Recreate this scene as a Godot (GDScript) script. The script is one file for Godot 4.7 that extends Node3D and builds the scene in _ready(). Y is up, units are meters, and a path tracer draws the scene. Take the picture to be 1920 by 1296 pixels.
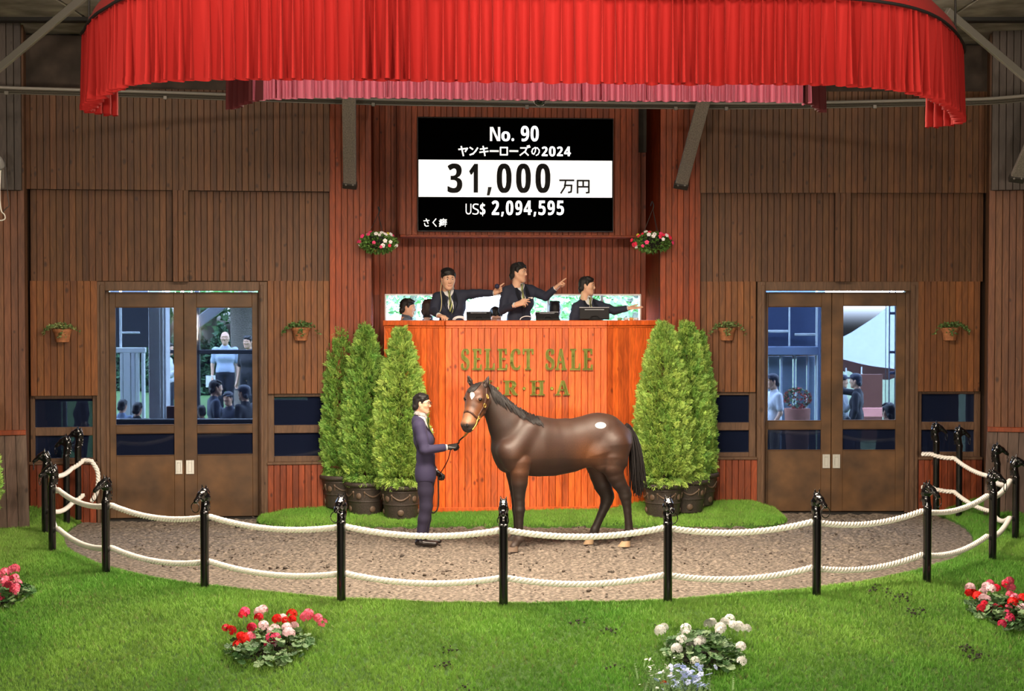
extends Node3D
# A horse sale ring: measured from the photograph as 1920 x 1296 pixels, metres, y up.
# The surveyor's camera stands 2.8 m above the sand at the origin and looks along -z.
const FOCAL := 3000.0
const EYE := 2.8
const PITCH := 0.02633
var rng := RandomNumberGenerator.new()
var taken := {}
var wood_tex: ImageTexture
var cloth_tex: ImageTexture
var speck_tex: ImageTexture
var blotch_tex: ImageTexture
var soil_tex: ImageTexture
var FL: Transform3D   # frame of the left back wall: x right, y up, z towards the ring
var FC: Transform3D   # frame of the centre bay
var FR: Transform3D   # frame of the right back wall


func _ready() -> void:
	rng.seed = 7
	var cam := Camera3D.new()
	cam.name = "camera"
	cam.position = Vector3(0, EYE, 0)
	cam.rotation = Vector3(-PITCH, 0, 0)
	cam.fov = rad_to_deg(2.0 * atan(648.0 / FOCAL))
	cam.near = 0.1
	cam.far = 300.0
	add_child(cam)
	cam.current = true
	var env := Environment.new()
	env.background_mode = Environment.BG_SKY
	var sky := Sky.new()
	var psm := ProceduralSkyMaterial.new()
	psm.sky_top_color = Color(0.66, 0.78, 0.96)
	psm.sky_horizon_color = Color(0.80, 0.88, 1.0)
	psm.ground_bottom_color = Color(0.45, 0.47, 0.45)
	psm.ground_horizon_color = Color(0.7, 0.73, 0.75)
	psm.sky_energy_multiplier = 6.5
	psm.sun_angle_max = 0.0
	sky.sky_material = psm
	env.sky = sky
	env.tonemap_mode = Environment.TONE_MAPPER_LINEAR
	env.tonemap_exposure = 1.0
	env.sdfgi_enabled = true
	env.ssao_enabled = true
	env.ssil_enabled = true
	var we := WorldEnvironment.new()
	we.name = "world_environment"
	we.environment = env
	add_child(we)
	build_lights()
	FL = frame_at(618, 20.9, 7.4)
	FC = frame_at(967, 21.0, 4.0)
	FR = frame_at(1313, 21.25, 0.0)
	make_textures()
	build_shell()
	build_side(true)
	build_side(false)
	build_centre()
	build_ground()
	build_booth()
	build_screen()
	build_canopy()
	build_rigging()
	build_posts()
	build_pots()
	build_flowers()
	build_horse()
	build_handler()
	build_auctioneers()
	build_outside()


# ---------------------------------------------------------------- survey
func ray(px: float, py: float) -> Vector3:
	var u := (px - 960.0) / FOCAL
	var v := (648.0 - py) / FOCAL
	return Vector3(u, v * cos(PITCH) - sin(PITCH), -(cos(PITCH) + v * sin(PITCH)))

func at(px: float, py: float, d: float) -> Vector3:
	var r := ray(px, py)
	return Vector3(0, EYE, 0) + r * (d / -r.z)

func on_ground(px: float, py: float, h := 0.0) -> Vector3:
	var r := ray(px, py)
	return Vector3(0, EYE, 0) + r * ((h - EYE) / r.y)

func frame_at(px: float, d: float, deg: float) -> Transform3D:
	var p := at(px, 569, d)
	return Transform3D(Basis(Vector3.UP, deg_to_rad(deg)), Vector3(p.x, 0, p.z))

func loc(f: Transform3D, px: float, py: float, w := 0.0) -> Vector2:
	var inv := f.affine_inverse()
	var o := inv * Vector3(0, EYE, 0)
	var r := inv.basis * ray(px, py)
	var t := (w - o.z) / r.z
	return Vector2(o.x + r.x * t, o.y + r.y * t)

# the box that spans two photographed corners on the plane z = w of a frame: [x0, x1, y0, y1]
func span(f: Transform3D, x0: float, y0: float, x1: float, y1: float, w := 0.0) -> Array:
	var my := (y0 + y1) / 2
	var mx := (x0 + x1) / 2
	return [loc(f, x0, my, w).x, loc(f, x1, my, w).x, loc(f, mx, y1, w).y, loc(f, mx, y0, w).y]


# ---------------------------------------------------------------- naming
func numbered(called: String) -> String:
	taken[called] = taken.get(called, -1) + 1
	return called if taken[called] == 0 else "%s_%03d" % [called, taken[called]]

func tag(o: Node, label := "", category := "", group := "", kind := "") -> Node:
	if label: o.set_meta("label", label)
	if category: o.set_meta("category", category)
	if group: o.set_meta("group", group)
	if kind: o.set_meta("kind", kind)
	return o

func thing(called: String, label: String, category: String, where := Vector3.ZERO, turn := 0.0, group := "", kind := "") -> Node3D:
	var o := Node3D.new()
	o.name = numbered(called)
	add_child(o)
	o.position = where
	o.rotation.y = turn
	tag(o, label, category, group, kind)
	return o

func part(called: String, mesh: Mesh, m: Material, parent: Node, where := Vector3.ZERO) -> MeshInstance3D:
	var o := MeshInstance3D.new()
	o.name = called if parent != self else numbered(called)
	o.mesh = mesh
	o.material_override = m
	parent.add_child(o, true)
	o.position = where
	return o

func scatter(called: String, mesh: Mesh, m: Material, parent: Node, places: Array, colors: Array = []) -> MultiMeshInstance3D:
	var mm := MultiMesh.new()
	mm.transform_format = MultiMesh.TRANSFORM_3D
	mm.use_colors = colors.size() > 0
	mm.mesh = mesh
	mm.instance_count = places.size()
	for i in places.size():
		mm.set_instance_transform(i, places[i])
		if colors.size() > 0:
			mm.set_instance_color(i, colors[i])
	var o := MultiMeshInstance3D.new()
	o.name = called if parent != self else numbered(called)
	o.multimesh = mm
	o.material_override = m
	parent.add_child(o, true)
	o.set_meta("kind", "stuff")
	return o


# ---------------------------------------------------------------- mesh builder (faces given counter-clockwise from outside)
class MB:
	var v := PackedVector3Array()
	var n := PackedVector3Array()
	var uv := PackedVector2Array()
	var c := PackedColorArray()
	var ix := PackedInt32Array()
	var col := Color.WHITE
	var tinted := false

	func vert(p: Vector3, nn: Vector3, t := Vector2.ZERO) -> int:
		v.append(p); n.append(nn); uv.append(t); c.append(col)
		return v.size() - 1

	func tri(a: Vector3, b: Vector3, d: Vector3) -> void:
		var nn := (b - a).cross(d - a).normalized()
		var i := vert(a, nn); vert(b, nn); vert(d, nn)
		ix.append_array([i, i + 2, i + 1])

	func quad(a: Vector3, b: Vector3, d: Vector3, e: Vector3) -> void:
		var nn := (d - a).cross(e - b).normalized()
		var i := vert(a, nn, Vector2(0, 0)); vert(b, nn, Vector2(1, 0)); vert(d, nn, Vector2(1, 1)); vert(e, nn, Vector2(0, 1))
		ix.append_array([i, i + 2, i + 1, i, i + 3, i + 2])

	func box(lo: Vector3, hi: Vector3) -> void:
		xbox(lo, hi, Transform3D())

	func xbox(lo: Vector3, hi: Vector3, x: Transform3D) -> void:
		var p := []
		for k in 8:
			p.append(x * Vector3(hi.x if k & 1 else lo.x, hi.y if k & 2 else lo.y, hi.z if k & 4 else lo.z))
		for f in [[4, 5, 7, 6], [1, 0, 2, 3], [5, 1, 3, 7], [0, 4, 6, 2], [6, 7, 3, 2], [0, 1, 5, 4]]:
			quad(p[f[0]], p[f[1]], p[f[2]], p[f[3]])

	# a box with chamfered edges
	func cbox(lo: Vector3, hi: Vector3, b: float, x := Transform3D()) -> void:
		var bb := minf(b, minf(hi.x - lo.x, minf(hi.y - lo.y, hi.z - lo.z)) * 0.45)
		var g := func(i: int, ax: int) -> Vector3:
			var s := Vector3(hi.x if i & 1 else lo.x, hi.y if i & 2 else lo.y, hi.z if i & 4 else lo.z)
			var d := Vector3(-1 if i & 1 else 1, -1 if i & 2 else 1, -1 if i & 4 else 1) * bb
			d[ax] = 0.0
			return x * (s + d)
		var faces := [[[1, 3, 7, 5], 0], [[0, 4, 6, 2], 0], [[2, 6, 7, 3], 1], [[0, 1, 5, 4], 1], [[4, 5, 7, 6], 2], [[0, 2, 3, 1], 2]]
		for f in faces:
			var q: Array = f[0]
			quad(g.call(q[0], f[1]), g.call(q[1], f[1]), g.call(q[2], f[1]), g.call(q[3], f[1]))
		var mid: Vector3 = x * ((lo + hi) / 2)
		for e in [[0, 1, 1, 2], [2, 3, 1, 2], [4, 5, 1, 2], [6, 7, 1, 2], [0, 2, 0, 2], [1, 3, 0, 2], [4, 6, 0, 2], [5, 7, 0, 2], [0, 4, 0, 1], [1, 5, 0, 1], [2, 6, 0, 1], [3, 7, 0, 1]]:
			var a: Vector3 = g.call(e[0], e[2]); var b1: Vector3 = g.call(e[1], e[2]); var c1: Vector3 = g.call(e[1], e[3]); var d1: Vector3 = g.call(e[0], e[3])
			if (b1 - a).cross(d1 - a).dot((a + c1) / 2 - mid) > 0: quad(a, b1, c1, d1)
			else: quad(a, d1, c1, b1)
		for i in 8:
			var a: Vector3 = g.call(i, 0); var b2: Vector3 = g.call(i, 1); var c2: Vector3 = g.call(i, 2)
			if (b2 - a).cross(c2 - a).dot(a - mid) > 0: tri(a, b2, c2)
			else: tri(a, c2, b2)

	# rows of points joined into a smooth surface; outside is to the left of going along a row, seen with rows going up
	func grid(rows: Array, closed := false, flip := false) -> void:
		var h := rows.size()
		var w: int = rows[0].size()
		var base := v.size()
		for r in h:
			for k in w:
				var kl := (k - 1 + w) % w if closed else maxi(k - 1, 0)
				var kr := (k + 1) % w if closed else mini(k + 1, w - 1)
				var du: Vector3 = rows[r][kr] - rows[r][kl]
				var dv: Vector3 = rows[mini(r + 1, h - 1)][k] - rows[maxi(r - 1, 0)][k]
				var nn := du.cross(dv).normalized()
				if nn == Vector3.ZERO:
					var r2 := r + 1 if r == 0 else r - 1
					nn = (rows[r2][kr] - rows[r2][kl]).cross(dv).normalized()
				vert(rows[r][k], -nn if flip else nn, Vector2(float(k) / w, float(r) / h))
		for r in h - 1:
			for k in (w if closed else w - 1):
				var a := base + r * w + k
				var b := base + r * w + (k + 1) % w
				var d := b + w
				var e := a + w
				if flip: ix.append_array([a, b, d, a, d, e])
				else: ix.append_array([a, d, b, a, e, d])

	func disc(center: Vector3, rim: Array, flip := false) -> void:
		for k in rim.size():
			var a: Vector3 = rim[k]; var b: Vector3 = rim[(k + 1) % rim.size()]
			if flip: tri(center, b, a)
			else: tri(center, a, b)

	func tube(path: Array, radii, sides := 8, caps := true) -> void:
		var rows := []
		var up := Vector3.UP
		var t0: Vector3 = (path[1] - path[0]).normalized()
		if absf(t0.dot(up)) > 0.9: up = Vector3.RIGHT
		for i in path.size():
			var t: Vector3 = (path[mini(i + 1, path.size() - 1)] - path[maxi(i - 1, 0)]).normalized()
			var s := t.cross(up).normalized()
			up = s.cross(t).normalized()
			var rr: float = radii if radii is float else radii[i]
			var row := []
			for k in sides:
				var a := TAU * k / sides
				row.append(path[i] + (s * cos(a) + up * sin(a)) * rr)
			rows.append(row)
		grid(rows, true, true)
		if caps:
			disc(path[0], rows[0], false)
			disc(path[-1], rows[-1], true)

	# profile of (radius, height), going up the outside
	func lathe(prof: Array, seg := 24, x := Transform3D(), arc := TAU) -> void:
		var rows := []
		for p in prof:
			var row := []
			for k in (seg if arc == TAU else seg + 1):
				var a: float = -arc * k / seg
				row.append(x * Vector3(p.x * sin(-a), p.y, p.x * cos(-a)))
			rows.append(row)
		grid(rows, arc == TAU)

	func ball(p: Vector3, r: Vector3, seg := 10, x := Basis()) -> void:
		var rows := []
		for i in seg / 2 + 1:
			var a := PI * i / (seg / 2) - PI / 2
			var row := []
			for k in seg:
				var b := TAU * k / seg
				row.append(p + x * (Vector3(cos(a) * sin(b), sin(a), cos(a) * cos(b)) * r))
			rows.append(row)
		grid(rows, true)

	func add(m: ArrayMesh, x: Transform3D) -> void:
		var s := m.surface_get_arrays(0)
		var base := v.size()
		var flip := x.basis.determinant() < 0
		for p in s[Mesh.ARRAY_VERTEX]: v.append(x * p)
		for q in s[Mesh.ARRAY_NORMAL]: n.append((x.basis * q).normalized())
		if s[Mesh.ARRAY_TEX_UV] != null: uv.append_array(s[Mesh.ARRAY_TEX_UV])
		else: uv.resize(v.size())
		if s[Mesh.ARRAY_COLOR] != null and not tinted: c.append_array(s[Mesh.ARRAY_COLOR])
		else:
			for k in v.size() - base: c.append(col)
		var q2: PackedInt32Array = s[Mesh.ARRAY_INDEX]
		for k in range(0, q2.size(), 3):
			if flip: ix.append_array([base + q2[k], base + q2[k + 2], base + q2[k + 1]])
			else: ix.append_array([base + q2[k], base + q2[k + 1], base + q2[k + 2]])

	func mesh() -> ArrayMesh:
		var a := []
		a.resize(Mesh.ARRAY_MAX)
		a[Mesh.ARRAY_VERTEX] = v; a[Mesh.ARRAY_NORMAL] = n; a[Mesh.ARRAY_TEX_UV] = uv; a[Mesh.ARRAY_COLOR] = c; a[Mesh.ARRAY_INDEX] = ix
		var m := ArrayMesh.new()
		m.add_surface_from_arrays(Mesh.PRIMITIVE_TRIANGLES, a)
		return m


func curve(points: Array, n: int) -> Array:   # smooth line through points, n pieces per span
	var out := []
	for i in points.size() - 1:
		var a: Vector3 = points[maxi(i - 1, 0)]; var b: Vector3 = points[i]; var c: Vector3 = points[i + 1]; var d: Vector3 = points[mini(i + 2, points.size() - 1)]
		for k in n:
			out.append(b.cubic_interpolate(c, a, d, float(k) / n))
	out.append(points[-1])
	return out


# ---------------------------------------------------------------- materials
func mat(c: Color, rough := 0.7, metal := 0.0) -> StandardMaterial3D:
	var m := StandardMaterial3D.new()
	m.albedo_color = c
	m.roughness = rough
	m.metallic = metal
	return m

func tinted(rough := 0.7) -> StandardMaterial3D:
	var m := mat(Color.WHITE, rough)
	m.vertex_color_use_as_albedo = true
	return m

func lin(r: float, g: float, b: float) -> Color:   # vertex colours are linear
	return Color(r / 255.0, g / 255.0, b / 255.0).srgb_to_linear()

func rgb(r: float, g: float, b: float) -> Color:
	return Color(r / 255.0, g / 255.0, b / 255.0)

func wood(c: Color, off: Vector3, rough := 0.6) -> StandardMaterial3D:
	var m := mat(c, rough)
	m.albedo_texture = wood_tex
	m.uv1_triplanar = true
	m.uv1_world_triplanar = true
	m.uv1_scale = Vector3(0.9, 0.36, 0.9)
	m.uv1_offset = off
	m.uv1_triplanar_sharpness = 8.0
	m.heightmap_enabled = true
	m.heightmap_texture = wood_tex
	m.heightmap_scale = 0.12
	return m

func woods(c: Color, n := 5, spread := 0.09, rough := 0.6) -> Array:
	var out := []
	for i in n:
		var f := 1.0 + spread * (2.0 * i / (n - 1) - 1.0)
		out.append(wood(Color(c.r * f, c.g * f * (1.0 + 0.02 * (i % 3 - 1)), c.b * f), Vector3(0.31 * i, 0.47 * i, 0.17 * i), rough))
	return out

func cloth(c: Color, rough := 0.85, scale := 60.0) -> StandardMaterial3D:
	var m := mat(c, rough)
	m.albedo_texture = cloth_tex
	m.uv1_triplanar = true
	m.uv1_scale = Vector3.ONE * scale
	m.rim_enabled = true
	m.rim = 0.25
	m.rim_tint = 0.6
	return m

func noise_image(freq: float, octaves: int, size: int, sd: int) -> Image:
	var f := FastNoiseLite.new()
	f.seed = sd
	f.frequency = freq
	f.noise_type = FastNoiseLite.TYPE_SIMPLEX_SMOOTH
	f.fractal_octaves = octaves
	return f.get_seamless_image(size, size)

func ramp(im: Image, lo: float, hi: float) -> ImageTexture:
	var out := Image.create(im.get_width(), im.get_height(), false, Image.FORMAT_RGB8)
	for y in im.get_height():
		for x in im.get_width():
			var t := lerpf(lo, hi, im.get_pixel(x, y).r)
			out.set_pixel(x, y, Color(t, t, t))
	return ImageTexture.create_from_image(out)

func make_textures() -> void:
	var w := 256; var h := 512
	var a := noise_image(0.03, 3, 256, 3)
	var b := noise_image(0.012, 2, 256, 5)
	var im := Image.create(w, h, false, Image.FORMAT_RGB8)
	for y in h:
		for x in w:
			var bend := b.get_pixel(x, y % 256).r * 22.0
			var g := a.get_pixel((x * 4 + int(bend * 3.0)) % 256, (y / 2) % 256).r
			var s := b.get_pixel((x * 2) % 256, (y / 2 + 90) % 256).r
			var t := 0.74 + 0.26 * g + 0.14 * (s - 0.5)
			im.set_pixel(x, y, Color(t, t * (0.97 + 0.03 * g), t * (0.95 + 0.05 * g)))
	var r2 := RandomNumberGenerator.new()
	r2.seed = 11
	for k in 15:   # knots
		var cx := r2.randi_range(8, w - 9); var cy := r2.randi_range(8, h - 9)
		var rr := r2.randf_range(1.6, 4.0)
		for y in range(-8, 9):
			for x in range(-8, 9):
				var q := Vector2(x, y * 0.75).length() / rr
				if q < 1.6:
					var p := im.get_pixel(cx + x, cy + y)
					var f := lerpf(0.62, 1.0, clampf((q - 0.5) / 1.1, 0, 1))
					im.set_pixel(cx + x, cy + y, Color(p.r * f, p.g * f * 0.97, p.b * f * 0.95))
	wood_tex = ImageTexture.create_from_image(im)
	var ci := Image.create(64, 64, false, Image.FORMAT_RGB8)
	for y in 64:
		for x in 64:
			var t := 0.86 + 0.08 * sin(x * TAU / 4.0) * cos(y * TAU / 4.0) + r2.randf_range(-0.06, 0.06)
			ci.set_pixel(x, y, Color(t, t, t))
	cloth_tex = ImageTexture.create_from_image(ci)
	speck_tex = ramp(noise_image(0.06, 4, 256, 21), 0.55, 1.0)
	blotch_tex = ramp(noise_image(0.02, 4, 256, 23), 0.6, 1.0)
	soil_tex = ramp(noise_image(0.035, 5, 512, 27), 0.3, 1.0)

func rough_mat(c: Color, tex: Texture2D, scale: float, rough := 0.9, bump := 0.0) -> StandardMaterial3D:
	var m := mat(c, rough)
	m.albedo_texture = tex
	m.uv1_triplanar = true
	m.uv1_world_triplanar = true
	m.uv1_scale = Vector3.ONE * scale
	if bump > 0.0:
		m.heightmap_enabled = true
		m.heightmap_texture = tex
		m.heightmap_scale = bump
	return m


# ---------------------------------------------------------------- lights
func lamp_panel(called: String, label: String, where: Vector3, aim: Vector3, size: Vector2, energy: float, c: Color) -> Node3D:
	var o := thing(called, label, "light fitting", where)
	o.look_at_from_position(where, aim, Vector3.UP if absf((aim - where).normalized().y) < 0.98 else Vector3.FORWARD)
	var b := MB.new()
	b.cbox(Vector3(-size.x / 2 - 0.05, -size.y / 2 - 0.05, 0.02), Vector3(size.x / 2 + 0.05, size.y / 2 + 0.05, 0.16), 0.02)
	part("housing", b.mesh(), mat(rgb(60, 60, 62), 0.5), o)
	var g := MB.new()
	g.cbox(Vector3(-size.x / 2, -size.y / 2, 0.0), Vector3(size.x / 2, size.y / 2, 0.03), 0.008)
	var e := mat(Color(0.9, 0.9, 0.9), 0.5)
	e.emission_enabled = true
	e.emission = c
	e.emission_energy_multiplier = 0.8
	part("lamp_diffuser", g.mesh(), e, o)
	var l := AreaLight3D.new()
	l.name = "area_light"
	l.area_size = size
	l.light_energy = energy
	l.light_color = c
	l.area_range = 60.0
	l.area_attenuation = 2.0
	l.shadow_enabled = true
	o.add_child(l)
	l.position = Vector3(0, 0, -0.03)
	return o

func build_lights() -> void:
	var warm := Color(1.0, 0.925, 0.83)
	var ring := lamp_panel("ring_light", "long ring light panel hung inside the red canopy over the sand", Vector3(0.1, 5.3, -15.6), Vector3(0.1, 0.0, -16.4), Vector2(5.0, 1.6), 112.0, warm)
	var flap := MB.new()  # added unseen flap, keeps the ring lamp off the upper back wall
	flap.cbox(Vector3(-2.6, 5.0, -16.56), Vector3(2.8, 5.6, -16.53), 0.005)
	part("added_shading_flap", flap.mesh(), mat(rgb(26, 26, 27), 0.7), ring).transform = ring.transform.affine_inverse()
	for s in [-1, 1]:
		var wl := lamp_panel("wall_light", "ceiling light washing the plank wall %s of the booth" % ("left" if s < 0 else "right"), Vector3(4.3 * s + 0.1, 6.15, -17.5), Vector3(4.9 * s, 2.4, -20.6), Vector2(1.4, 0.22), 2.5, warm)
	lamp_panel("lawn_light", "light panel in the ceiling above the front lawn", Vector3(0, 6.0, -9.0), Vector3(0, 0.0, -13.0), Vector2(6.0, 0.8), 17.0, warm)
	lamp_panel("stand_light", "light panel facing the ring from above the seats, left one", Vector3(-5.0, 5.2, 2.0), Vector3(-0.5, 2.6, -16.0), Vector2(2.0, 0.7), 4.0, warm)
	lamp_panel("stand_light", "light panel facing the ring from above the seats, right one", Vector3(5.0, 5.2, 2.0), Vector3(0.5, 2.6, -16.0), Vector2(2.0, 0.7), 4.0, warm)
	lamp_panel("rail_floodlight", "floodlight on the rail before the seats, left one", Vector3(-3.1, 2.2, -1.2), Vector3(-0.4, 2.6, -16.0), Vector2(0.5, 0.6), 62.0, warm)
	lamp_panel("rail_floodlight", "floodlight on the rail before the seats, right one", Vector3(3.2, 2.2, -1.2), Vector3(0.4, 2.6, -16.0), Vector2(0.5, 0.6), 62.0, warm)
	for q in [[0.6, 5.9, -6.6, 0.3, 16.0, 13.0, "middle"], [-5.6, 5.9, -7.2, -2.2, 19.0, 22.0, "left"], [6.0, 5.9, -7.2, 2.3, 19.0, 22.0, "right"]]:
		var at0 := Vector3(q[0], q[1], q[2])
		var aim := Vector3(q[3], 4.7, -11.5)
		var o := thing("canopy_spotlight", "black ceiling spotlight aimed at the %s of the red canopy" % q[6], "spotlight", at0)
		o.look_at_from_position(at0, aim, Vector3.UP)
		var b := MB.new()
		b.lathe([Vector2(0.0, -0.12), Vector2(0.07, -0.12), Vector2(0.09, 0.0), Vector2(0.09, 0.16), Vector2(0.06, 0.22), Vector2(0.0, 0.22)], 18, Transform3D(Basis(Vector3.RIGHT, PI / 2), Vector3(0, 0, -0.0)))
		part("housing", b.mesh(), mat(rgb(30, 30, 32), 0.5), o)
		var g := MB.new()
		g.lathe([Vector2(0.0, 0.0), Vector2(0.065, 0.0), Vector2(0.065, 0.01), Vector2(0.0, 0.02)], 18, Transform3D(Basis(Vector3.RIGHT, -PI / 2), Vector3(0, 0, -0.125)))
		var e := mat(Color.WHITE, 0.5)
		e.emission_enabled = true
		e.emission = warm
		e.emission_energy_multiplier = 0.8
		part("lamp_lens", g.mesh(), e, o)
		var l := SpotLight3D.new()
		l.name = "spot"
		l.light_energy = q[4]
		l.light_color = warm
		l.light_size = 0.065
		l.spot_angle = q[5]
		l.spot_angle_attenuation = 1.0
		l.spot_range = 60.0
		l.spot_attenuation = 2.0
		l.shadow_enabled = true
		o.add_child(l)
		l.position = Vector3(0, 0, -0.16)


# ---------------------------------------------------------------- planks
var plank_cache := {}

func plank_mesh(w: float, h: float, t: float) -> ArrayMesh:
	var key := "%d_%d_%d" % [roundi(w * 2000), roundi(h * 500), roundi(t * 1000)]
	if not plank_cache.has(key):
		var b := MB.new()
		var c := 0.0035
		var x := w / 2; var y := h
		b.quad(Vector3(-x + c, 0, t), Vector3(x - c, 0, t), Vector3(x - c, y, t), Vector3(-x + c, y, t))
		b.quad(Vector3(-x, 0, t - c * 1.6), Vector3(-x + c, 0, t), Vector3(-x + c, y, t), Vector3(-x, y, t - c * 1.6))
		b.quad(Vector3(x - c, 0, t), Vector3(x, 0, t - c * 1.6), Vector3(x, y, t - c * 1.6), Vector3(x - c, y, t))
		b.quad(Vector3(-x, 0, 0), Vector3(-x, 0, t - c * 1.6), Vector3(-x, y, t - c * 1.6), Vector3(-x, y, 0))
		b.quad(Vector3(x, 0, t - c * 1.6), Vector3(x, 0, 0), Vector3(x, y, 0), Vector3(x, y, t - c * 1.6))
		b.quad(Vector3(-x, 0, 0), Vector3(x, 0, 0), Vector3(x, 0, t), Vector3(-x, 0, t))
		b.quad(Vector3(-x, y, t), Vector3(x, y, t), Vector3(x, y, 0), Vector3(-x, y, 0))
		plank_cache[key] = b.mesh()
	return plank_cache[key]

# upright planks side by side over [x0, x1, y0, y1] on the plane z = w of the parent; dark backing board behind
func planking(parent: Node3D, s: Array, w: float, pitch: float, mats: Array, back: Material, t := 0.022, x := Transform3D()) -> void:
	var n := maxi(1, roundi((s[1] - s[0]) / pitch))
	var p: float = (s[1] - s[0]) / n
	var b := MB.new()
	b.xbox(Vector3(s[0], s[2], w - 0.05), Vector3(s[1], s[3], w), x)
	part("backing_board", b.mesh(), back, parent)
	for i in n:
		var o := part("plank", plank_mesh(p - 0.004, s[3] - s[2], t), mats[rng.randi() % mats.size()], parent)
		o.transform = x * Transform3D(Basis(), Vector3(s[0] + p * (i + 0.5), s[2], w + rng.randf_range(-0.0015, 0.0015)))

func lbox(called: String, parent: Node3D, s: Array, w0: float, w1: float, m: Material, c := 0.006) -> MeshInstance3D:
	var b := MB.new()
	b.cbox(Vector3(s[0], s[2], w0), Vector3(s[1], s[3], w1), c)
	return part(called, b.mesh(), m, parent)

func holder(called: String, label: String, f: Transform3D) -> Node3D:
	var o := thing(called, label, "", Vector3.ZERO, 0.0, "", "structure")
	o.transform = f
	return o

var brown_planks: Array
var orange_planks: Array
var skirt_planks: Array
var red_planks: Array
var dark_back: Material
var door_mat: Material
var trim_mat: Material
var pane_mat: StandardMaterial3D
var win_mat: StandardMaterial3D

func build_shell() -> void:
	brown_planks = woods(rgb(104, 67, 37))
	orange_planks = woods(rgb(128, 78, 36))
	skirt_planks = woods(rgb(146, 66, 30))
	red_planks = woods(rgb(148, 66, 27), 5, 0.1)
	dark_back = mat(rgb(40, 24, 14), 0.9)
	door_mat = rough_mat(rgb(112, 79, 47), blotch_tex, 0.4, 0.55)
	trim_mat = wood(rgb(108, 80, 58), Vector3(0.2, 0.1, 0.4), 0.6)
	pane_mat = mat(Color(0.05, 0.075, 0.15, 0.74), 0.03)
	pane_mat.metallic_specular = 0.22
	pane_mat.transparency = BaseMaterial3D.TRANSPARENCY_ALPHA
	win_mat = mat(Color(0.085, 0.11, 0.19, 0.92), 0.03)
	win_mat.metallic_specular = 0.3
	win_mat.transparency = BaseMaterial3D.TRANSPARENCY_ALPHA
	# the hall round the ring, closed: floor, side walls, the wall behind the seats, ceiling
	var fl := MB.new()
	fl.box(Vector3(-12.5, -1.3, -20.2), Vector3(12.5, -1.0, 9.0))
	tag(part("floor", fl.mesh(), rough_mat(rgb(95, 88, 80), blotch_tex, 0.5), self), "grey concrete floor of the hall under the lawn", "", "", "structure")
	var ceil_m := rough_mat(rgb(176, 170, 160), blotch_tex, 0.35, 0.95)
	var cb := MB.new()
	cb.box(Vector3(-12.8, 6.25, -22.9), Vector3(12.8, 6.5, 9.2))
	var ce := tag(part("ceiling", cb.mesh(), mat(rgb(40, 38, 36), 0.95), self), "dark grey panelled ceiling of the sale hall with black seams", "", "", "structure")
	for i in 7:
		for k in 5:
			var pb := MB.new()
			pb.cbox(Vector3(-12.0 + i * 3.45, 6.22, -21.3 + k * 2.0 + 0.03), Vector3(-12.0 + i * 3.45 + 3.42, 6.26, -21.3 + k * 2.0 + 1.93), 0.01)
			part("panel", pb.mesh(), ceil_m, ce)
	var beam_m := mat(rgb(26, 24, 23), 0.6)
	for k in 3:
		var bb := MB.new()
		bb.cbox(Vector3(-12.0, 6.17, -19.35 + k * 2.6), Vector3(12.0, 6.24, -19.2 + k * 2.6), 0.01)
		tag(part("trim_%d" % (k + 1), bb.mesh(), beam_m, self), ["black ceiling beam nearest the back wall", "black ceiling beam behind the red canopy", "black ceiling beam over the red canopy"][k], "", "", "structure")
	var hall := rough_mat(rgb(92, 62, 42), blotch_tex, 0.4)
	for s in [-1, 1]:
		var wb := MB.new()
		wb.box(Vector3(12.4 * s - 0.15, -1.3, -22.0), Vector3(12.4 * s + 0.15, 6.4, 9.0))
		tag(part("wall_side_left" if s < 0 else "wall_side_right", wb.mesh(), hall, self), "brown side wall of the hall, %s of the ring" % ("left" if s < 0 else "right"), "", "", "structure")
	var rb := MB.new()
	rb.box(Vector3(-12.5, -1.3, 8.9), Vector3(12.5, 6.4, 9.2))
	tag(part("wall_front", rb.mesh(), hall, self), "brown wall behind the spectators' seats", "", "", "structure")
	# dark wall above the pipe rail, behind everything, broken only by the booth window slot
	var ub := MB.new()
	var up := rough_mat(rgb(66, 60, 54), blotch_tex, 0.5)
	ub.box(Vector3(-12.5, 4.9, -22.6), Vector3(12.5, 6.4, -22.3))
	tag(part("wall_upper", ub.mesh(), up, self), "dark grey upper wall above the pipe rail", "", "", "structure")

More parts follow.
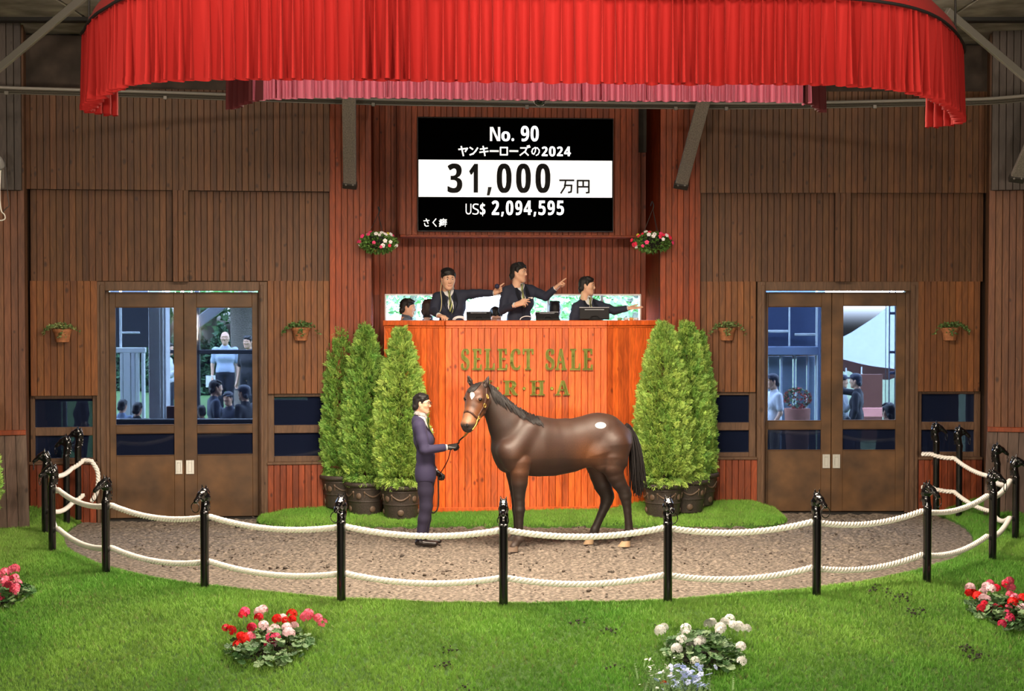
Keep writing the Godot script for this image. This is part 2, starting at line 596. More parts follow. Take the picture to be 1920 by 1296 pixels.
func build_side(left: bool) -> void:
	var f := FL if left else FR
	var side := "left" if left else "right"
	var w := holder("wall_%s" % side, "dark brown upright plank wall %s of the red centre bay" % side, f)
	var P := 0.080
	# sections as photographed: upper band, beam, near panel, far panel, lower panels, skirts
	var up := span(f, 45, 168, 618, 357, 0.12) if left else span(f, 1313, 172, 1857, 362, 0.12)
	# the solid wall behind the planks, open at door and windows
	var solid := func(r: Array) -> void: lbox("core_wall", w, r, -0.3, -0.06, dark_back, 0.001)
	var q: Array = [57, 183, 742, 866, 198, 487, 618, 514, 738, 866] if left else [1721, 1838, 734, 857, 1434, 1706, 1313, 1417, 735, 857]
	var X := func(px: float) -> float: return loc(f, px, 600, -0.1).x
	var Y := func(py: float) -> float: return loc(f, 960, py, -0.1).y
	var e0: float = X.call(30 if left else 1318); var e1: float = X.call(613 if left else 1880)
	var d0: float = X.call(q[4]) - 0.02; var d1: float = X.call(q[5]) + 0.02
	var dt := span(f, q[4], 547, q[5], 900, 0.0)[3] as float
	solid.call([e0, e1, dt + 0.03, 6.4])
	if left:
		solid.call([e0, d0, Y.call(746), dt + 0.03]); solid.call([e0, d0, -0.3, Y.call(862)])
		solid.call([e0, X.call(64), Y.call(862), Y.call(746)]); solid.call([X.call(176), d0, Y.call(862), Y.call(746)])
		solid.call([d1, e1, Y.call(742), dt + 0.03]); solid.call([d1, e1, -0.3, Y.call(862)])
		solid.call([d1, X.call(511), Y.call(862), Y.call(742)])
	else:
		solid.call([e0, d0, Y.call(740), dt + 0.03]); solid.call([e0, d0, -0.3, Y.call(852)])
		solid.call([X.call(1407), d0, Y.call(852), Y.call(740)])
		solid.call([d1, e1, Y.call(737), dt + 0.03]); solid.call([d1, e1, -0.3, Y.call(852)])
		solid.call([d1, X.call(1724), Y.call(852), Y.call(737)]); solid.call([X.call(1829), e1, Y.call(852), Y.call(737)])
	planking(w, up, 0.12, P, brown_planks, dark_back)
	if left:
		planking(w, span(f, 57, 357, 324, 527, 0.0), 0.0, P, brown_planks, dark_back)
		planking(w, span(f, 354, 360, 618, 527, -0.02), -0.02, P, brown_planks, dark_back)
		planking(w, span(f, 324, 357, 354, 528, 0.11), 0.11, P, brown_planks, dark_back)
		planking(w, span(f, 57, 527, 183, 742, 0.02), 0.02, P, orange_planks, dark_back)
		planking(w, span(f, 502, 527, 618, 738, 0.0), 0.0, P, orange_planks, dark_back)
		planking(w, [span(f, 57, 868, 183, 960)[0], span(f, 57, 868, 181, 960)[1], -0.1, loc(f, 120, 867, 0.02).y], 0.02, P, skirt_planks, dark_back)
		planking(w, [span(f, 502, 866, 618, 960)[0], span(f, 502, 866, 618, 960)[1], -0.1, loc(f, 560, 866, 0.02).y], 0.02, P, skirt_planks, dark_back)
		window("window_1", "two stacked dark panes beside the left door, nearest the left wall pier", f, 57, 742, 183, 866, [[66, 748, 174, 801], [67, 817, 173, 859]])
		window("window_2", "two stacked dark panes between the left door and the cedars", f, 502, 738, 618, 866, [[514, 744, 612, 797], [515, 812, 612, 855]])
		door("door_1", "brown double door left of the booth, garden seen through its glass", f, 181, 528, 502, 198, 487, 547, 345, [[205, 345, 217, 576, 326, 798, 856, 329, 342, 863], [345, 484, 369, 576, 473, 797, 854, 349, 364, 863]])
	else:
		planking(w, span(f, 1313, 362, 1565, 528, -0.02), -0.02, P, brown_planks, dark_back)
		planking(w, span(f, 1595, 362, 1843, 528, 0.0), 0.0, P, brown_planks, dark_back)
		planking(w, span(f, 1565, 362, 1595, 528, 0.11), 0.11, P, brown_planks, dark_back)
		planking(w, span(f, 1313, 528, 1417, 735, 0.0), 0.0, P, orange_planks, dark_back)
		planking(w, span(f, 1721, 528, 1837, 734, 0.02), 0.02, P, orange_planks, dark_back)
		planking(w, [span(f, 1313, 857, 1419, 925)[0], span(f, 1313, 857, 1419, 925)[1], -0.1, loc(f, 1370, 858, 0.02).y], 0.02, P, skirt_planks, dark_back)
		planking(w, [span(f, 1721, 857, 1840, 945)[0], span(f, 1721, 857, 1840, 945)[1], -0.1, loc(f, 1780, 858, 0.02).y], 0.02, P, skirt_planks, dark_back)
		window("window_3", "two stacked dark panes between the right cedars and the right door", f, 1313, 735, 1417, 857, [[1318, 741, 1404, 792], [1318, 807, 1404, 848]])
		window("window_4", "two stacked dark panes right of the right door", f, 1721, 734, 1838, 857, [[1727, 739, 1826, 791], [1728, 806, 1826, 847]])
		door("door_2", "brown double door right of the booth, white tent seen through its glass", f, 1419, 528, 1721, 1434, 1706, 547, 1559, [[1436, 1559, 1440, 575, 1540, 790, 845, 1542, 1556, 852], [1559, 1697, 1581, 573, 1680, 789, 845, 1561, 1575, 852]])
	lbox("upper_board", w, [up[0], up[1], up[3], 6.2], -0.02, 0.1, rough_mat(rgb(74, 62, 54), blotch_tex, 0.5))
	# jogged pier nearer the camera, with a leaning foot
	pier(left)

func window(called: String, label: String, f: Transform3D, x0: float, y0: float, x1: float, y1: float, panes: Array) -> void:
	var o := holder(called, label, f)
	var s := span(f, x0, y0, x1, y1, -0.03)
	var a := span(f, panes[0][0], panes[0][1], panes[0][2], panes[0][3], -0.05)
	var c := span(f, panes[1][0], panes[1][1], panes[1][2], panes[1][3], -0.05)
	lbox("frame", o, [s[0], a[0], s[2], s[3]], -0.1, -0.02, trim_mat)
	lbox("frame", o, [a[1], s[1], s[2], s[3]], -0.1, -0.02, trim_mat)
	lbox("frame", o, [a[0], a[1], a[3], s[3]], -0.1, -0.022, trim_mat)
	lbox("frame", o, [a[0], a[1], c[3], a[2]], -0.1, -0.022, trim_mat)
	lbox("frame", o, [a[0], a[1], s[2], c[2]], -0.1, -0.022, trim_mat)
	lbox("sill", o, [s[0] - 0.01, s[1] + 0.01, s[2] - 0.03, s[2] + 0.005], -0.06, 0.06, trim_mat)
	lbox("pane", o, a, -0.064, -0.058, win_mat, 0.001)
	lbox("pane", o, [a[0], a[1], c[2], c[3]], -0.064, -0.058, win_mat, 0.001)

func door(called: String, label: String, f: Transform3D, x0: float, y0: float, x1: float, i0: float, i1: float, iy: float, xm: float, leaves: Array) -> void:
	var o := holder(called, label, f)
	var s := span(f, x0, y0, x1, 900, 0.0)
	var n := span(f, i0, iy, i1, 900, 0.0)
	lbox("casing", o, [s[0], n[0], -0.05, s[3]], -0.28, 0.03, trim_mat)
	lbox("casing", o, [n[1], s[1], -0.05, s[3]], -0.28, 0.03, trim_mat)
	lbox("casing", o, [n[0], n[1], n[3] + 0.01, s[3]], -0.2, 0.028, trim_mat)
	lbox("casing", o, [s[0] + 0.05, n[0] - 0.012, -0.05, n[3] + 0.09], 0.0, 0.045, trim_mat)
	lbox("casing", o, [n[1] + 0.012, s[1] - 0.05, -0.05, n[3] + 0.09], 0.0, 0.045, trim_mat)
	lbox("threshold", o, [n[0], n[1], -0.08, 0.006], -0.25, 0.0, mat(rgb(30, 28, 26), 0.8))
	var W := -0.09
	var ea := span(f, leaves[0][0], iy, leaves[1][1], 900, W)
	lbox("jamb", o, [n[0] - 0.02, ea[0], -0.05, n[3] + 0.01], -0.26, W + 0.02, trim_mat)
	lbox("jamb", o, [ea[1], n[1] + 0.02, -0.05, n[3] + 0.01], -0.26, W + 0.02, trim_mat)
	var stop_m := mat(rgb(52, 38, 26), 0.8)
	var mid := loc(f, xm, 700, W).x
	lbox("astragal", o, [mid - 0.03, mid + 0.03, 0.03, n[3] - 0.01], W - 0.075, W - 0.052, stop_m, 0.002)
	lbox("stop", o, [n[0], ea[0] + 0.035, 0.0, n[3] - 0.01], W - 0.085, W - 0.052, stop_m, 0.002)
	lbox("stop", o, [ea[1] - 0.035, n[1], 0.0, n[3] - 0.01], W - 0.085, W - 0.052, stop_m, 0.002)
	lbox("stop", o, [n[0], n[1], -0.05, 0.06], W - 0.085, W - 0.052, stop_m, 0.002)
	for l in leaves:
		var e := span(f, l[0], iy, l[1], 900, W)
		var a := span(f, l[2], l[3], l[4], l[5], W)
		var low := loc(f, l[2], l[5] + 15, W).y
		var low2 := loc(f, l[2], l[6], W).y
		var top: float = n[3] - 0.006
		var b := MB.new()
		var x := 0.003
		b.cbox(Vector3(e[0] + x, 0.02, W - 0.05), Vector3(a[0], top, W), 0.004)
		b.cbox(Vector3(a[1], 0.02, W - 0.05), Vector3(e[1] - x, top, W), 0.004)
		b.cbox(Vector3(a[0], a[3], W - 0.05), Vector3(a[1], top, W - 0.001), 0.004)
		b.cbox(Vector3(a[0], low, W - 0.05), Vector3(a[1], a[2], W - 0.001), 0.004)
		b.cbox(Vector3(a[0], 0.02, W - 0.05), Vector3(a[1], low2, W - 0.001), 0.004)
		var leaf := part("door_leaf", b.mesh(), door_mat, o)
		lbox("pane", leaf, [a[0], a[1], a[2], a[3]], W - 0.032, W - 0.026, pane_mat, 0.001)
		lbox("pane", leaf, [a[0], a[1], low2, low], W - 0.032, W - 0.026, win_mat, 0.001)
		for q in [[a[2], a[3]], [low2, low]]:
			var bd := MB.new()
			bd.cbox(Vector3(a[0], q[0], W - 0.02), Vector3(a[1], q[0] + 0.012, W + 0.004), 0.003)
			bd.cbox(Vector3(a[0], q[1] - 0.008, W - 0.02), Vector3(a[1], q[1], W + 0.004), 0.003)
			part("glazing_bead", bd.mesh(), door_mat, leaf)
		var h := span(f, l[7], l[9], l[8], l[9] + 26, W)
		var hb := MB.new()
		var hm: float = (h[0] + h[1]) / 2
		hb.cbox(Vector3(h[0], h[2], W), Vector3(hm - 0.022, h[3], W + 0.014), 0.003)
		hb.cbox(Vector3(hm + 0.022, h[2], W), Vector3(h[1], h[3], W + 0.014), 0.003)
		hb.cbox(Vector3(hm - 0.022, h[3] - 0.035, W), Vector3(hm + 0.022, h[3], W + 0.014), 0.003)
		hb.cbox(Vector3(hm - 0.022, h[2], W), Vector3(hm + 0.022, h[2] + 0.035, W + 0.014), 0.003)
		hb.cbox(Vector3(hm - 0.022, h[2] + 0.035, W - 0.002), Vector3(hm + 0.022, h[3] - 0.035, W + 0.002), 0.001)
		tag(part("pull_plate", hb.mesh(), mat(rgb(205, 205, 200), 0.35, 0.5), leaf), "pale steel recessed pull")

func pier(left: bool) -> void:
	var D := 19.7 if left else 20.35
	var e := 47.0 if left else 1853.0
	var sgn := -1.0 if left else 1.0
	var f := frame_at(e, D, 14.0 if left else -14.0)
	var o := holder("wall_pier_%s" % ("left" if left else "right"), "brown plank pier at the %s edge of the ring, its foot leaning out" % ("left" if left else "right"), f)
	var far := 2.6 * sgn
	var y360 := loc(f, e, 358, 0).y
	var y805 := loc(f, e, 808 if left else 802, 0).y
	var x := func(a: float, b: float) -> Array: return [minf(a, b), maxf(a, b)]
	var r: Array = x.call(0.0, far)
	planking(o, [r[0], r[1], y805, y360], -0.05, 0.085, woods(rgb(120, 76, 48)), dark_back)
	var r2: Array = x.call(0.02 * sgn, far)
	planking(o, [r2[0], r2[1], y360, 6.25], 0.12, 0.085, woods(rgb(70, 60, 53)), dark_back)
	lbox("core_wall", o, [r[0] + (0.3 if left else 0.03), r[1] - (0.03 if left else 0.3), -0.6, 6.3], -0.3, -0.09, dark_back, 0.001)
	# return towards the back wall
	var b := MB.new()
	b.cbox(Vector3(minf(0, 0.05 * sgn), -0.4, -1.5), Vector3(maxf(0, 0.05 * sgn), 6.25, -0.05), 0.004)
	part("return_board", b.mesh(), brown_planks[1], o)
	# leaning foot: planks splaying outwards to the ground
	var foot := woods(rgb(100, 78, 66))
	for i in 20:
		var q := MB.new()
		var a: float = sgn * 0.13 * i
		var c: float = sgn * (0.13 * i + 0.124)
		var lo := minf(a, c); var hi := maxf(a, c)
		var spl := -0.10 * sgn
		var k := 0.34 if left else 0.2
		var P0 := Vector3(lo + spl * 0.6, -0.3, 0.02 + k); var P1 := Vector3(hi + spl * 0.6, -0.3, 0.02 + k)
		var P2 := Vector3(hi, y805, 0.02); var P3 := Vector3(lo, y805, 0.02)
		var z := Vector3(0, 0, -0.06)
		q.quad(P0, P1, P2, P3)
		q.quad(P0 + z, P0, P3, P3 + z); q.quad(P1, P1 + z, P2 + z, P2); q.quad(P3, P2, P2 + z, P3 + z)
		part("plank", q.mesh(), foot[rng.randi() % 5], o)
	lbox("ledge", o, [r[0], r[1], y805 - 0.05, y805 + 0.01], -0.1, 0.05, skirt_planks[2])
	# wall going on from the pier towards the seats
	var g := MB.new()
	g.box(Vector3(minf(far, far + 4.5 * sgn), -1.2, -0.3), Vector3(maxf(far, far + 4.5 * sgn), 6.3, 0.0))
	part("board", g.mesh(), brown_planks[2], o)

func build_centre() -> void:
	var f := FC
	var o := holder("wall_centre", "red brown plank bay behind the booth with two pillars and a header", f)
	var P := 0.079
	var dull := wood(rgb(120, 48, 24), Vector3.ZERO, 1.0)
	dull.metallic_specular = 0.1
	for s in [[618, 697], [1237, 1313]]:
		var r := span(f, s[0], 140, s[1], 960, 0.0)
		planking(o, [r[0], r[1], 0.0, 6.0], 0.0, P, red_planks, dark_back, 0.024)
		var inner: float = r[1] if s[0] < 900 else r[0]
		var sg := -1.0 if s[0] < 900 else 1.0
		var b := MB.new()
		b.cbox(Vector3(minf(inner, inner + 0.03 * sg), 0.0, -1.35), Vector3(maxf(inner, inner + 0.03 * sg), 6.0, 0.02), 0.004)
		part("return_board", b.mesh(), dull, o)
		lbox("core_wall", o, [r[0] - 0.3, r[0] + 0.02, -0.3, 6.3] if s[0] < 900 else [r[1] - 0.02, r[1] + 0.3, -0.3, 6.3], -0.6, -0.2, dark_back, 0.001)
	# recessed back wall, with the long window slot
	var wz := -1.25
	var lw := span(f, 690, 140, 1243, 553, wz)
	var slot := span(f, 723, 553, 1200, 606, wz)
	planking(o, [lw[0], lw[1], slot[3], 6.3], wz, P, red_planks, dark_back)
	planking(o, [lw[0], slot[0], 0.0, slot[3]], wz, P, red_planks, dark_back)
	planking(o, [slot[1], lw[1], 0.0, slot[3]], wz, P, red_planks, dark_back)
	planking(o, [slot[0], slot[1], 0.0, slot[2] - 0.12], wz, P, red_planks, dark_back)
	# frame of the slot
	var sl := holder("window_5", "long low window slot behind the auctioneers", f)
	var wm := mat(rgb(225, 228, 226), 0.5)
	lbox("frame", sl, [slot[0] - 0.01, slot[1] + 0.01, slot[3] - 0.012, slot[3] + 0.012], wz - 0.06, wz + 0.03, wm, 0.003)
	lbox("frame", sl, [slot[0] - 0.012, slot[0] + 0.012, slot[2] - 0.12, slot[3]], wz - 0.06, wz + 0.03, wm, 0.003)
	lbox("frame", sl, [slot[1] - 0.012, slot[1] + 0.012, slot[2] - 0.12, slot[3]], wz - 0.06, wz + 0.03, wm, 0.003)
	lbox("frame", sl, [slot[0], slot[1], slot[2] - 0.13, slot[2] - 0.1], wz - 0.06, wz + 0.03, wm, 0.003)
	for px in [867, 1028, 1128]:
		var p := span(f, px - 2, 553, px + 3, 606, wz)
		lbox("mullion", sl, [p[0], p[1], slot[2] - 0.12, slot[3]], wz - 0.05, wz + 0.0, mat(rgb(150, 165, 172), 0.5), 0.003)
	# header that carries the screen
	var hd := span(f, 750, 140, 1195, 441, -0.75)
	planking(o, [hd[0], hd[1], hd[2], 6.2], -0.75, P, red_planks, dark_back)
	lbox("soffit", o, [hd[0] - 0.0, hd[1] + 0.0, hd[2] - 0.03, hd[2]], -1.24, -0.72, red_planks[3])
	for k in [0, 1]:
		lbox("return_board", o, [hd[k] - 0.015, hd[k] + 0.015, hd[2], 6.2], -1.24, -0.74, red_planks[0])
	# floor of the booth recess and the closing roof above
	for r in [[-1, lw[0] - 0.4, lw[1] + 0.4, slot[3] + 0.02, 6.4], [0, lw[0] - 0.4, slot[0] - 0.02, -0.3, slot[3] + 0.02], [0, slot[1] + 0.02, lw[1] + 0.4, -0.3, slot[3] + 0.02], [0, slot[0] - 0.02, slot[1] + 0.02, -0.3, slot[2] - 0.14]]:
		lbox("core_wall", o, [r[1], r[2], r[3], r[4]], wz - 0.3, wz - 0.03, dark_back, 0.001)
	for s in [[618, 697], [1237, 1313]]:
		var r := span(f, s[0], 140, s[1], 960, 0.0)
		lbox("core_wall", o, [r[0] + 0.01, r[1] - 0.01, -0.3, 6.4], -1.5, -0.04, dark_back, 0.001)


# ---------------------------------------------------------------- smooth bodies: tapered capsules melted together, meshed as surface nets
class Field:
	var o: Vector3
	var c: float
	var nx: int
	var ny: int
	var nz: int
	var d := PackedFloat32Array()
	var m := PackedByteArray()
	var lo_y := PackedInt32Array()

	func _init(lo: Vector3, hi: Vector3, cell: float) -> void:
		o = lo
		c = cell
		nx = int((hi.x - lo.x) / c) + 2
		ny = int((hi.y - lo.y) / c) + 2
		nz = int((hi.z - lo.z) / c) + 2
		d.resize(nx * ny * nz)
		d.fill(9.0)
		m.resize(nx * ny * nz)

	func cap(a: Vector3, b: Vector3, ra: float, rb: float, k := 0.03, mt := 0, s := Vector3.ONE, cut := false) -> void:
		var mr := maxf(ra, rb)
		var ext := s * (mr + k + c * 2.0)
		var lo := (a.min(b) - ext - o) / c
		var hi := (a.max(b) + ext - o) / c
		var x0 := maxi(int(lo.x), 0); var x1 := mini(int(hi.x) + 1, nx - 1)
		var y0 := maxi(int(lo.y), 0); var y1 := mini(int(hi.y) + 1, ny - 1)
		var z0 := maxi(int(lo.z), 0); var z1 := mini(int(hi.z) + 1, nz - 1)
		var si := Vector3(1.0 / s.x, 1.0 / s.y, 1.0 / s.z)
		var ba := (b - a) * si
		var inv := 1.0 / maxf(ba.dot(ba), 1e-9)
		var dr := rb - ra
		var k4 := 0.25 / maxf(k, 1e-6)
		var sc := minf(s.x, minf(s.y, s.z))
		for z in range(z0, z1 + 1):
			for y in range(y0, y1 + 1):
				var i := (z * ny + y) * nx + x0
				var p := (o + Vector3(x0, y, z) * c - a) * si
				var st := Vector3(c * si.x, 0, 0)
				for x in range(x0, x1 + 1):
					var t := clampf(p.dot(ba) * inv, 0.0, 1.0)
					var q := ((p - ba * t).length() - ra - dr * t) * sc
					var e := d[i]
					if cut:
						var h := maxf(k - absf(q + e), 0.0)
						d[i] = maxf(e, -q) + h * h * k4
					else:
						if q < e: m[i] = mt
						var h2 := maxf(k - absf(q - e), 0.0)
						d[i] = minf(q, e) - h2 * h2 * k4
					p += st
					i += 1

	func chain(pts: Array, k := 0.03, mt := 0, s := Vector3.ONE) -> void:   # pts: [position, radius] pairs
		for i in pts.size() - 1:
			cap(pts[i][0], pts[i + 1][0], pts[i][1], pts[i + 1][1], k, mt, s)

	func blob(p: Vector3, r: Vector3, k := 0.02, mt := 0) -> void:
		var q := maxf(r.x, maxf(r.y, r.z))
		cap(p, p, q, q, k, mt, r / q)

	func value(p: Vector3) -> float:
		var g := (p - o) / c
		var x := clampi(int(g.x), 0, nx - 2); var y := clampi(int(g.y), 0, ny - 2); var z := clampi(int(g.z), 0, nz - 2)
		var f := g - Vector3(x, y, z)
		var i := (z * ny + y) * nx + x
		var w := nx * ny
		var a := lerpf(lerpf(d[i], d[i + 1], f.x), lerpf(d[i + nx], d[i + nx + 1], f.x), f.y)
		var b := lerpf(lerpf(d[i + w], d[i + w + 1], f.x), lerpf(d[i + w + nx], d[i + w + nx + 1], f.x), f.y)
		return lerpf(a, b, f.z)

	func grad(p: Vector3) -> Vector3:
		var e := c * 0.7
		return Vector3(value(p + Vector3(e, 0, 0)) - value(p - Vector3(e, 0, 0)), value(p + Vector3(0, e, 0)) - value(p - Vector3(0, e, 0)), value(p + Vector3(0, 0, e)) - value(p - Vector3(0, 0, e))).normalized()

	# first point of the surface along a line
	func hit(from: Vector3, dir: Vector3, far: float) -> Vector3:
		var t := 0.0
		while t < far:
			var p := from + dir * t
			if value(p) < 0.0:
				for j in 8:
					t += c * 0.1 if value(from + dir * t) > 0.0 else -c * 0.1
				return from + dir * t
			t += c * 0.4
		return from + dir * far

	func mesh(cols: Array, shade = null) -> ArrayMesh:
		var ids := PackedInt32Array()
		ids.resize(nx * ny * nz)
		ids.fill(-1)
		var v := PackedVector3Array(); var n := PackedVector3Array(); var cc := PackedColorArray()
		var ix := PackedInt32Array()
		var w := nx * ny
		var offs := [0, 1, nx, nx + 1, w, w + 1, w + nx, w + nx + 1]
		var ed := [[0, 1], [2, 3], [4, 5], [6, 7], [0, 2], [1, 3], [4, 6], [5, 7], [0, 4], [1, 5], [2, 6], [3, 7]]
		var cn := []
		for k in 8: cn.append(Vector3(k & 1, (k >> 1) & 1, (k >> 2) & 1))
		for z in nz - 1:
			for y in ny - 1:
				var i := (z * ny + y) * nx
				for x in nx - 1:
					var d0 := d[i]
					if d0 > c * 4.0 or d0 < -c * 4.0:
						i += 1
						continue
					var neg := 0
					for k in 8:
						if d[i + offs[k]] < 0.0: neg += 1
					if neg > 0 and neg < 8:
						var sum := Vector3.ZERO
						var cnt := 0
						for e in ed:
							var a := d[i + offs[e[0]]]; var b := d[i + offs[e[1]]]
							if (a < 0.0) != (b < 0.0):
								sum += (cn[e[0]] as Vector3).lerp(cn[e[1]], a / (a - b))
								cnt += 1
						var p := o + (Vector3(x, y, z) + sum / cnt) * c
						ids[i] = v.size()
						v.append(p)
						n.append(grad(p))
						var col: Color = cols[m[i]]
						if shade != null: col = shade.call(p, m[i], col, n[-1])
						cc.append(col)
					i += 1
		for z in range(1, nz - 1):
			for y in range(1, ny - 1):
				var i := (z * ny + y) * nx + 1
				for x in range(1, nx - 1):
					var a := d[i]
					if a < c * 4.0 and a > -c * 4.0:
						for ax in 3:
							var s0: int = [1, nx, w][ax]
							var b := d[i + s0]
							if (a < 0.0) != (b < 0.0):
								var s1: int = [nx, w, 1][ax]
								var s2: int = [w, 1, nx][ax]
								var q0 := ids[i - s1 - s2]; var q1 := ids[i - s2]; var q2 := ids[i]; var q3 := ids[i - s1]
								if q0 < 0 or q1 < 0 or q2 < 0 or q3 < 0: continue
								if a < 0.0: ix.append_array([q0, q2, q1, q0, q3, q2])
								else: ix.append_array([q0, q1, q2, q0, q2, q3])
					i += 1
		var arr := []
		arr.resize(Mesh.ARRAY_MAX)
		arr[Mesh.ARRAY_VERTEX] = v; arr[Mesh.ARRAY_NORMAL] = n; arr[Mesh.ARRAY_COLOR] = cc; arr[Mesh.ARRAY_INDEX] = ix
		var out := ArrayMesh.new()
		out.add_surface_from_arrays(Mesh.PRIMITIVE_TRIANGLES, arr)
		return out


# ---------------------------------------------------------------- lettering
func font(called: String, weight := 400) -> SystemFont:
	var f := SystemFont.new()
	f.font_names = PackedStringArray([called])
	f.font_weight = weight
	return f

# a piece of text, stretched to fill [0, w] x [0, h], depth t
func glyphs(text: String, f: Font, w: float, h: float, t: float, fat := 0.0) -> ArrayMesh:
	if fat > 0.0:
		var g := glyphs(text, f, w - 2.0 * fat, h, t)
		var b := MB.new()
		for k in 3: b.add(g, Transform3D(Basis(), Vector3(fat * k, 0, 0)))
		return b.mesh()
	var tm := TextMesh.new()
	tm.text = text
	tm.font = f
	tm.font_size = 96
	tm.pixel_size = 0.01
	tm.depth = 0.1
	tm.curve_step = 2.0
	var a := tm.get_mesh_arrays()
	var lo := Vector3.INF; var hi := -Vector3.INF
	for p in a[Mesh.ARRAY_VERTEX]:
		lo = lo.min(p); hi = hi.max(p)
	var v := PackedVector3Array()
	for p in a[Mesh.ARRAY_VERTEX]:
		v.append(Vector3((p.x - lo.x) / (hi.x - lo.x) * w, (p.y - lo.y) / (hi.y - lo.y) * h, (p.z - lo.z) / (hi.z - lo.z) * t))
	a[Mesh.ARRAY_VERTEX] = v
	if a[Mesh.ARRAY_INDEX] == null: a[Mesh.ARRAY_INDEX] = PackedInt32Array(range(v.size()))
	var m := ArrayMesh.new()
	m.add_surface_from_arrays(Mesh.PRIMITIVE_TRIANGLES, a)
	return m

# brush strokes on a 100 x 100 square (y down) as flat bars, scaled to w x h
func strokes(lines: Array, w: float, h: float, wide: float, t: float) -> ArrayMesh:
	var b := MB.new()
	for l in lines:
		for i in l.size() - 1:
			var p := Vector2(l[i][0] * w / 100.0, (100 - l[i][1]) * h / 100.0)
			var q := Vector2(l[i + 1][0] * w / 100.0, (100 - l[i + 1][1]) * h / 100.0)
			var dir := (q - p).normalized()
			p -= dir * wide * 0.35; q += dir * wide * 0.35
			var ang := dir.angle()
			b.xbox(Vector3(0, -wide / 2, 0), Vector3((q - p).length(), wide / 2, t), Transform3D(Basis(Vector3.BACK, ang), Vector3(p.x, p.y, 0)))
	return b.mesh()


# ---------------------------------------------------------------- ground
const RING := Vector2(0.08, -20.45)
const RR := 5.8
var ground_noise: FastNoiseLite

func mound(x: float, z: float) -> float:   # the raised turf under the booth
	var a := (-20.0 - z) / 0.5
	var b := (3.42 - absf(x - 0.13)) / 0.5
	var m := minf(a, b)
	if a > 0 and b > 0 and a < 1.2 and b < 1.2:
		m = 1.2 - sqrt((1.2 - a) * (1.2 - a) + (1.2 - b) * (1.2 - b))
	return m

# how far out a place lies, measured so that the edge of the sand (an ellipse) is at RR
func ring_r(x: float, z: float) -> float:
	return Vector2((x - RING.x) * RR / 5.62, (z - RING.y) * RR / 5.75).length()

func on_turf(px: float, py: float, lift: float) -> Vector3:   # where the sight line comes down to the lawn
	var d := 11.0
	while d < 21.0:
		var p := at(px, py, d)
		if p.y < turf_height(p.x, p.z) + lift: return p
		d += 0.02
	return at(px, py, d)

func turf_height(x: float, z: float) -> float:
	var r := ring_r(x, z) - RR
	if r < 0.0 and mound(x, z) > 0.0:
		return 0.042 * smoothstep(0.0, 0.12, mound(x, z)) + 0.03 * smoothstep(0.0, 1.0, mound(x, z)) + 0.09 * smoothstep(-20.55, -21.1, z) * smoothstep(0.0, 0.8, mound(x, z)) + 0.012 * ground_noise.get_noise_2d(x * 30, z * 30)
	var front := smoothstep(0.25, 0.85, (z - RING.y) / (r + RR))
	var h := 0.05 * smoothstep(-0.05, 0.2, r)
	h -= front * (0.16 * maxf(0.0, r - 0.35) + 0.02 * maxf(0.0, r - 0.35) ** 2)
	h += 0.17 * smoothstep(-19.5, -20.6, z) * smoothstep(0.0, 0.7, r)
	return h + 0.012 * ground_noise.get_noise_2d(x * 30, z * 30)

func soil_height(x: float, z: float) -> float:
	var r := RR - ring_r(x, z)
	var edge := 0.35 + 0.65 * smoothstep(0.15, 1.3, r)
	return 0.035 * edge * ground_noise.get_noise_2d(x * 170, z * 200) + 0.02 * edge * ground_noise.get_noise_2d(x * 520, z * 560) - 0.012

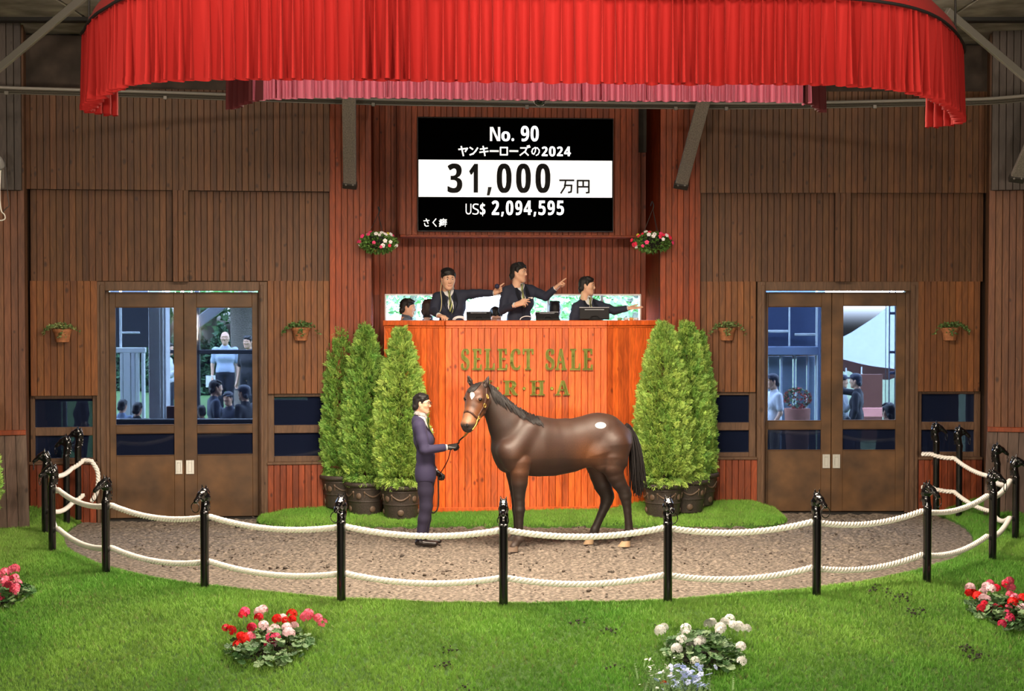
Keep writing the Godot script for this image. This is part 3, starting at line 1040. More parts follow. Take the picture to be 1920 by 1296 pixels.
func build_ground() -> void:
	ground_noise = FastNoiseLite.new()
	ground_noise.seed = 5
	ground_noise.frequency = 0.02
	ground_noise.fractal_octaves = 3
	# the sand
	var rows := []
	var nx := 330; var nz := 190
	var b := MB.new()
	var base := 0
	for k in nz:
		var z := -21.45 + 7.0 * k / (nz - 1)
		for i in nx:
			var x := -6.05 + 12.3 * i / (nx - 1)
			var y := soil_height(x, z)
			var e := 0.03
			var nn := Vector3(soil_height(x - e, z) - soil_height(x + e, z), 2 * e, soil_height(x, z - e) - soil_height(x, z + e)).normalized()
			b.vert(Vector3(x, y, z), nn, Vector2(x, z))
	for k in nz - 1:
		for i in nx - 1:
			var a := k * nx + i
			if ring_r(b.v[a].x, b.v[a].z) > RR + 0.15: continue
			b.ix.append_array([a, a + 1, a + nx + 1, a, a + nx + 1, a + nx])
	var sm := mat(rgb(174, 159, 144), 0.95)
	sm.albedo_texture = soil_tex
	sm.uv1_triplanar = true
	sm.uv1_world_triplanar = true
	sm.uv1_scale = Vector3(0.9, 0.9, 1.2)
	sm.heightmap_enabled = true
	sm.heightmap_texture = soil_tex
	sm.heightmap_scale = 2.0
	var soil := part("sand_track", b.mesh(), sm, self)
	tag(soil, "trampled grey brown sand of the show ring inside the ropes", "sand", "", "stuff")
	# loose clods
	var clod := MB.new()
	clod.ball(Vector3.ZERO, Vector3(1, 0.6, 0.85), 6)
	for i in clod.v.size():
		clod.v[i] *= 1.0 + 0.35 * sin(clod.v[i].x * 7.0 + clod.v[i].z * 5.0 + clod.v[i].y * 3.0)
	var places := []; var tints := []
	for i in 9000:
		var a := rng.randf() * TAU
		var rr := RR * sqrt(rng.randf())
		var x := RING.x + cos(a) * rr * 0.94; var z := RING.y + sin(a) * rr * 0.98
		if z < -21.1 or mound(x, z) > 0.0: continue
		var dens := smoothstep(-0.25, 0.35, ground_noise.get_noise_2d(x * 40, z * 40))
		if RR - rr < 1.0: dens *= 0.25
		if rng.randf() > dens + 0.08: continue
		var s := rng.randf_range(0.005, 0.016) * (1.0 if rng.randf() < 0.9 else 1.9)
		places.append(Transform3D(Basis.from_euler(Vector3(rng.randf(), rng.randf() * TAU, rng.randf())).scaled(Vector3.ONE * s), Vector3(x, soil_height(x, z) + s * 0.2, z)))
		var g := rng.randf_range(0.3, 0.8)
		tints.append(Color(0.16 * g, 0.125 * g, 0.10 * g))
	var cm := tinted(0.95)
	var cl := scatter("clods", clod.mesh(), cm, soil, places, tints)
	# turf: bank outside the ring, and the mound below the booth
	var turf := rough_mat(rgb(78, 122, 40), speck_tex, 3.0, 0.95)
	var bank := MB.new()
	rows = []
	var arc := []
	for k in 181:
		arc.append(-0.22 + (PI + 0.44) * k / 180.0)
	for i in 34:
		var r: float = RR - 0.04 + (0.012 * i if i < 10 else 0.12 + (i - 10) * 0.19)
		var row := []
		for a in arc:
			var x: float = RING.x + cos(a) * r * 5.62 / RR; var z: float = RING.y + sin(a) * r * 5.75 / RR
			row.append(Vector3(x, -0.06 if i == 0 else turf_height(x, z), z))
		rows.append(row)
	bank.grid(rows, false, false)
	var lawn := part("lawn", bank.mesh(), turf, self)
	tag(lawn, "bright green lawn bank sweeping round the front of the sand ring", "lawn", "", "stuff")
	var mb := MB.new()
	rows = []
	for k in 30:
		var row := []
		for i in 90:
			var x := 0.13 - 3.46 + 6.92 * i / 89.0
			var z := -19.96 - 1.55 * k / 29.0
			var m := mound(x, z)
			row.append(Vector3(x, turf_height(x, z) if m > 0.0 else -0.06, z))
		rows.append(row)
	mb.grid(rows, false, false)
	var isle := part("turf_mound", mb.mesh(), turf, self)
	tag(isle, "low turf mound under the orange booth and the potted cedars", "lawn", "", "stuff")
	# blades
	var tuft := MB.new()
	var r2 := RandomNumberGenerator.new()
	r2.seed = 3
	for k in 9:
		var p := Vector3(r2.randf_range(-1, 1), 0, r2.randf_range(-1, 1)) * 0.016
		var lean := Vector3(r2.randf_range(-1, 1), 0, r2.randf_range(-1, 1)) * 0.016
		var h := r2.randf_range(0.022, 0.04)
		var s := Vector3(r2.randf_range(-1, 1), 0, r2.randf_range(-1, 1)).normalized() * 0.0016
		var mid := p + lean * 0.4 + Vector3(0, h * 0.6, 0)
		var tip := p + lean * 1.3 + Vector3(0, h, 0)
		tuft.quad(p - s, p + s, mid + s * 0.8, mid - s * 0.8)
		tuft.tri(mid - s * 0.8, mid + s * 0.8, tip)
	var tm := tuft.mesh()
	var gm := tinted(0.7)
	gm.backlight_enabled = true
	gm.backlight = Color(0.25, 0.35, 0.1)
	places = []; tints = []
	var p2 := []; var t2 := []
	for i in 330000:
		var x: float; var z: float; var onm := i % 6 == 0
		if onm:
			x = rng.randf_range(-3.3, 3.56); z = rng.randf_range(-21.45, -19.98)
			if mound(x, z) < 0.02: continue
		else:
			var a := rng.randf_range(-0.2, PI + 0.2)
			var r := RR - 0.01 + 4.6 * rng.randf() ** 1.25
			x = RING.x + cos(a) * r * 5.62 / RR; z = RING.y + sin(a) * r * 5.75 / RR
			if z < -21.2 or absf(x) > -z * 0.335 + 0.2 or z > -10.9: continue
		var y := turf_height(x, z)
		var n1 := ground_noise.get_noise_2d(x * 60, z * 60)
		var n2 := ground_noise.get_noise_2d(x * 12 + 300, z * 12)
		var s := rng.randf_range(0.75, 1.25) * (1.0 + 0.25 * n1)
		var t := Transform3D(Basis(Vector3.UP, rng.randf() * TAU).scaled(Vector3(s, s * rng.randf_range(0.8, 1.2), s)), Vector3(x, y - 0.004, z))
		var g := 1.0 + 0.25 * n1 + rng.randf_range(-0.2, 0.2)
		var yel := clampf(0.5 + n2 * 1.2 + rng.randf_range(-0.25, 0.25), 0.0, 1.0)
		var c := Color(lerpf(0.12, 0.26, yel) * g, lerpf(0.33, 0.46, yel) * g, lerpf(0.035, 0.075, yel) * g)
		if rng.randf() < 0.03: c = Color(0.25, 0.27, 0.1)
		if onm:
			p2.append(t); t2.append(Color(c.r * 1.25, c.g * 1.2, c.b * 1.25))
		else:
			places.append(t); tints.append(c)
	scatter("grass_blades", tm, gm, lawn, places, tints)
	scatter("grass_blades", tm, gm, isle, p2, t2)
	# dark crumbs of sand kicked on to the lawn
	places = []; tints = []
	for q in [[1660, 1112, 40], [1690, 1122, 60], [1718, 1150, 40], [1810, 1215, 40], [1835, 1235, 50], [1140, 1183, 30], [850, 1220, 16], [840, 1250, 20], [870, 1290, 14], [1640, 1105, 40], [1085, 1165, 20], [1150, 1255, 12], [1240, 1185, 12]]:
		for k in q[2] / 2:
			var p := on_turf(q[0] + rng.randfn(0, 9), q[1] + rng.randfn(0, 5), 0.02)
			var s := rng.randf_range(0.006, 0.016)
			places.append(Transform3D(Basis.from_euler(Vector3(rng.randf(), rng.randf() * TAU, rng.randf())).scaled(Vector3.ONE * s), Vector3(p.x, turf_height(p.x, p.z) + 0.024, p.z)))
			tints.append(Color(0.03, 0.025, 0.02))
	scatter("soil_crumbs", clod.mesh(), cm, lawn, places, tints)


# ---------------------------------------------------------------- booth
func build_booth() -> void:
	var o := thing("auction_booth", "bright orange plank booth with a tall faceted front and counter top", "booth")
	o.transform = FC
	var m := woods(rgb(244, 112, 44), 6, 0.1, 0.5)
	var back := mat(rgb(110, 40, 14), 0.8)
	var top := loc(FC, 980, 611, 0.25).y
	var bot := 0.0
	var pts := [Vector2(loc(FC, 723, 640, -0.05).x, -0.05), Vector2(loc(FC, 835, 640, 0.25).x, 0.25), Vector2(loc(FC, 1138, 640, 0.25).x, 0.25), Vector2(loc(FC, 1229, 640, -0.05).x, -0.05)]
	for i in 3:
		var a: Vector2 = pts[i]; var c: Vector2 = pts[i + 1]
		var ang := atan2(-(c.y - a.y), c.x - a.x)
		var x := Transform3D(Basis(Vector3.UP, ang), Vector3(a.x, 0, a.y))
		planking(o, [0.0, a.distance_to(c), bot, top], 0.0, 0.083, m, back, 0.022, x)
		var pl := MB.new()
		pl.cbox(Vector3(-0.005, 0.0, 0.01), Vector3(a.distance_to(c) + 0.005, 0.155, 0.032), 0.005, x)
		part("plinth", pl.mesh(), m[3], o)
		# counter top, one board per facet
		var d := a.distance_to(c)
		var cb := MB.new()
		cb.cbox(Vector3(-0.02 if i == 0 else 0.0, top, -0.42), Vector3(d + (0.02 if i == 2 else 0.0), top + 0.068, 0.05), 0.008, x)
		part("counter_board", cb.mesh(), m[1 + i], o)
		var nb := MB.new()
		nb.cbox(Vector3(0.0, top - 0.03, 0.0), Vector3(d, top, 0.03), 0.004, x)
		part("counter_moulding", nb.mesh(), m[2], o)
	# floor and rear panel of the booth
	var fb := MB.new()
	fb.cbox(Vector3(pts[0].x + 0.02, 1.46, -1.22), Vector3(pts[3].x - 0.02, 1.54, 0.0), 0.004)
	part("platform", fb.mesh(), m[0], o)
	for k in [pts[0], pts[3]]:
		var sb := MB.new()
		sb.cbox(Vector3(k.x - 0.02, 0.0, -1.2), Vector3(k.x + 0.02, top, -0.03), 0.004)
		part("side_panel", sb.mesh(), m[2], o)
	# raised brass letters
	var brass := mat(rgb(150, 154, 62), 0.42, 0.15)
	var serif := font("Droid Serif", 700)
	var W := 0.276
	var signs := [["brass capital letters SELECT SALE on the booth front", [["S", 864, 880.3], ["E", 885.4, 903.2], ["L", 908.3, 927.3], ["E", 932.7, 951], ["C", 956, 975.7], ["T", 979.8, 1000.2], ["S", 1022, 1039.6], ["A", 1041, 1062.2], ["L", 1068.3, 1088], ["E", 1092, 1111]], 653.9, 694.0],
		["smaller brass letters J R H A with round dots, half hidden by the horse's head", [["J", 903, 923], ["R", 943.3, 971], ["H", 993.7, 1021.4], ["A", 1041, 1068.8]], 713.6, 741.4]]
	for s in signs:
		var g := thing("sign_lettering", s[0], "lettering", Vector3.ZERO, 0.0, "")
		g.transform = FC
		for l in s[1]:
			var r := span(FC, l[1], s[2], l[2], s[3], W)
			part("letter", glyphs(l[0], serif, r[1] - r[0], r[3] - r[2], 0.03, 0.004), brass, g, Vector3(r[0], r[2], W))
		if s[2] > 700:
			for px in [933.0, 982.7, 1034.5]:
				var q := loc(FC, px, 728.5, W)
				var bb := MB.new()
				bb.lathe([Vector2(0.022, 0), Vector2(0.022, 0.02), Vector2(0.014, 0.026), Vector2(0.010, 0.018), Vector2(0.0, 0.018)], 16, Transform3D(Basis(Vector3.RIGHT, PI / 2), Vector3.ZERO))
				part("dot", bb.mesh(), brass, g, Vector3(q.x, q.y, W))


# ---------------------------------------------------------------- screen
func build_screen() -> void:
	var W := -0.62
	var o := thing("display_screen", "black auction display with white lot number, price band and dollar amount", "screen")
	o.transform = FC
	var s := span(FC, 784, 222, 1149, 433, W)
	lbox("housing", o, [s[0] - 0.012, s[1] + 0.012, s[2] - 0.012, s[3] + 0.012], W - 0.1, W - 0.006, mat(rgb(16, 16, 17), 0.5), 0.006)
	var black := mat(rgb(2, 2, 2), 0.9)
	black.metallic_specular = 0.05
	lbox("screen_panel", o, s, W - 0.02, W, black, 0.002)
	var glow := mat(Color.WHITE, 0.5)
	glow.emission_enabled = true
	glow.emission = Color(0.94, 0.95, 0.95)
	glow.emission_energy_multiplier = 0.86
	var ink := mat(rgb(2, 2, 2), 0.6)
	var band := lbox("lit_band", o, span(FC, 784.8, 300.5, 1147.7, 370, W), W, W + 0.003, glow, 0.0005)
	var bold := font("Droid Sans", 700)
	var slim := font("Droid Sans", 400)
	var place := func(mesh: ArrayMesh, x0: float, y1: float, m: Material, lift: float) -> void:
		var p := loc(FC, 780 + x0 / 5.053, 215 + y1 / 5.053, W)
		part("lettering", mesh, m, o, Vector3(p.x, p.y, W + lift))
	var u: float = (s[1] - s[0]) / 365.0 / 5.053
	for t in [["N", 700, 118, 798, 250], ["o", 808, 160, 892, 252], [".", 904, 224, 930, 250], ["9", 993, 107, 1072, 253], ["0", 1085, 107, 1163, 253], ["2", 1190, 303, 1248, 393], ["0", 1259, 301, 1322, 395], ["2", 1334, 303, 1392, 393], ["4", 1402, 303, 1467, 393],
		["2", 717, 815, 788, 950], ["0", 852, 815, 922, 952], ["9", 940, 815, 1007, 952], ["4", 1020, 815, 1097, 950], ["5", 1160, 815, 1228, 952], ["9", 1245, 815, 1315, 952], ["5", 1333, 815, 1402, 952], [",", 806, 922, 832, 965], [",", 1113, 922, 1139, 965]]:
		place.call(glyphs(t[0], bold, (t[3] - t[1]) * u, (t[4] - t[2]) * u, 0.003, (2.0 if t[1] > 700 else 0.0) * u), t[1], t[4], glow, 0.0005)
	for t in [["U", 470, 845, 524, 946], ["S", 534, 843, 596, 947], ["$", 606, 835, 658, 962]]:
		place.call(glyphs(t[0], bold if t[0] == "$" else slim, (t[3] - t[1]) * u, (t[4] - t[2]) * u, 0.003), t[1], t[4], glow, 0.0005)
	for t in [["3", 298, 465, 438, 742], ["1", 503, 468, 587, 739], [",", 670, 686, 717, 766], ["0", 765, 465, 905, 742], ["0", 948, 465, 1088, 742], ["0", 1132, 465, 1273, 742]]:
		place.call(glyphs(t[0], bold, (t[3] - t[1]) * u, (t[4] - t[2]) * u, 0.002, 0.0 if t[0] == "," else 4.5 * u), t[1], t[4], ink, 0.0032)
	var kana := [
		[398, 295, 495, 392, 15, [[[8, 36], [90, 26], [72, 56]], [[32, 8], [52, 96]]]],
		[502, 295, 588, 392, 15, [[[12, 18], [40, 34]], [[12, 88], [45, 78], [72, 52], [94, 22]]]],
		[597, 295, 690, 392, 14, [[[14, 34], [84, 24]], [[8, 64], [92, 54]], [[42, 6], [60, 96]]]],
		[697, 295, 785, 392, 17, [[[8, 52], [92, 52]]]],
		[793, 295, 872, 392, 14, [[[10, 18], [90, 18], [90, 88], [10, 88], [10, 18]]]],
		[883, 295, 970, 392, 17, [[[8, 52], [92, 52]]]],
		[977, 295, 1080, 392, 14, [[[14, 22], [70, 22], [58, 52], [10, 92]], [[52, 60], [84, 92]], [[76, 2], [84, 18]], [[90, -2], [98, 14]]]],
		[1088, 295, 1178, 392, 11, [[[52, 20], [46, 58], [32, 82], [16, 76], [10, 56], [20, 32], [44, 18], [70, 22], [88, 42], [88, 64], [76, 84], [56, 94]]]],
		[68, 985, 130, 1060, 9, [[[10, 30], [90, 24]], [[45, 4], [74, 60]], [[20, 62], [28, 86], [48, 96], [80, 92]]]],
		[150, 985, 198, 1060, 9, [[[82, 4], [22, 50], [86, 98]]]],
		[218, 985, 292, 1062, 6, [[[56, 0], [56, 12]], [[14, 14], [98, 14]], [[20, 14], [18, 60], [4, 98]], [[2, 28], [12, 42]], [[2, 66], [16, 54]], [[30, 28], [54, 28], [54, 44], [30, 44]], [[30, 28], [28, 68], [20, 94]], [[36, 56], [54, 56], [54, 80], [36, 80], [36, 56]], [[78, 20], [78, 30]], [[60, 30], [96, 30]], [[68, 34], [71, 46]], [[90, 34], [86, 46]], [[58, 50], [99, 50]], [[60, 70], [97, 70]], [[78, 50], [78, 98]]]]]
	for k in kana:
		place.call(strokes(k[5], (k[2] - k[0]) * u, (k[3] - k[1]) * u, k[4] * u, 0.003), k[0], k[3], glow, 0.0005)
	for k in [[1360, 615, 1497, 748, 17, [[[2, 6], [98, 6]], [[34, 42], [84, 42], [80, 88], [62, 92]], [[42, 6], [36, 54], [10, 96]]]], [1520, 615, 1648, 748, 17, [[[8, 96], [8, 8], [92, 8], [92, 92], [74, 94]], [[8, 52], [92, 52]], [[50, 8], [50, 52]]]]]:
		place.call(strokes(k[5], (k[2] - k[0]) * u, (k[3] - k[1]) * u, k[4] * u, 0.002), k[0], k[3], ink, 0.0032)


# ---------------------------------------------------------------- canopy
func valance(o: Node3D, path: Array, low: float, high: float, pleats: int, amp: float, m: Material, sd: int, hem: bool) -> void:
	var r2 := RandomNumberGenerator.new()
	r2.seed = sd
	var line := curve(path, 12)
	var len := 0.0
	var acc := [0.0]
	for i in line.size() - 1:
		len += (line[i + 1] - line[i]).length()
		acc.append(len)
	var n := pleats * 14
	var ph := 0.0
	var steps := []
	var mean := TAU * pleats / n
	var fr := 1.0; var am := 1.0; var fr2 := 1.0; var am2 := 1.0; var last := -1
	var shape := []
	for i in n + 1:
		if int(ph / TAU) != last:
			last = int(ph / TAU)
			fr = fr2; am = am2
			fr2 = r2.randf_range(0.7, 1.4); am2 = r2.randf_range(0.55, 1.25)
		ph += mean * fr
		shape.append([ph, am])
	var hs := [0.0, 0.052, 0.056, 0.16, 0.3, 0.45, 0.6, 0.8, 1.0]
	var rows := []
	for h in hs.size():
		var t: float = hs[h] if h < 3 else lerpf(0.056, high - low, (hs[h] - 0.056) / 0.944)
		var row := []
		var j := 0
		for i in n + 1:
			var s := len * i / n
			while j < acc.size() - 2 and acc[j + 1] < s: j += 1
			var f: float = (s - acc[j]) / (acc[j + 1] - acc[j])
			var p: Vector3 = line[j].lerp(line[j + 1], f)
			var dir: Vector3 = (line[j + 1] - line[j])
			var nn := Vector3(-dir.z, 0, dir.x).normalized()
			var q: float = shape[i][0]
			var a: float = shape[i][1]
			var w := 0.7 * sin(q) + 0.35 * (2.0 * pow(absf(sin(q * 0.5 + 0.6)), 0.8) - 1.0) + 0.14 * sin(q * 0.37 + t * 2.0)
			var spread := lerpf(1.0, 0.62, t / (high - low))
			var off: float = w * amp * a * spread + (0.004 if hem and h < 2 else 0.0)
			var along: float = cos(q) * amp * 0.5 * spread * a
			row.append(Vector3(p.x, low + t + (0.004 * sin(q * 0.61) if h == 0 else 0.0), p.z) + nn * off + dir.normalized() * along)
		rows.append(row)
	var b := MB.new()
	b.grid(rows)
	part("curtain", b.mesh(), m, o)

func build_canopy() -> void:
	var LOW := 4.38
	var pxs := [[168, 212], [170, 203], [178, 193], [192, 183], [212, 174], [240, 163], [290, 156], [380, 152], [500, 151], [700, 152], [900, 155], [1100, 158], [1300, 160], [1450, 160], [1560, 162], [1640, 167], [1700, 175], [1745, 187], [1775, 203], [1792, 218], [1798, 230], [1790, 236]]
	var path := []
	for q in pxs:
		var d: float = (LOW - EYE) * FOCAL / (569.0 - q[1])
		var p := at(q[0], q[1], d)
		path.append(Vector3(p.x, 0, p.z))
	# both ends turn inwards
	path.push_front(path[0] + Vector3(0.18, 0, -0.3))
	path.append(path[-1] + Vector3(-0.2, 0, -0.25))
	var o := thing("red_canopy", "large red pleated canopy curtain curving over the ring from above", "canopy")
	var red := cloth(rgb(182, 14, 7), 0.85, 30.0)
	red.rim = 0.12
	valance(o, path, LOW, LOW + 0.63, 112, 0.062, red, 5, true)
	# smooth red skirt roof above the pleats and the dark cord between
	var line := curve(path, 8)
	var rows := []
	var mid := Vector3(0.1, 0, -14.6)
	for k in 9:
		var t := k / 8.0
		var row := []
		for p in line:
			var inward: Vector3 = (mid - p)
			inward.y = 0
			row.append(Vector3(p.x, LOW + 0.61 + 0.75 * sin(t * PI / 2), p.z) + inward * 0.62 * (1.0 - cos(t * PI / 2)) + inward.normalized() * -0.03)
		rows.append(row)
	var b := MB.new()
	b.grid(rows)
	part("canopy_roof", b.mesh(), cloth(rgb(176, 24, 22), 0.8, 30.0), o)
	var cord := []
	for p in line: cord.append(Vector3(p.x, LOW + 0.625, p.z) - (mid - p).normalized() * 0.045 * Vector3(1, 0, 1))
	var cb := MB.new()
	cb.tube(cord, 0.012, 6)
	part("cord", cb.mesh(), mat(rgb(16, 12, 12), 0.8), o)
	# inner curtain, lit pink
	var px2 := [[478, 189.5], [560, 186], [700, 185], [850, 187], [1000, 189], [1200, 191], [1380, 192], [1480, 194], [1512, 195]]
	var p2 := []
	for q in px2:
		var d: float = (LOW - EYE) * FOCAL / (569.0 - q[1])
		var p := at(q[0], q[1], d)
		p2.append(Vector3(p.x, 0, p.z))
	p2.push_front(p2[0] + Vector3(0.0, 0, -0.12))
	p2.append(p2[-1] + Vector3(0.0, 0, -0.12))
	var o2 := thing("inner_valance", "pink satin valance showing below the red canopy curtain", "valance")
	var pink := cloth(rgb(255, 138, 166), 0.5, 30.0)
	valance(o2, p2, LOW, LOW + 0.6, 92, 0.036, pink, 9, false)
	var rod_m := mat(rgb(60, 58, 56), 0.5)
	for e in [[o, path, 0.62], [o2, p2, 0.58]]:
		for k in 6:
			var p: Vector3 = e[1][1 + k * (e[1].size() - 3) / 5]
			var rb := MB.new()
			rb.tube([Vector3(p.x, LOW + e[2], p.z), Vector3(p.x, 6.24, p.z - 0.02)], 0.01, 6)
			part("hanger_rod", rb.mesh(), rod_m, e[0])
	var shade_maroon := cloth(rgb(92, 12, 18), 0.8, 30.0)  # darker cloth paints the shade on the unlit, turned-away ends
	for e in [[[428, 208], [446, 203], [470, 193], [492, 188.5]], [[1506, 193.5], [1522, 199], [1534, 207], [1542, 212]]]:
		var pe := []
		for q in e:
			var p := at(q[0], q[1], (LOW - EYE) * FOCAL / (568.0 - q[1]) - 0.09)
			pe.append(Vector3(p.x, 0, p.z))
		valance(o2, pe, LOW - 0.01, LOW + 0.6, 6, 0.03, shade_maroon, 4, false)


# ---------------------------------------------------------------- pipes, braces
func bar(called: String, a: Vector3, b: Vector3, wide: float, deep: float, m: Material, parent: Node3D) -> MeshInstance3D:
	var g := MB.new()
	var z := (b - a).normalized()
	var x := Vector3.FORWARD.cross(z).normalized() if absf(z.z) < 0.95 else Vector3.RIGHT
	var y := z.cross(x)
	g.cbox(Vector3(-wide / 2, -deep / 2, 0), Vector3(wide / 2, deep / 2, (b - a).length()), 0.006, Transform3D(Basis(x, y, z), a))
	return part(called, g.mesh(), m, parent)

func build_rigging() -> void:
	var steel := mat(rgb(118, 114, 108), 0.5, 0.2)
	var dark := mat(rgb(44, 42, 40), 0.6)
	var o := thing("pipe_rail", "curved grey pipe rail with bundled cables along the top of the back wall", "pipe rail")
	var pts := [[-60, 160, 18.6], [0, 166, 18.8], [120, 170, 19.2], [300, 175, 19.7], [500, 182, 20.1], [700, 188, 20.3], [960, 192, 20.4], [1200, 195, 20.4], [1400, 196, 20.3], [1560, 194, 20.1], [1700, 191, 19.8], [1840, 188, 19.3], [1920, 182, 18.9], [1980, 176, 18.7]]
	for k in 3:
		var line := []
		for p in pts:
			line.append(at(p[0], p[1] + [-2.0, 3.0, 7.5][k], p[2] + [0.0, 0.05, 0.1][k]))
		var b := MB.new()
		b.tube(curve(line, 6), [0.022, 0.028, 0.012][k], 8)
		part(["pipe", "cable_bundle", "rail"][k], b.mesh(), [steel, rough_mat(rgb(84, 78, 68), speck_tex, 4.0), steel][k], o)
	for px in [12, 310, 700, 988, 1267, 1362, 1640]:
		var best := 0
		for i in pts.size() - 1:
			if px >= pts[i][0]: best = i
		var f: float = (px - pts[best][0]) / float(pts[best + 1][0] - pts[best][0])
		var p := at(px, lerpf(pts[best][1], pts[best + 1][1], f) + 8, lerpf(pts[best][2], pts[best + 1][2], f) - 0.03)
		var b := MB.new()
		b.cbox(p - Vector3(0.022, 0.022, 0.02), p + Vector3(0.022, 0.022, 0.02), 0.004)
		part("bracket", b.mesh(), steel, o)
	# steel struts from pillars up to the ceiling
	var grey := rough_mat(rgb(160, 152, 144), speck_tex, 3.0, 0.6)
	for s in [[656, 346, 20.78, 654, 150, 19.4, 0.165, "grey steel strut rising from the left red pillar"], [1277, 347, 20.98, 1330, 150, 19.6, 0.165, "slanted grey steel strut rising from the right red pillar"], [1906, 334, 19.4, 1962, 210, 18.6, 0.16, "grey steel strut at the right edge above the pier"]]:
		var st := thing("steel_strut", s[7], "strut", at(s[0], s[1], s[2]))
		var a := Vector3.ZERO
		var e := at(s[3], s[4], s[5]) - at(s[0], s[1], s[2])
		bar("strut_body", a, e, s[6], 0.06, grey, st)
		var z := e.normalized()
		var slot := bar("slot", a + e * 0.25 + Vector3(0, 0, 0.032), a + e * 0.72 + Vector3(0, 0, 0.032), 0.012, 0.006, dark, st)
		bar("foot_plate", a - z * 0.05 + Vector3(0, 0, 0.01), a + z * 0.035 + Vector3(0, 0, 0.01), s[6] + 0.02, 0.08, dark, st)
		for k in [-1, 1]:
			var bm := MB.new()
			bm.lathe([Vector2(0.014, 0), Vector2(0.014, 0.012), Vector2(0.0, 0.014)], 6, Transform3D(Basis(Vector3.RIGHT, PI / 2), Vector3(0.045 * k, -0.01, 0.05)))
			part("bolt", bm.mesh(), steel, st)
	# long diagonal braces under the ceiling
	for s in [[-40, 160, 17.0, 165, -12, 16.0, "pale steel diagonal brace at the upper left"], [1960, 178, 17.0, 1775, 20, 16.2, "pale steel diagonal brace at the upper right"]]:
		var p0 := at(s[0], s[1], s[2])
		var st := thing("diagonal_brace", s[6], "brace", p0)
		bar("angle_bar", Vector3.ZERO, at(s[3], s[4], s[5]) - p0, 0.075, 0.06, mat(rgb(150, 146, 140), 0.5), st)
		var e2 := at(s[3], s[4], s[5]) - p0
		bar("flange", Vector3(0, 0.03, -0.03), e2 + Vector3(0, 0.03, -0.03), 0.02, 0.09, mat(rgb(132, 128, 122), 0.5), st)
	# camera dome under the inner valance
	var dp := at(1012, 187, 12.9)
	var dm := thing("dome_camera", "small smoked dome camera hanging below the pink valance", "camera", dp)
	var db := MB.new()
	db.lathe([Vector2(0.0, -0.052), Vector2(0.02, -0.048), Vector2(0.037, -0.036), Vector2(0.047, -0.018), Vector2(0.05, 0.0)], 20)
	var gm := mat(Color(0.05, 0.05, 0.06, 0.5), 0.05)
	gm.transparency = BaseMaterial3D.TRANSPARENCY_ALPHA
	part("dome", db.mesh(), gm, dm)
	var hb := MB.new()
	hb.lathe([Vector2(0.053, 0.0), Vector2(0.055, 0.03), Vector2(0.02, 0.04), Vector2(0.012, 0.35), Vector2(0.0, 0.35)], 20)
	part("mount", hb.mesh(), dark, dm)
	var lb := MB.new()
	lb.ball(Vector3(0, -0.015, 0.0), Vector3.ONE * 0.022, 10)
	part("lens", lb.mesh(), mat(rgb(10, 10, 12), 0.1), dm)
	# a clamped lamp with hanging white cable at the left edge
	var cp := at(4, 350, 18.9)
	var cl := thing("wall_lamp", "grey clamped lamp with a hanging white cable at the left edge", "lamp", cp)
	var c1 := MB.new()
	c1.lathe([Vector2(0.0, 0.0), Vector2(0.05, 0.0), Vector2(0.062, 0.03), Vector2(0.05, 0.12), Vector2(0.03, 0.16), Vector2(0.0, 0.165)], 16, Transform3D(Basis(Vector3.RIGHT, 0.7), Vector3(-0.02, 0.22, 0)))
	part("lamp_head", c1.mesh(), mat(rgb(150, 150, 150), 0.4, 0.4), cl)
	bar("bracket", Vector3(0.0, -0.02, -0.03), Vector3(-0.01, 0.3, -0.03), 0.03, 0.02, steel, cl)
	var cab := MB.new()
	cab.tube(curve([Vector3(-0.01, 0.2, 0.02), Vector3(-0.02, -0.1, 0.03), Vector3(-0.005, -0.28, 0.03), Vector3(0.03, -0.33, 0.02), Vector3(0.035, -0.38, 0.02), Vector3(-0.02, -0.4, 0.02), Vector3(-0.05, -0.36, 0.02)], 6), 0.008, 8)
	part("white_cable", cab.mesh(), mat(rgb(225, 222, 215), 0.5), cl)
	var cab2 := MB.new()
	cab2.tube(curve([Vector3(0.03, 0.33, 0.01), Vector3(0.055, 0.15, 0.02), Vector3(0.07, -0.08, 0.02), Vector3(0.085, -0.22, 0.02), Vector3(0.06, -0.25, 0.02), Vector3(0.02, -0.29, 0.02)], 6), 0.006, 8)
	part("dark_cable", cab2.mesh(), mat(rgb(60, 58, 58), 0.5), cl)


# ---------------------------------------------------------------- posts and ropes
const POSTS := [[147, 952, 0.22], [125, 968, 0.13], [85, 1003, 0.03], [98, 1041, 0.02], [199, 1081, 0.02], [384, 1110, 0.02], [640, 1135, 0.02], [944, 1144, 0.02], [1252, 1138, 0.02], [1531, 1123, 0.02], [1738, 1096, 0.02], [1861, 1057, 0.02], [1904, 1018, 0.02], [1869, 984, 0.04], [1798, 946, 0.2], [1755, 938, 0.24]]
const POST_SAYS := ["black horse-head post at the left door, last on the left", "black horse-head post in front of the left windows", "black horse-head post nearest the left wall, looking left", "black horse-head post before the left wall pier, overlapping another", "black horse-head post left of the left door handles", "black horse-head post in front of the left double door", "black horse-head post beside the leftmost cedar pots", "black horse-head post facing forward before the horse's front legs", "black horse-head post in front of the right cedar pot", "black horse-head post left of the right door handles", "black horse-head post right of the right double door", "black horse-head post where the right ropes sweep back", "black horse-head post nearest the right edge, looking right", "black horse-head post half behind another on the right curve", "black horse-head post before the right corner window's right half", "black horse-head post where both cut rope ends stop"]

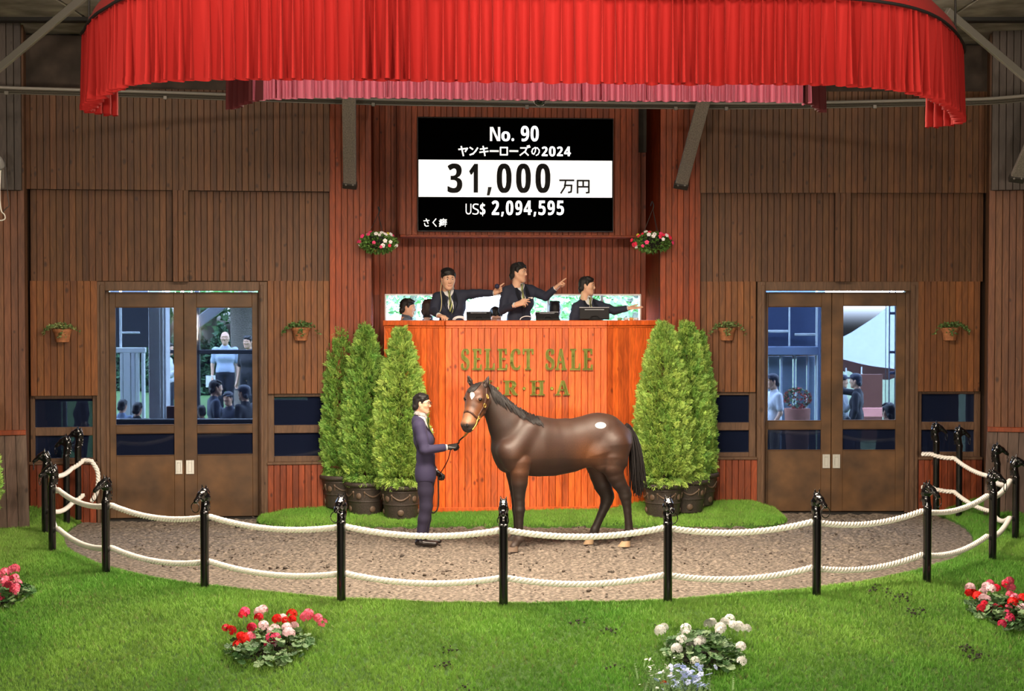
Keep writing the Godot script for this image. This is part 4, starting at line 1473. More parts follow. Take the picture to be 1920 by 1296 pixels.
func twisted(path: Array, r: float) -> ArrayMesh:   # three strands laid round a line
	var b := MB.new()
	var len := 0.0
	var fine := []
	for i in path.size() - 1:
		var l: float = (path[i + 1] - path[i]).length()
		var n := maxi(1, int(l / 0.012))
		for k in n: fine.append(path[i].lerp(path[i + 1], float(k) / n))
	fine.append(path[-1])
	var frames := []
	var up := Vector3.UP
	for i in fine.size():
		var t: Vector3 = (fine[mini(i + 1, fine.size() - 1)] - fine[maxi(i - 1, 0)]).normalized()
		var s := t.cross(up).normalized()
		up = s.cross(t).normalized()
		frames.append([s, up])
	for st in 3:
		var line := []
		len = 0.0
		for i in fine.size():
			if i > 0: len += (fine[i] - fine[i - 1]).length()
			var a := TAU * (len / 0.125 + st / 3.0)
			line.append(fine[i] + (frames[i][0] * cos(a) + frames[i][1] * sin(a)) * r * 0.54)
		b.tube(line, r * 0.52, 7)
	return b.mesh()

func build_posts() -> void:
	var black := mat(rgb(14, 14, 16), 0.16)
	black.clearcoat_enabled = true
	black.clearcoat = 0.6
	black.clearcoat_roughness = 0.08
	var f := Field.new(Vector3(-0.07, -0.03, -0.09), Vector3(0.07, 0.31, 0.17), 0.004)
	f.chain([[Vector3(0, 0.0, 0.0), 0.040], [Vector3(0, 0.07, -0.018), 0.041], [Vector3(0, 0.14, -0.022), 0.043], [Vector3(0, 0.185, -0.002), 0.038]], 0.02)
	f.chain([[Vector3(0, 0.195, 0.012), 0.034], [Vector3(0, 0.165, 0.058), 0.031], [Vector3(0, 0.122, 0.108), 0.021], [Vector3(0, 0.108, 0.124), 0.020]], 0.014)
	f.cap(Vector3(0, 0.135, 0.02), Vector3(0, 0.15, 0.045), 0.03, 0.026, 0.012)   # jaw
	for s in [-1, 1]:
		f.cap(Vector3(0.02 * s, 0.215, -0.002), Vector3(0.027 * s, 0.262, 0.004), 0.013, 0.003, 0.008)
		f.cap(Vector3(0.028 * s, 0.19, 0.035), Vector3(0.028 * s, 0.186, 0.045), 0.010, 0.009, 0.006)
		f.cap(Vector3(0.014 * s, 0.122, 0.122), Vector3(0.014 * s, 0.120, 0.128), 0.009, 0.007, 0.006)
		f.cap(Vector3(0.03 * s, 0.172, 0.045), Vector3(0.024 * s, 0.135, 0.098), 0.005, 0.004, 0.006)
	for k in 6:   # mane locks down the crest
		var a := 0.22 - k * 0.034
		f.cap(Vector3(0.0, a, -0.035 - 0.02 * sin(k * 0.6)), Vector3(0.012, a - 0.04, -0.058 - 0.008 * sin(k * 0.6)), 0.014, 0.009, 0.006)
	var head := f.mesh([Color.WHITE])
	var pole := MB.new()
	pole.lathe([Vector2(0.041, -0.15), Vector2(0.041, 0.74), Vector2(0.044, 0.742), Vector2(0.044, 0.77), Vector2(0.041, 0.772), Vector2(0.04, 0.785), Vector2(0.0, 0.785)], 20)
	var ring := MB.new()
	var rp := []
	for k in 25: rp.append(Vector3(sin(TAU * k / 24.0), cos(TAU * k / 24.0), 0) * 0.05)
	ring.tube(rp, 0.0045, 6, false)
	var eye := MB.new()
	eye.tube([Vector3(-0.035, 0, 0), Vector3(-0.05, 0, 0.02), Vector3(-0.065, 0, 0)], 0.006, 6)
	var pm := pole.mesh(); var rm := ring.mesh(); var em := eye.mesh()
	var proto: Node3D
	var spots := []
	for i in POSTS.size():
		var p := on_ground(POSTS[i][0], POSTS[i][1], POSTS[i][2])
		spots.append(p)
		var out := Vector2(p.x - RING.x, p.z - RING.y)
		var face := atan2(out.x, out.y)
		if i <= 1: face = -PI / 2
		if i >= 14: face = PI / 2
		var o: Node3D
		if i == 0:
			o = thing("rope_post", POST_SAYS[0], "post", p, face, "horse-head posts round the ring")
			part("pole", pm, black, o)
			part("horse_head", head, black, o, Vector3(0, 0.775, 0))
			part("ring", rm, black, o, Vector3(0, 0.775 + 0.055, 0.128))
			proto = o
		else:
			o = proto.duplicate()
			o.name = numbered("rope_post")
			add_child(o)
			o.position = p
			o.rotation.y = face
			tag(o, POST_SAYS[i], "post", "horse-head posts round the ring")
	# the two ropes, hung on the inner side of the posts
	var rope_m := mat(rgb(240, 236, 230), 0.9)
	for lv in 2:
		var line := []
		for i in spots.size():
			var p: Vector3 = spots[i]
			var inward := Vector3(RING.x - p.x, 0, RING.y - p.z).normalized()
			var base: Vector3 = p + inward * 0.068
			var h: float = 0.02 - p.y if i > 1 and i < 13 else 0.0
			line.append(base + Vector3(0, [0.72, 0.285][lv] + (0.0 if i > 1 and i < 13 else -0.12), 0))
		var path := []
		for i in line.size() - 1:
			var a: Vector3 = line[i]; var b: Vector3 = line[i + 1]
			var n := 12
			for k in n:
				var t := float(k) / n
				path.append(a.lerp(b, t) - Vector3(0, 0.30 * t * (1.0 - t) * minf(1.0, (b - a).length() / 1.4), 0))
		path.append(line[-1])
		path.append(line[-1] + Vector3(-0.12, 0.0, 0.0))
		if lv == 0:   # the spare end loops down beside the last post on the left
			var e: Vector3 = line[0]
			path = curve([e + Vector3(0.1, -0.52, 0.02), e + Vector3(0.17, -0.4, 0.02), e + Vector3(0.18, -0.16, 0.0), e + Vector3(0.1, -0.01, 0.0)], 5) + path
		var rp2 := part("rope", twisted(path, 0.029), rope_m, self)
		tag(rp2, ["upper thick white twisted rope strung round the ring posts", "lower thick white twisted rope strung round the ring posts"][lv], "rope", "")


# ---------------------------------------------------------------- potted cedars
func pot_parts(o: Node3D, m: Material, relief: Material, soil: Material, turn: float) -> void:
	var prof := [Vector2(0.0, 0.01), Vector2(0.185, 0.01), Vector2(0.2, 0.0), Vector2(0.207, 0.015), Vector2(0.228, 0.175), Vector2(0.236, 0.178), Vector2(0.237, 0.19), Vector2(0.231, 0.194), Vector2(0.255, 0.335), Vector2(0.262, 0.34), Vector2(0.263, 0.35), Vector2(0.258, 0.356), Vector2(0.262, 0.37), Vector2(0.282, 0.375), Vector2(0.292, 0.395), Vector2(0.290, 0.42), Vector2(0.276, 0.432), Vector2(0.262, 0.425), Vector2(0.25, 0.38)]
	var b := MB.new()
	b.lathe(prof, 36)
	part("pot", b.mesh(), m, o)
	var s := MB.new()
	s.lathe([Vector2(0.258, 0.36), Vector2(0.15, 0.385), Vector2(0.0, 0.39)], 24)
	part("potting_soil", s.mesh(), soil, o)
	for k in 4:
		var a := turn + TAU * k / 4.0
		var line := []
		for i in 13:
			var t := i / 12.0 - 0.5
			var y := 0.305 - 0.06 * cos(t * PI)
			var r := 0.228 + (y - 0.194) * 0.17 + 0.004
			line.append(Vector3(sin(a + t * 0.95) * r, y, cos(a + t * 0.95) * r))
		var g := MB.new()
		var rad := []
		for i in 13: rad.append(0.006 + 0.008 * cos((i / 12.0 - 0.5) * PI))
		g.tube(line, rad, 6)
		for e in [0, 12]:
			g.ball(line[e], Vector3(0.016, 0.02, 0.016), 8)
			g.tube([line[e], line[e] + Vector3(0, -0.07, 0) * 1.0 - Vector3(line[e].x, 0, line[e].z).normalized() * 0.01], [0.01, 0.004], 6)
		part("garland", g.mesh(), relief, o)
		var a2 := a + PI / 4
		var md := MB.new()
		var out := Vector3(sin(a2), 0, cos(a2))
		md.ball(out * 0.242 + Vector3(0, 0.262, 0), Vector3(0.035, 0.042, 0.014), 12, Basis(Vector3.UP, a2))
		part("medallion", md.mesh(), relief, o)
		var m2 := MB.new()
		m2.ball(Vector3(sin(a), 0, cos(a)) * 0.217 + Vector3(0, 0.085, 0), Vector3(0.042, 0.042, 0.016), 12, Basis(Vector3.UP, a))
		part("medallion", m2.mesh(), relief, o)

func spray_mesh() -> ArrayMesh:   # a flat fan of scaly cedar twigs, growing along +y
	var b := MB.new()
	var r2 := RandomNumberGenerator.new()
	r2.seed = 8
	for k in 11:
		var t := k / 10.0
		var ang := (0.0 if k == 10 else lerpf(1.15, 0.5, t)) * (1.0 if k % 2 == 0 else -1.0)
		var from := Vector3(0, 0.012 + 0.05 * t, 0.006 * sin(t * 4.0))
		var dir := Vector3(sin(ang), cos(ang), r2.randf_range(-0.35, 0.35)).normalized()
		var len := lerpf(0.045, 0.03, t)
		var side := dir.cross(Vector3.BACK).normalized() * 0.0045
		var mid := from + dir * len * 0.55
		var tip := from + dir * len + Vector3(0, 0, -0.006)
		b.quad(from - side * 0.4, from + side * 0.4, mid + side + Vector3(0, 0, 0.003), mid - side + Vector3(0, 0, 0.003))
		b.tri(mid - side + Vector3(0, 0, 0.003), mid + side + Vector3(0, 0, 0.003), tip)
	return b.mesh()

func cedar_radius(t: float) -> float:   # outline of the clipped cone from 0 (bottom) to 1 (tip)
	return (0.72 + 0.28 * sin(minf(t / 0.3, 1.0) * PI / 2)) * pow(1.0 - pow(t, 2.1), 0.75)

func cedar(where: Vector3, base: float, high: float, wide: float, label: String, turn: float, yellow: float, spray: ArrayMesh, gm: Material, mats: Array) -> void:
	var o := thing("potted_cedar", label, "potted tree", where, 0.0, "potted cedars beside the booth")
	pot_parts(o, mats[0], mats[1], mats[2], turn)
	var tr := MB.new()
	tr.tube([Vector3(0, 0.36, 0), Vector3(0.01, high * 0.5, 0), Vector3(0, high * 0.93, 0)], [0.03, 0.022, 0.006], 8)
	part("trunk", tr.mesh(), mats[3], o)
	var places := []; var tints := []
	var lump := FastNoiseLite.new()
	lump.seed = int(where.x * 100)
	lump.frequency = 2.6
	var n := int(7600 * high * wide / 1.1)
	for i in n:
		var t := 1.0 - sqrt(rng.randf()) if rng.randf() < 0.7 else rng.randf()
		var y := lerpf(base, high, t)
		var a := rng.randf() * TAU
		var dir := Vector3(sin(a), 0, cos(a))
		var l := lump.get_noise_3d(dir.x * 1.1, y * 1.3, dir.z * 1.1)
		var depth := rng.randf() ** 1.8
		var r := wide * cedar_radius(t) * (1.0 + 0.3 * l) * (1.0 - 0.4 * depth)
		var grow := (dir * rng.randf_range(0.5, 1.1) + Vector3(rng.randf_range(-0.4, 0.4), rng.randf_range(0.15, 1.0), rng.randf_range(-0.4, 0.4))).normalized()
		if t < 0.06: grow = (grow + Vector3(0, -0.9, 0)).normalized()
		var x := grow.cross(dir.rotated(Vector3.UP, rng.randf_range(-1.2, 1.2)) + Vector3(0, 0.2, 0)).normalized()
		var s := rng.randf_range(0.8, 1.5)
		places.append(Transform3D(Basis(x, grow, x.cross(grow)).scaled_local(Vector3.ONE * s), dir * r + Vector3(0, y, 0)))
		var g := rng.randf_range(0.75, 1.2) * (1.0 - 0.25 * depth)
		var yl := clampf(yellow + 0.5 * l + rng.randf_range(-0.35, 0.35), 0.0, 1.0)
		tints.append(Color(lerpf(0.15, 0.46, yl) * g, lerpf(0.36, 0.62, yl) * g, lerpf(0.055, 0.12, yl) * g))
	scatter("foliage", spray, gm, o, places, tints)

func build_pots() -> void:
	var pm := rough_mat(rgb(92, 82, 76), speck_tex, 3.0, 0.5)
	var rm := rough_mat(rgb(140, 116, 98), speck_tex, 5.0, 0.45)
	var sm := rough_mat(rgb(52, 38, 28), speck_tex, 8.0)
	var tm := rough_mat(rgb(92, 68, 50), speck_tex, 6.0)
	var gm := tinted(0.65)
	gm.backlight_enabled = true
	gm.backlight = Color(0.3, 0.4, 0.15)
	var spray := spray_mesh()
	# pixel of the pot's foot, height of the tip (pixel), half width at the bulge (pixels)
	var list := [
		[641, 950, 20.88, 640, 618, 33, 0.25, "tall clipped cedar in a dark pot, farthest left and behind two others", 0.2],
		[686, 956, 20.62, 684, 616, 43, 0.3, "clipped cedar in a dark pot, middle one of the three on the left", 0.5],
		[752, 966, 20.35, 748, 620, 47, 0.55, "pale green clipped cedar in a dark pot right behind the man in the suit", 0.05],
		[1243, 960, 20.5, 1238, 612, 50, 0.55, "clipped cedar in a dark pot just behind the horse's tail", 0.1],
		[1287, 951, 20.75, 1290, 610, 41, 0.4, "clipped cedar in a dark pot, middle one of the three on the right", 0.1],
		[1307, 942, 21.0, 1300, 626, 30, 0.3, "clipped cedar in a dark pot against the right pillar, mostly hidden", 0.8]]
	for q in list:
		var p := at(q[0], q[1], q[2])
		p.y = turf_height(p.x, p.z) + 0.0
		var top := at(q[0], q[4], q[2]).y - p.y
		cedar(p, 0.42, top, q[5] * q[2] / FOCAL * 0.97, q[7], q[8], q[6], spray, gm, [pm, rm, sm, tm])
	var edge := on_ground(-54, 1026, 0.05)
	cedar(edge, 0.42, 1.55, 0.27, "clipped cedar in a dark pot, cut off by the left edge of the picture", 0.4, 0.3, spray, gm, [pm, rm, sm, tm])
	# hanging flower baskets on the pillars
	var leaf := MB.new()
	leaf.quad(Vector3(0, 0, 0), Vector3(0.012, 0.02, 0.004), Vector3(0, 0.045, -0.004), Vector3(-0.012, 0.02, 0.004))
	leaf.tri(Vector3(-0.012, 0.02, 0.004), Vector3(0.012, 0.02, 0.004), Vector3(0, 0.045, -0.004))
	var lm := leaf.mesh()
	var bloom := MB.new()
	for k in 5:
		var a := TAU * k / 5.0
		bloom.ball(Vector3(sin(a) * 0.016, cos(a) * 0.016, 0.004), Vector3(0.014, 0.014, 0.004), 6)
	bloom.ball(Vector3(0, 0, 0.006), Vector3(0.004, 0.004, 0.004), 6)
	var bm := bloom.mesh()
	var black := mat(rgb(28, 27, 26), 0.5)
	var petals := {"pink": mat(rgb(236, 60, 120), 0.6), "white": mat(rgb(235, 230, 232), 0.6), "red": mat(rgb(226, 30, 70), 0.6), "yellow": mat(rgb(214, 204, 50), 0.6)}
	for q in [[709, 453, 20.72, 396, ["white", "white", "white", "pink", "pink", "pink", "white", "white", "pink", "white", "pink", "red", "white", "pink", "yellow", "white"], "hanging basket of white and pink flowers at the left pillar"], [1224, 452, 20.95, 386, ["red", "pink", "pink", "red", "red", "white", "white", "red", "pink", "white", "red", "white", "pink", "red", "yellow", "red"], "hanging basket of crimson and white flowers at the right pillar"]]:
		var p := at(q[0], q[1], q[2])
		var o := thing("hanging_basket", q[5], "hanging basket", p, 0.0, "hanging baskets at the pillars")
		var b := MB.new()
		b.lathe([Vector2(0.0, -0.1), Vector2(0.1, -0.1), Vector2(0.135, 0.05), Vector2(0.142, 0.052), Vector2(0.142, 0.066), Vector2(0.13, 0.066), Vector2(0.12, 0.03), Vector2(0.0, 0.03)], 20)
		part("basket_pot", b.mesh(), black, o)
		var hook := at(q[0], q[3], q[2] + 0.0) - p
		var hb := MB.new()
		hb.tube(curve([hook + Vector3(0, -0.05, 0), hook + Vector3(0.012, 0.0, 0), hook + Vector3(0, 0.04, 0), hook + Vector3(0, 0.06, -0.1), hook + Vector3(0, 0.02, -0.3)], 4), 0.008, 6)
		part("hook", hb.mesh(), black, o)
		for k in 3:
			var a := TAU * k / 3.0 + 0.5
			var wb := MB.new()
			wb.tube([hook + Vector3(0, -0.04, 0), Vector3(sin(a) * 0.14, 0.06, cos(a) * 0.14)], 0.0035, 5)
			part("hanger_wire", wb.mesh(), black, o)
		var places := []; var tints := []
		for i in 900:
			var v := Vector3(rng.randfn(), rng.randfn(), rng.randfn()).normalized()
			var r := rng.randf_range(0.7, 1.08)
			var pos := Vector3(v.x * 0.225, v.y * 0.115 - 0.02, v.z * 0.2) * r
			if pos.z < -0.12: pos.z *= 0.5
			var up := (v + Vector3(rng.randf_range(-0.6, 0.6), rng.randf_range(-0.4, 0.8), rng.randf_range(-0.6, 0.6))).normalized()
			var x := up.cross(Vector3(rng.randf() - 0.5, rng.randf() - 0.5, rng.randf() - 0.5)).normalized()
			places.append(Transform3D(Basis(x, up, x.cross(up)), pos))
			var g := rng.randf_range(0.6, 1.2)
			tints.append(Color(0.10 * g, 0.22 * g, 0.035 * g))
		scatter("foliage", lm, gm, o, places, tints)
		for i in q[4].size() + 10:
			var kind: String = q[4][i % q[4].size()]
			var a := rng.randf() * TAU
			var e := rng.randf_range(-0.5, 1.2)
			var v := Vector3(sin(a) * cos(e), sin(e), absf(cos(a)) * cos(e))
			var pos := Vector3(v.x * 0.25, v.y * 0.13 - 0.01, v.z * 0.21) * rng.randf_range(0.98, 1.12)
			var f := part("flower", bm, petals[kind], o)
			var look := (v + Vector3(0, 0.3, 0.7)).normalized()
			f.transform = Transform3D(Basis.looking_at(-look, Vector3.UP).scaled_local(Vector3.ONE * rng.randf_range(0.75, 1.15)), pos)
	# terracotta half pots of ivy on the walls
	var terra := rough_mat(rgb(196, 128, 84), blotch_tex, 4.0, 0.8)
	for q in [[117, 631, FL, 0.05, "terracotta wall pot with pale variegated ivy left of the left door", 0.7, -1], [564, 628, FL, 0.0, "terracotta wall pot with dark ivy between the left door and red pillar", 0.1, -1], [1363, 628, FR, 0.0, "terracotta wall pot with grey green ivy left of the right door", 0.45, -1], [1781, 628, FR, 0.05, "terracotta wall pot with ivy trailing to the right, right of the right door", 0.15, 1]]:
		var f: Transform3D = q[2]
		var l := loc(f, q[0], q[1], q[3] + 0.03)
		var o := thing("wall_pot", q[4], "wall planter", Vector3.ZERO, 0.0, "terracotta pots on the walls")
		o.transform = f * Transform3D(Basis(), Vector3(l.x, l.y, q[3] + 0.03))
		var b := MB.new()
		var half := [Vector2(0.0, -0.075), Vector2(0.075, -0.075), Vector2(0.085, -0.068), Vector2(0.108, 0.055), Vector2(0.122, 0.06), Vector2(0.126, 0.088), Vector2(0.118, 0.096), Vector2(0.108, 0.09), Vector2(0.0, 0.06)]
		b.lathe(half, 18, Transform3D(Basis(Vector3.UP, -PI / 2), Vector3.ZERO), PI)
		part("half_pot", b.mesh(), terra, o)
		var places := []; var tints := []
		for i in 260:
			var x := rng.randfn(0, 0.07)
			var pos := Vector3(clampf(x, -0.16, 0.16), 0.1 + rng.randf() * 0.07 * (1.0 - absf(x) * 3.0), 0.06 + rng.randfn(0, 0.045))
			if rng.randf() < 0.3:   # trailing stems
				var t := rng.randf()
				var sd := float(q[6]) if rng.randf() < 0.75 else -float(q[6])
				pos = Vector3(sd * (0.1 + 0.14 * t), 0.13 - 0.13 * t * t + rng.randfn(0, 0.01), 0.09 + rng.randfn(0, 0.015))
			elif rng.randf() < 0.15:
				pos = Vector3(rng.randfn(0, 0.03), 0.08 - rng.randf() * 0.1, 0.125)
			pos.z = maxf(pos.z, 0.015)
			var up := Vector3(rng.randf_range(-1, 1), rng.randf_range(-0.3, 1), rng.randf_range(0, 1)).normalized()
			var xx := up.cross(Vector3(rng.randf() - 0.5, rng.randf() - 0.5, 0.2)).normalized()
			places.append(Transform3D(Basis(xx, up, xx.cross(up)).scaled_local(Vector3.ONE * rng.randf_range(0.6, 1.1)), pos))
			var g := rng.randf_range(0.6, 1.2)
			var pale: float = q[5] * rng.randf()
			tints.append(Color(lerpf(0.07, 0.45, pale) * g, lerpf(0.17, 0.5, pale) * g, lerpf(0.04, 0.2, pale) * g))
		scatter("ivy", lm, gm, o, places, tints)


# ---------------------------------------------------------------- flower beds
func geranium_leaf() -> ArrayMesh:
	var b := MB.new()
	var rim := []
	for k in 22:
		var a := TAU * k / 22.0
		var lob := 1.0 + 0.09 * cos(a * 7.0) - 0.5 * exp(-pow(wrapf(a - PI, -PI, PI) * 2.6, 2.0))
		rim.append(Vector3(sin(a) * lob, 0.16 * lob * (1.0 + 0.5 * cos(a * 7.0)) - 0.04, cos(a) * lob) * 0.042)
	b.disc(Vector3(0, 0.0, 0), rim)
	return b.mesh()

func flower_head(sd: int, n: int) -> ArrayMesh:
	var b := MB.new()
	var r2 := RandomNumberGenerator.new()
	r2.seed = sd
	for k in n:
		var y := 1.0 - 1.25 * (k + 0.5) / n
		var a := k * 2.399
		var q := sqrt(maxf(0, 1 - y * y))
		var v := Vector3(cos(a) * q, y, sin(a) * q)
		var x := v.cross(Vector3(0.3, 0.2, 0.9)).normalized()
		var z := v.cross(x)
		for p in 5:
			var t := TAU * p / 5.0 + r2.randf() * 0.4
			var d := x * cos(t) + z * sin(t)
			var s := d.cross(v).normalized()
			var o := v * 0.033
			b.quad(o, o + d * 0.010 + s * 0.007 + v * 0.002, o + d * 0.019 + v * 0.001, o + d * 0.010 - s * 0.007 + v * 0.002)
			b.quad(o, o + d * 0.010 - s * 0.007 + v * 0.002, o + d * 0.019 + v * 0.001, o + d * 0.010 + s * 0.007 + v * 0.002)
	return b.mesh()

func build_flowers() -> void:
	var leaf := geranium_leaf()
	var heads := [flower_head(1, 16), flower_head(2, 11), flower_head(3, 20)]
	var leafs := [mat(rgb(88, 124, 76), 0.6), mat(rgb(66, 108, 58), 0.6), mat(rgb(112, 140, 96), 0.6), mat(rgb(60, 92, 56), 0.6)]
	for m in leafs:
		m.backlight_enabled = true
		m.backlight = Color(0.15, 0.2, 0.08)
	var pet := {"r": mat(rgb(240, 28, 20), 0.6), "c": mat(rgb(226, 22, 60), 0.6), "p": mat(rgb(250, 128, 160), 0.6), "m": mat(rgb(236, 70, 120), 0.6), "w": mat(rgb(252, 222, 230), 0.6), "h": mat(rgb(252, 251, 250), 0.6)}
	var dark := rough_mat(rgb(46, 40, 28), speck_tex, 5.0)
	# beds: outline ellipse in pixels, leaves, then flower heads [pixel x, pixel y, kind]
	var beds := [
		["bed of red, pink and white geraniums on the lawn, left of the centre", 505, 1204, 84, 44, 210, [[424, 1178, "c"], [433, 1183, "c"], [455, 1154, "c"], [459, 1148, "m"], [486, 1148, "w"], [493, 1144, "w"], [485, 1158, "c"], [520, 1162, "r"], [530, 1159, "w"], [547, 1152, "r"], [548, 1162, "r"], [536, 1165, "r"], [573, 1158, "p"], [578, 1152, "p"], [596, 1160, "p"], [605, 1169, "p"], [472, 1177, "m"], [494, 1174, "w"], [508, 1184, "w"], [515, 1180, "w"], [552, 1174, "w"], [540, 1187, "w"], [545, 1188, "w"], [508, 1197, "m"], [518, 1195, "m"], [452, 1195, "r"], [460, 1197, "r"], [469, 1195, "p"], [468, 1206, "r"], [474, 1208, "r"], [446, 1209, "r"], [505, 1208, "m"], [513, 1207, "w"], [538, 1178, "w"]]],
		["bed of white geraniums on the lawn, right of the centre", 1318, 1212, 78, 44, 210, [[1245, 1177, "h"], [1238, 1183, "h"], [1286, 1179, "h"], [1329, 1171, "h"], [1335, 1168, "h"], [1351, 1178, "h"], [1368, 1162, "h"], [1360, 1168, "h"], [1374, 1172, "h"], [1400, 1180, "h"], [1278, 1201, "h"], [1308, 1206, "h"], [1314, 1201, "h"], [1297, 1215, "h"], [1269, 1217, "h"], [1389, 1213, "h"], [1303, 1240, "h"], [1391, 1240, "h"], [1287, 1191, "h"], [1350, 1184, "h"], [1385, 1175, "h"]]],
		["bed of red, pink and white geraniums at the right edge of the lawn", 1880, 1140, 70, 44, 210, [[1819, 1103, "w"], [1817, 1113, "r"], [1824, 1114, "r"], [1833, 1118, "r"], [1843, 1110, "w"], [1850, 1101, "w"], [1858, 1105, "w"], [1868, 1104, "c"], [1844, 1123, "w"], [1849, 1125, "w"], [1846, 1133, "c"], [1840, 1142, "c"], [1856, 1095, "p"], [1885, 1094, "p"], [1893, 1090, "p"], [1896, 1103, "p"], [1885, 1097, "c"], [1894, 1116, "p"], [1902, 1121, "p"], [1899, 1130, "r"], [1865, 1141, "p"], [1873, 1142, "c"], [1891, 1140, "p"], [1888, 1151, "m"], [1893, 1160, "m"], [1879, 1170, "m"], [1912, 1142, "w"], [1918, 1140, "w"], [1917, 1122, "r"], [1926, 1150, "r"], [1930, 1128, "p"]]],
		["bed of pink geraniums at the left edge of the lawn", 2, 1112, 62, 38, 160, [[22, 1069, "p"], [28, 1067, "p"], [9, 1074, "p"], [0, 1078, "p"], [-10, 1076, "p"], [2, 1090, "p"], [10, 1088, "p"], [8, 1096, "p"], [22, 1086, "p"], [28, 1084, "p"], [34, 1094, "p"], [24, 1096, "p"], [16, 1098, "p"], [27, 1106, "p"], [26, 1112, "p"], [30, 1101, "p"], [1, 1120, "m"], [-12, 1100, "p"], [-20, 1088, "p"], [-8, 1112, "p"]]]]
	for q in beds:
		var c := on_turf(q[1], q[2] + 4, 0.08)
		c.y = turf_height(c.x, c.z)
		var o := thing("flower_bed", q[0], "flowers", c, 0.0, "geranium beds in the lawn")
		var sx: float = q[3] * -c.z / FOCAL
		var sz: float = q[4] * 3.6 * -c.z / FOCAL
		var mb := MB.new()
		var rim := []
		for k in 20: rim.append(Vector3(cos(TAU * k / 20.0) * sx * 0.62, 0.012 + turf_height(c.x + cos(TAU * k / 20.0) * sx * 0.62, c.z - sin(TAU * k / 20.0) * sz * 0.34) - c.y, -sin(TAU * k / 20.0) * sz * 0.34))
		mb.disc(Vector3(0, 0.04, 0), rim)
		part("bed_soil", mb.mesh(), dark, o)
		for i in q[5]:
			var a := rng.randf() * TAU; var r := sqrt(rng.randf())
			var x := cos(a) * r * sx * 0.95; var z := sin(a) * r * sz * 0.52
			var h := turf_height(c.x + x, c.z + z) - c.y + 0.03 + 0.14 * (1.0 - r * r) * rng.randf_range(0.3, 1.0) + rng.randf() * 0.04
			var f := part("leaf", leaf, leafs[rng.randi() % 4], o)
			f.transform = Transform3D(Basis.from_euler(Vector3(rng.randf_range(-0.2, 0.9), rng.randf() * TAU, rng.randf_range(-0.4, 0.4))).scaled_local(Vector3.ONE * rng.randf_range(0.6, 1.15)), Vector3(x, h, z))
		for h in q[6]:
			var lift := 0.15 if h[1] < q[2] else 0.11
			var p := on_turf(h[0], h[1], lift)
			if absf(p.z - c.z) > sz * 0.75:
				var zz := c.z + clampf(p.z - c.z, -sz * 0.75, sz * 0.75)
				p = at(h[0], h[1], -zz)
			var f := part("flower_head", heads[rng.randi() % 3], pet[h[2]], o)
			f.transform = Transform3D(Basis.from_euler(Vector3(rng.randf_range(0.0, 0.5), rng.randf() * TAU, 0)).scaled_local(Vector3.ONE * rng.randf_range(1.0, 1.4)), p - c)
			var st := MB.new()
			var g := Vector3((p - c).x * 0.93, turf_height(p.x, p.z) - c.y, (p - c).z + 0.02)
			st.tube([p - c, (p - c) * 0.75 + g * 0.25 + Vector3(0, 0.01, 0), (p - c) * 0.45 + g * 0.55], 0.003, 5)
			part("stem", st.mesh(), leafs[2], o)
	# the pale blue plumbago with white sprays and a red poppy at the lower edge
	var c := on_turf(1268, 1300, 0.02)
	c.y = turf_height(c.x, c.z)
	var o := thing("blue_flower_clump", "pale blue flowers with fine white sprays at the lower edge of the lawn", "flowers", c)
	var small := MB.new()
	for k in 5:
		var a := TAU * k / 5.0
		small.ball(Vector3(sin(a) * 0.009, 0.0, cos(a) * 0.009), Vector3(0.008, 0.002, 0.008), 6)
	var sm := small.mesh()
	var blues := [mat(rgb(160, 180, 236), 0.6), mat(rgb(186, 200, 242), 0.6)]
	var thin := MB.new()
	thin.tube([Vector3.ZERO, Vector3(0.01, 0.12, 0), Vector3(0.03, 0.22, 0.0)], [0.002, 0.0015, 0.001], 4)
	for k in 9: thin.quad(Vector3(0.004 * k, 0.03 * k, 0), Vector3(0.02 + 0.003 * k, 0.02 + 0.028 * k, 0.006), Vector3(0.03, 0.04 + 0.024 * k, 0), Vector3(0.006, 0.045 + 0.024 * k, -0.004))
	var tm2 := thin.mesh()
	var places := []; var tints := []
	for i in 260:
		var x := rng.randfn(0, 0.13); var z := rng.randfn(0, 0.14)
		places.append(Transform3D(Basis.from_euler(Vector3(rng.randf_range(-0.5, 0.5), rng.randf() * TAU, rng.randf_range(-0.5, 0.5))).scaled_local(Vector3.ONE * rng.randf_range(0.5, 0.9)), Vector3(x, turf_height(c.x + x, c.z + z) - c.y, z)))
		var g := rng.randf_range(0.7, 1.3)
		tints.append(Color(0.26 * g, 0.42 * g, 0.18 * g))
	scatter("foliage", tm2, tinted(0.7), o, places, tints)
	var rr := RandomNumberGenerator.new()
	rr.seed = 77
	for i in 110:
		var wh := i % 4 == 0
		var px := rr.randfn(1232, 18) if wh else rr.randfn(1285, 20)
		var py := rr.randf_range(1232, 1294) if wh else rr.randf_range(1246, 1296)
		var p := at(px, py, -c.z + rr.randf_range(-0.12, 0.12))
		p.y = maxf(p.y, turf_height(p.x, p.z) + 0.05)
		var f := part("flower", sm, mat(rgb(232, 236, 226), 0.6) if wh and i == 0 else (pet["h"] if wh else blues[i % 2]), o)
		f.transform = Transform3D(Basis.from_euler(Vector3(rr.randf_range(0.2, 1.1), rr.randf() * TAU, 0)).scaled_local(Vector3.ONE * rr.randf_range(1.1, 2.0) * (0.5 if wh else 1.0)), p - c)
	var pp := part("poppy", heads[1], pet["r"], o, at(1244, 1280, -c.z) - c)
	pp.scale = Vector3(0.7, 0.4, 0.6)


# ---------------------------------------------------------------- the horse
var horse_field: Field
var horse_at: Vector3

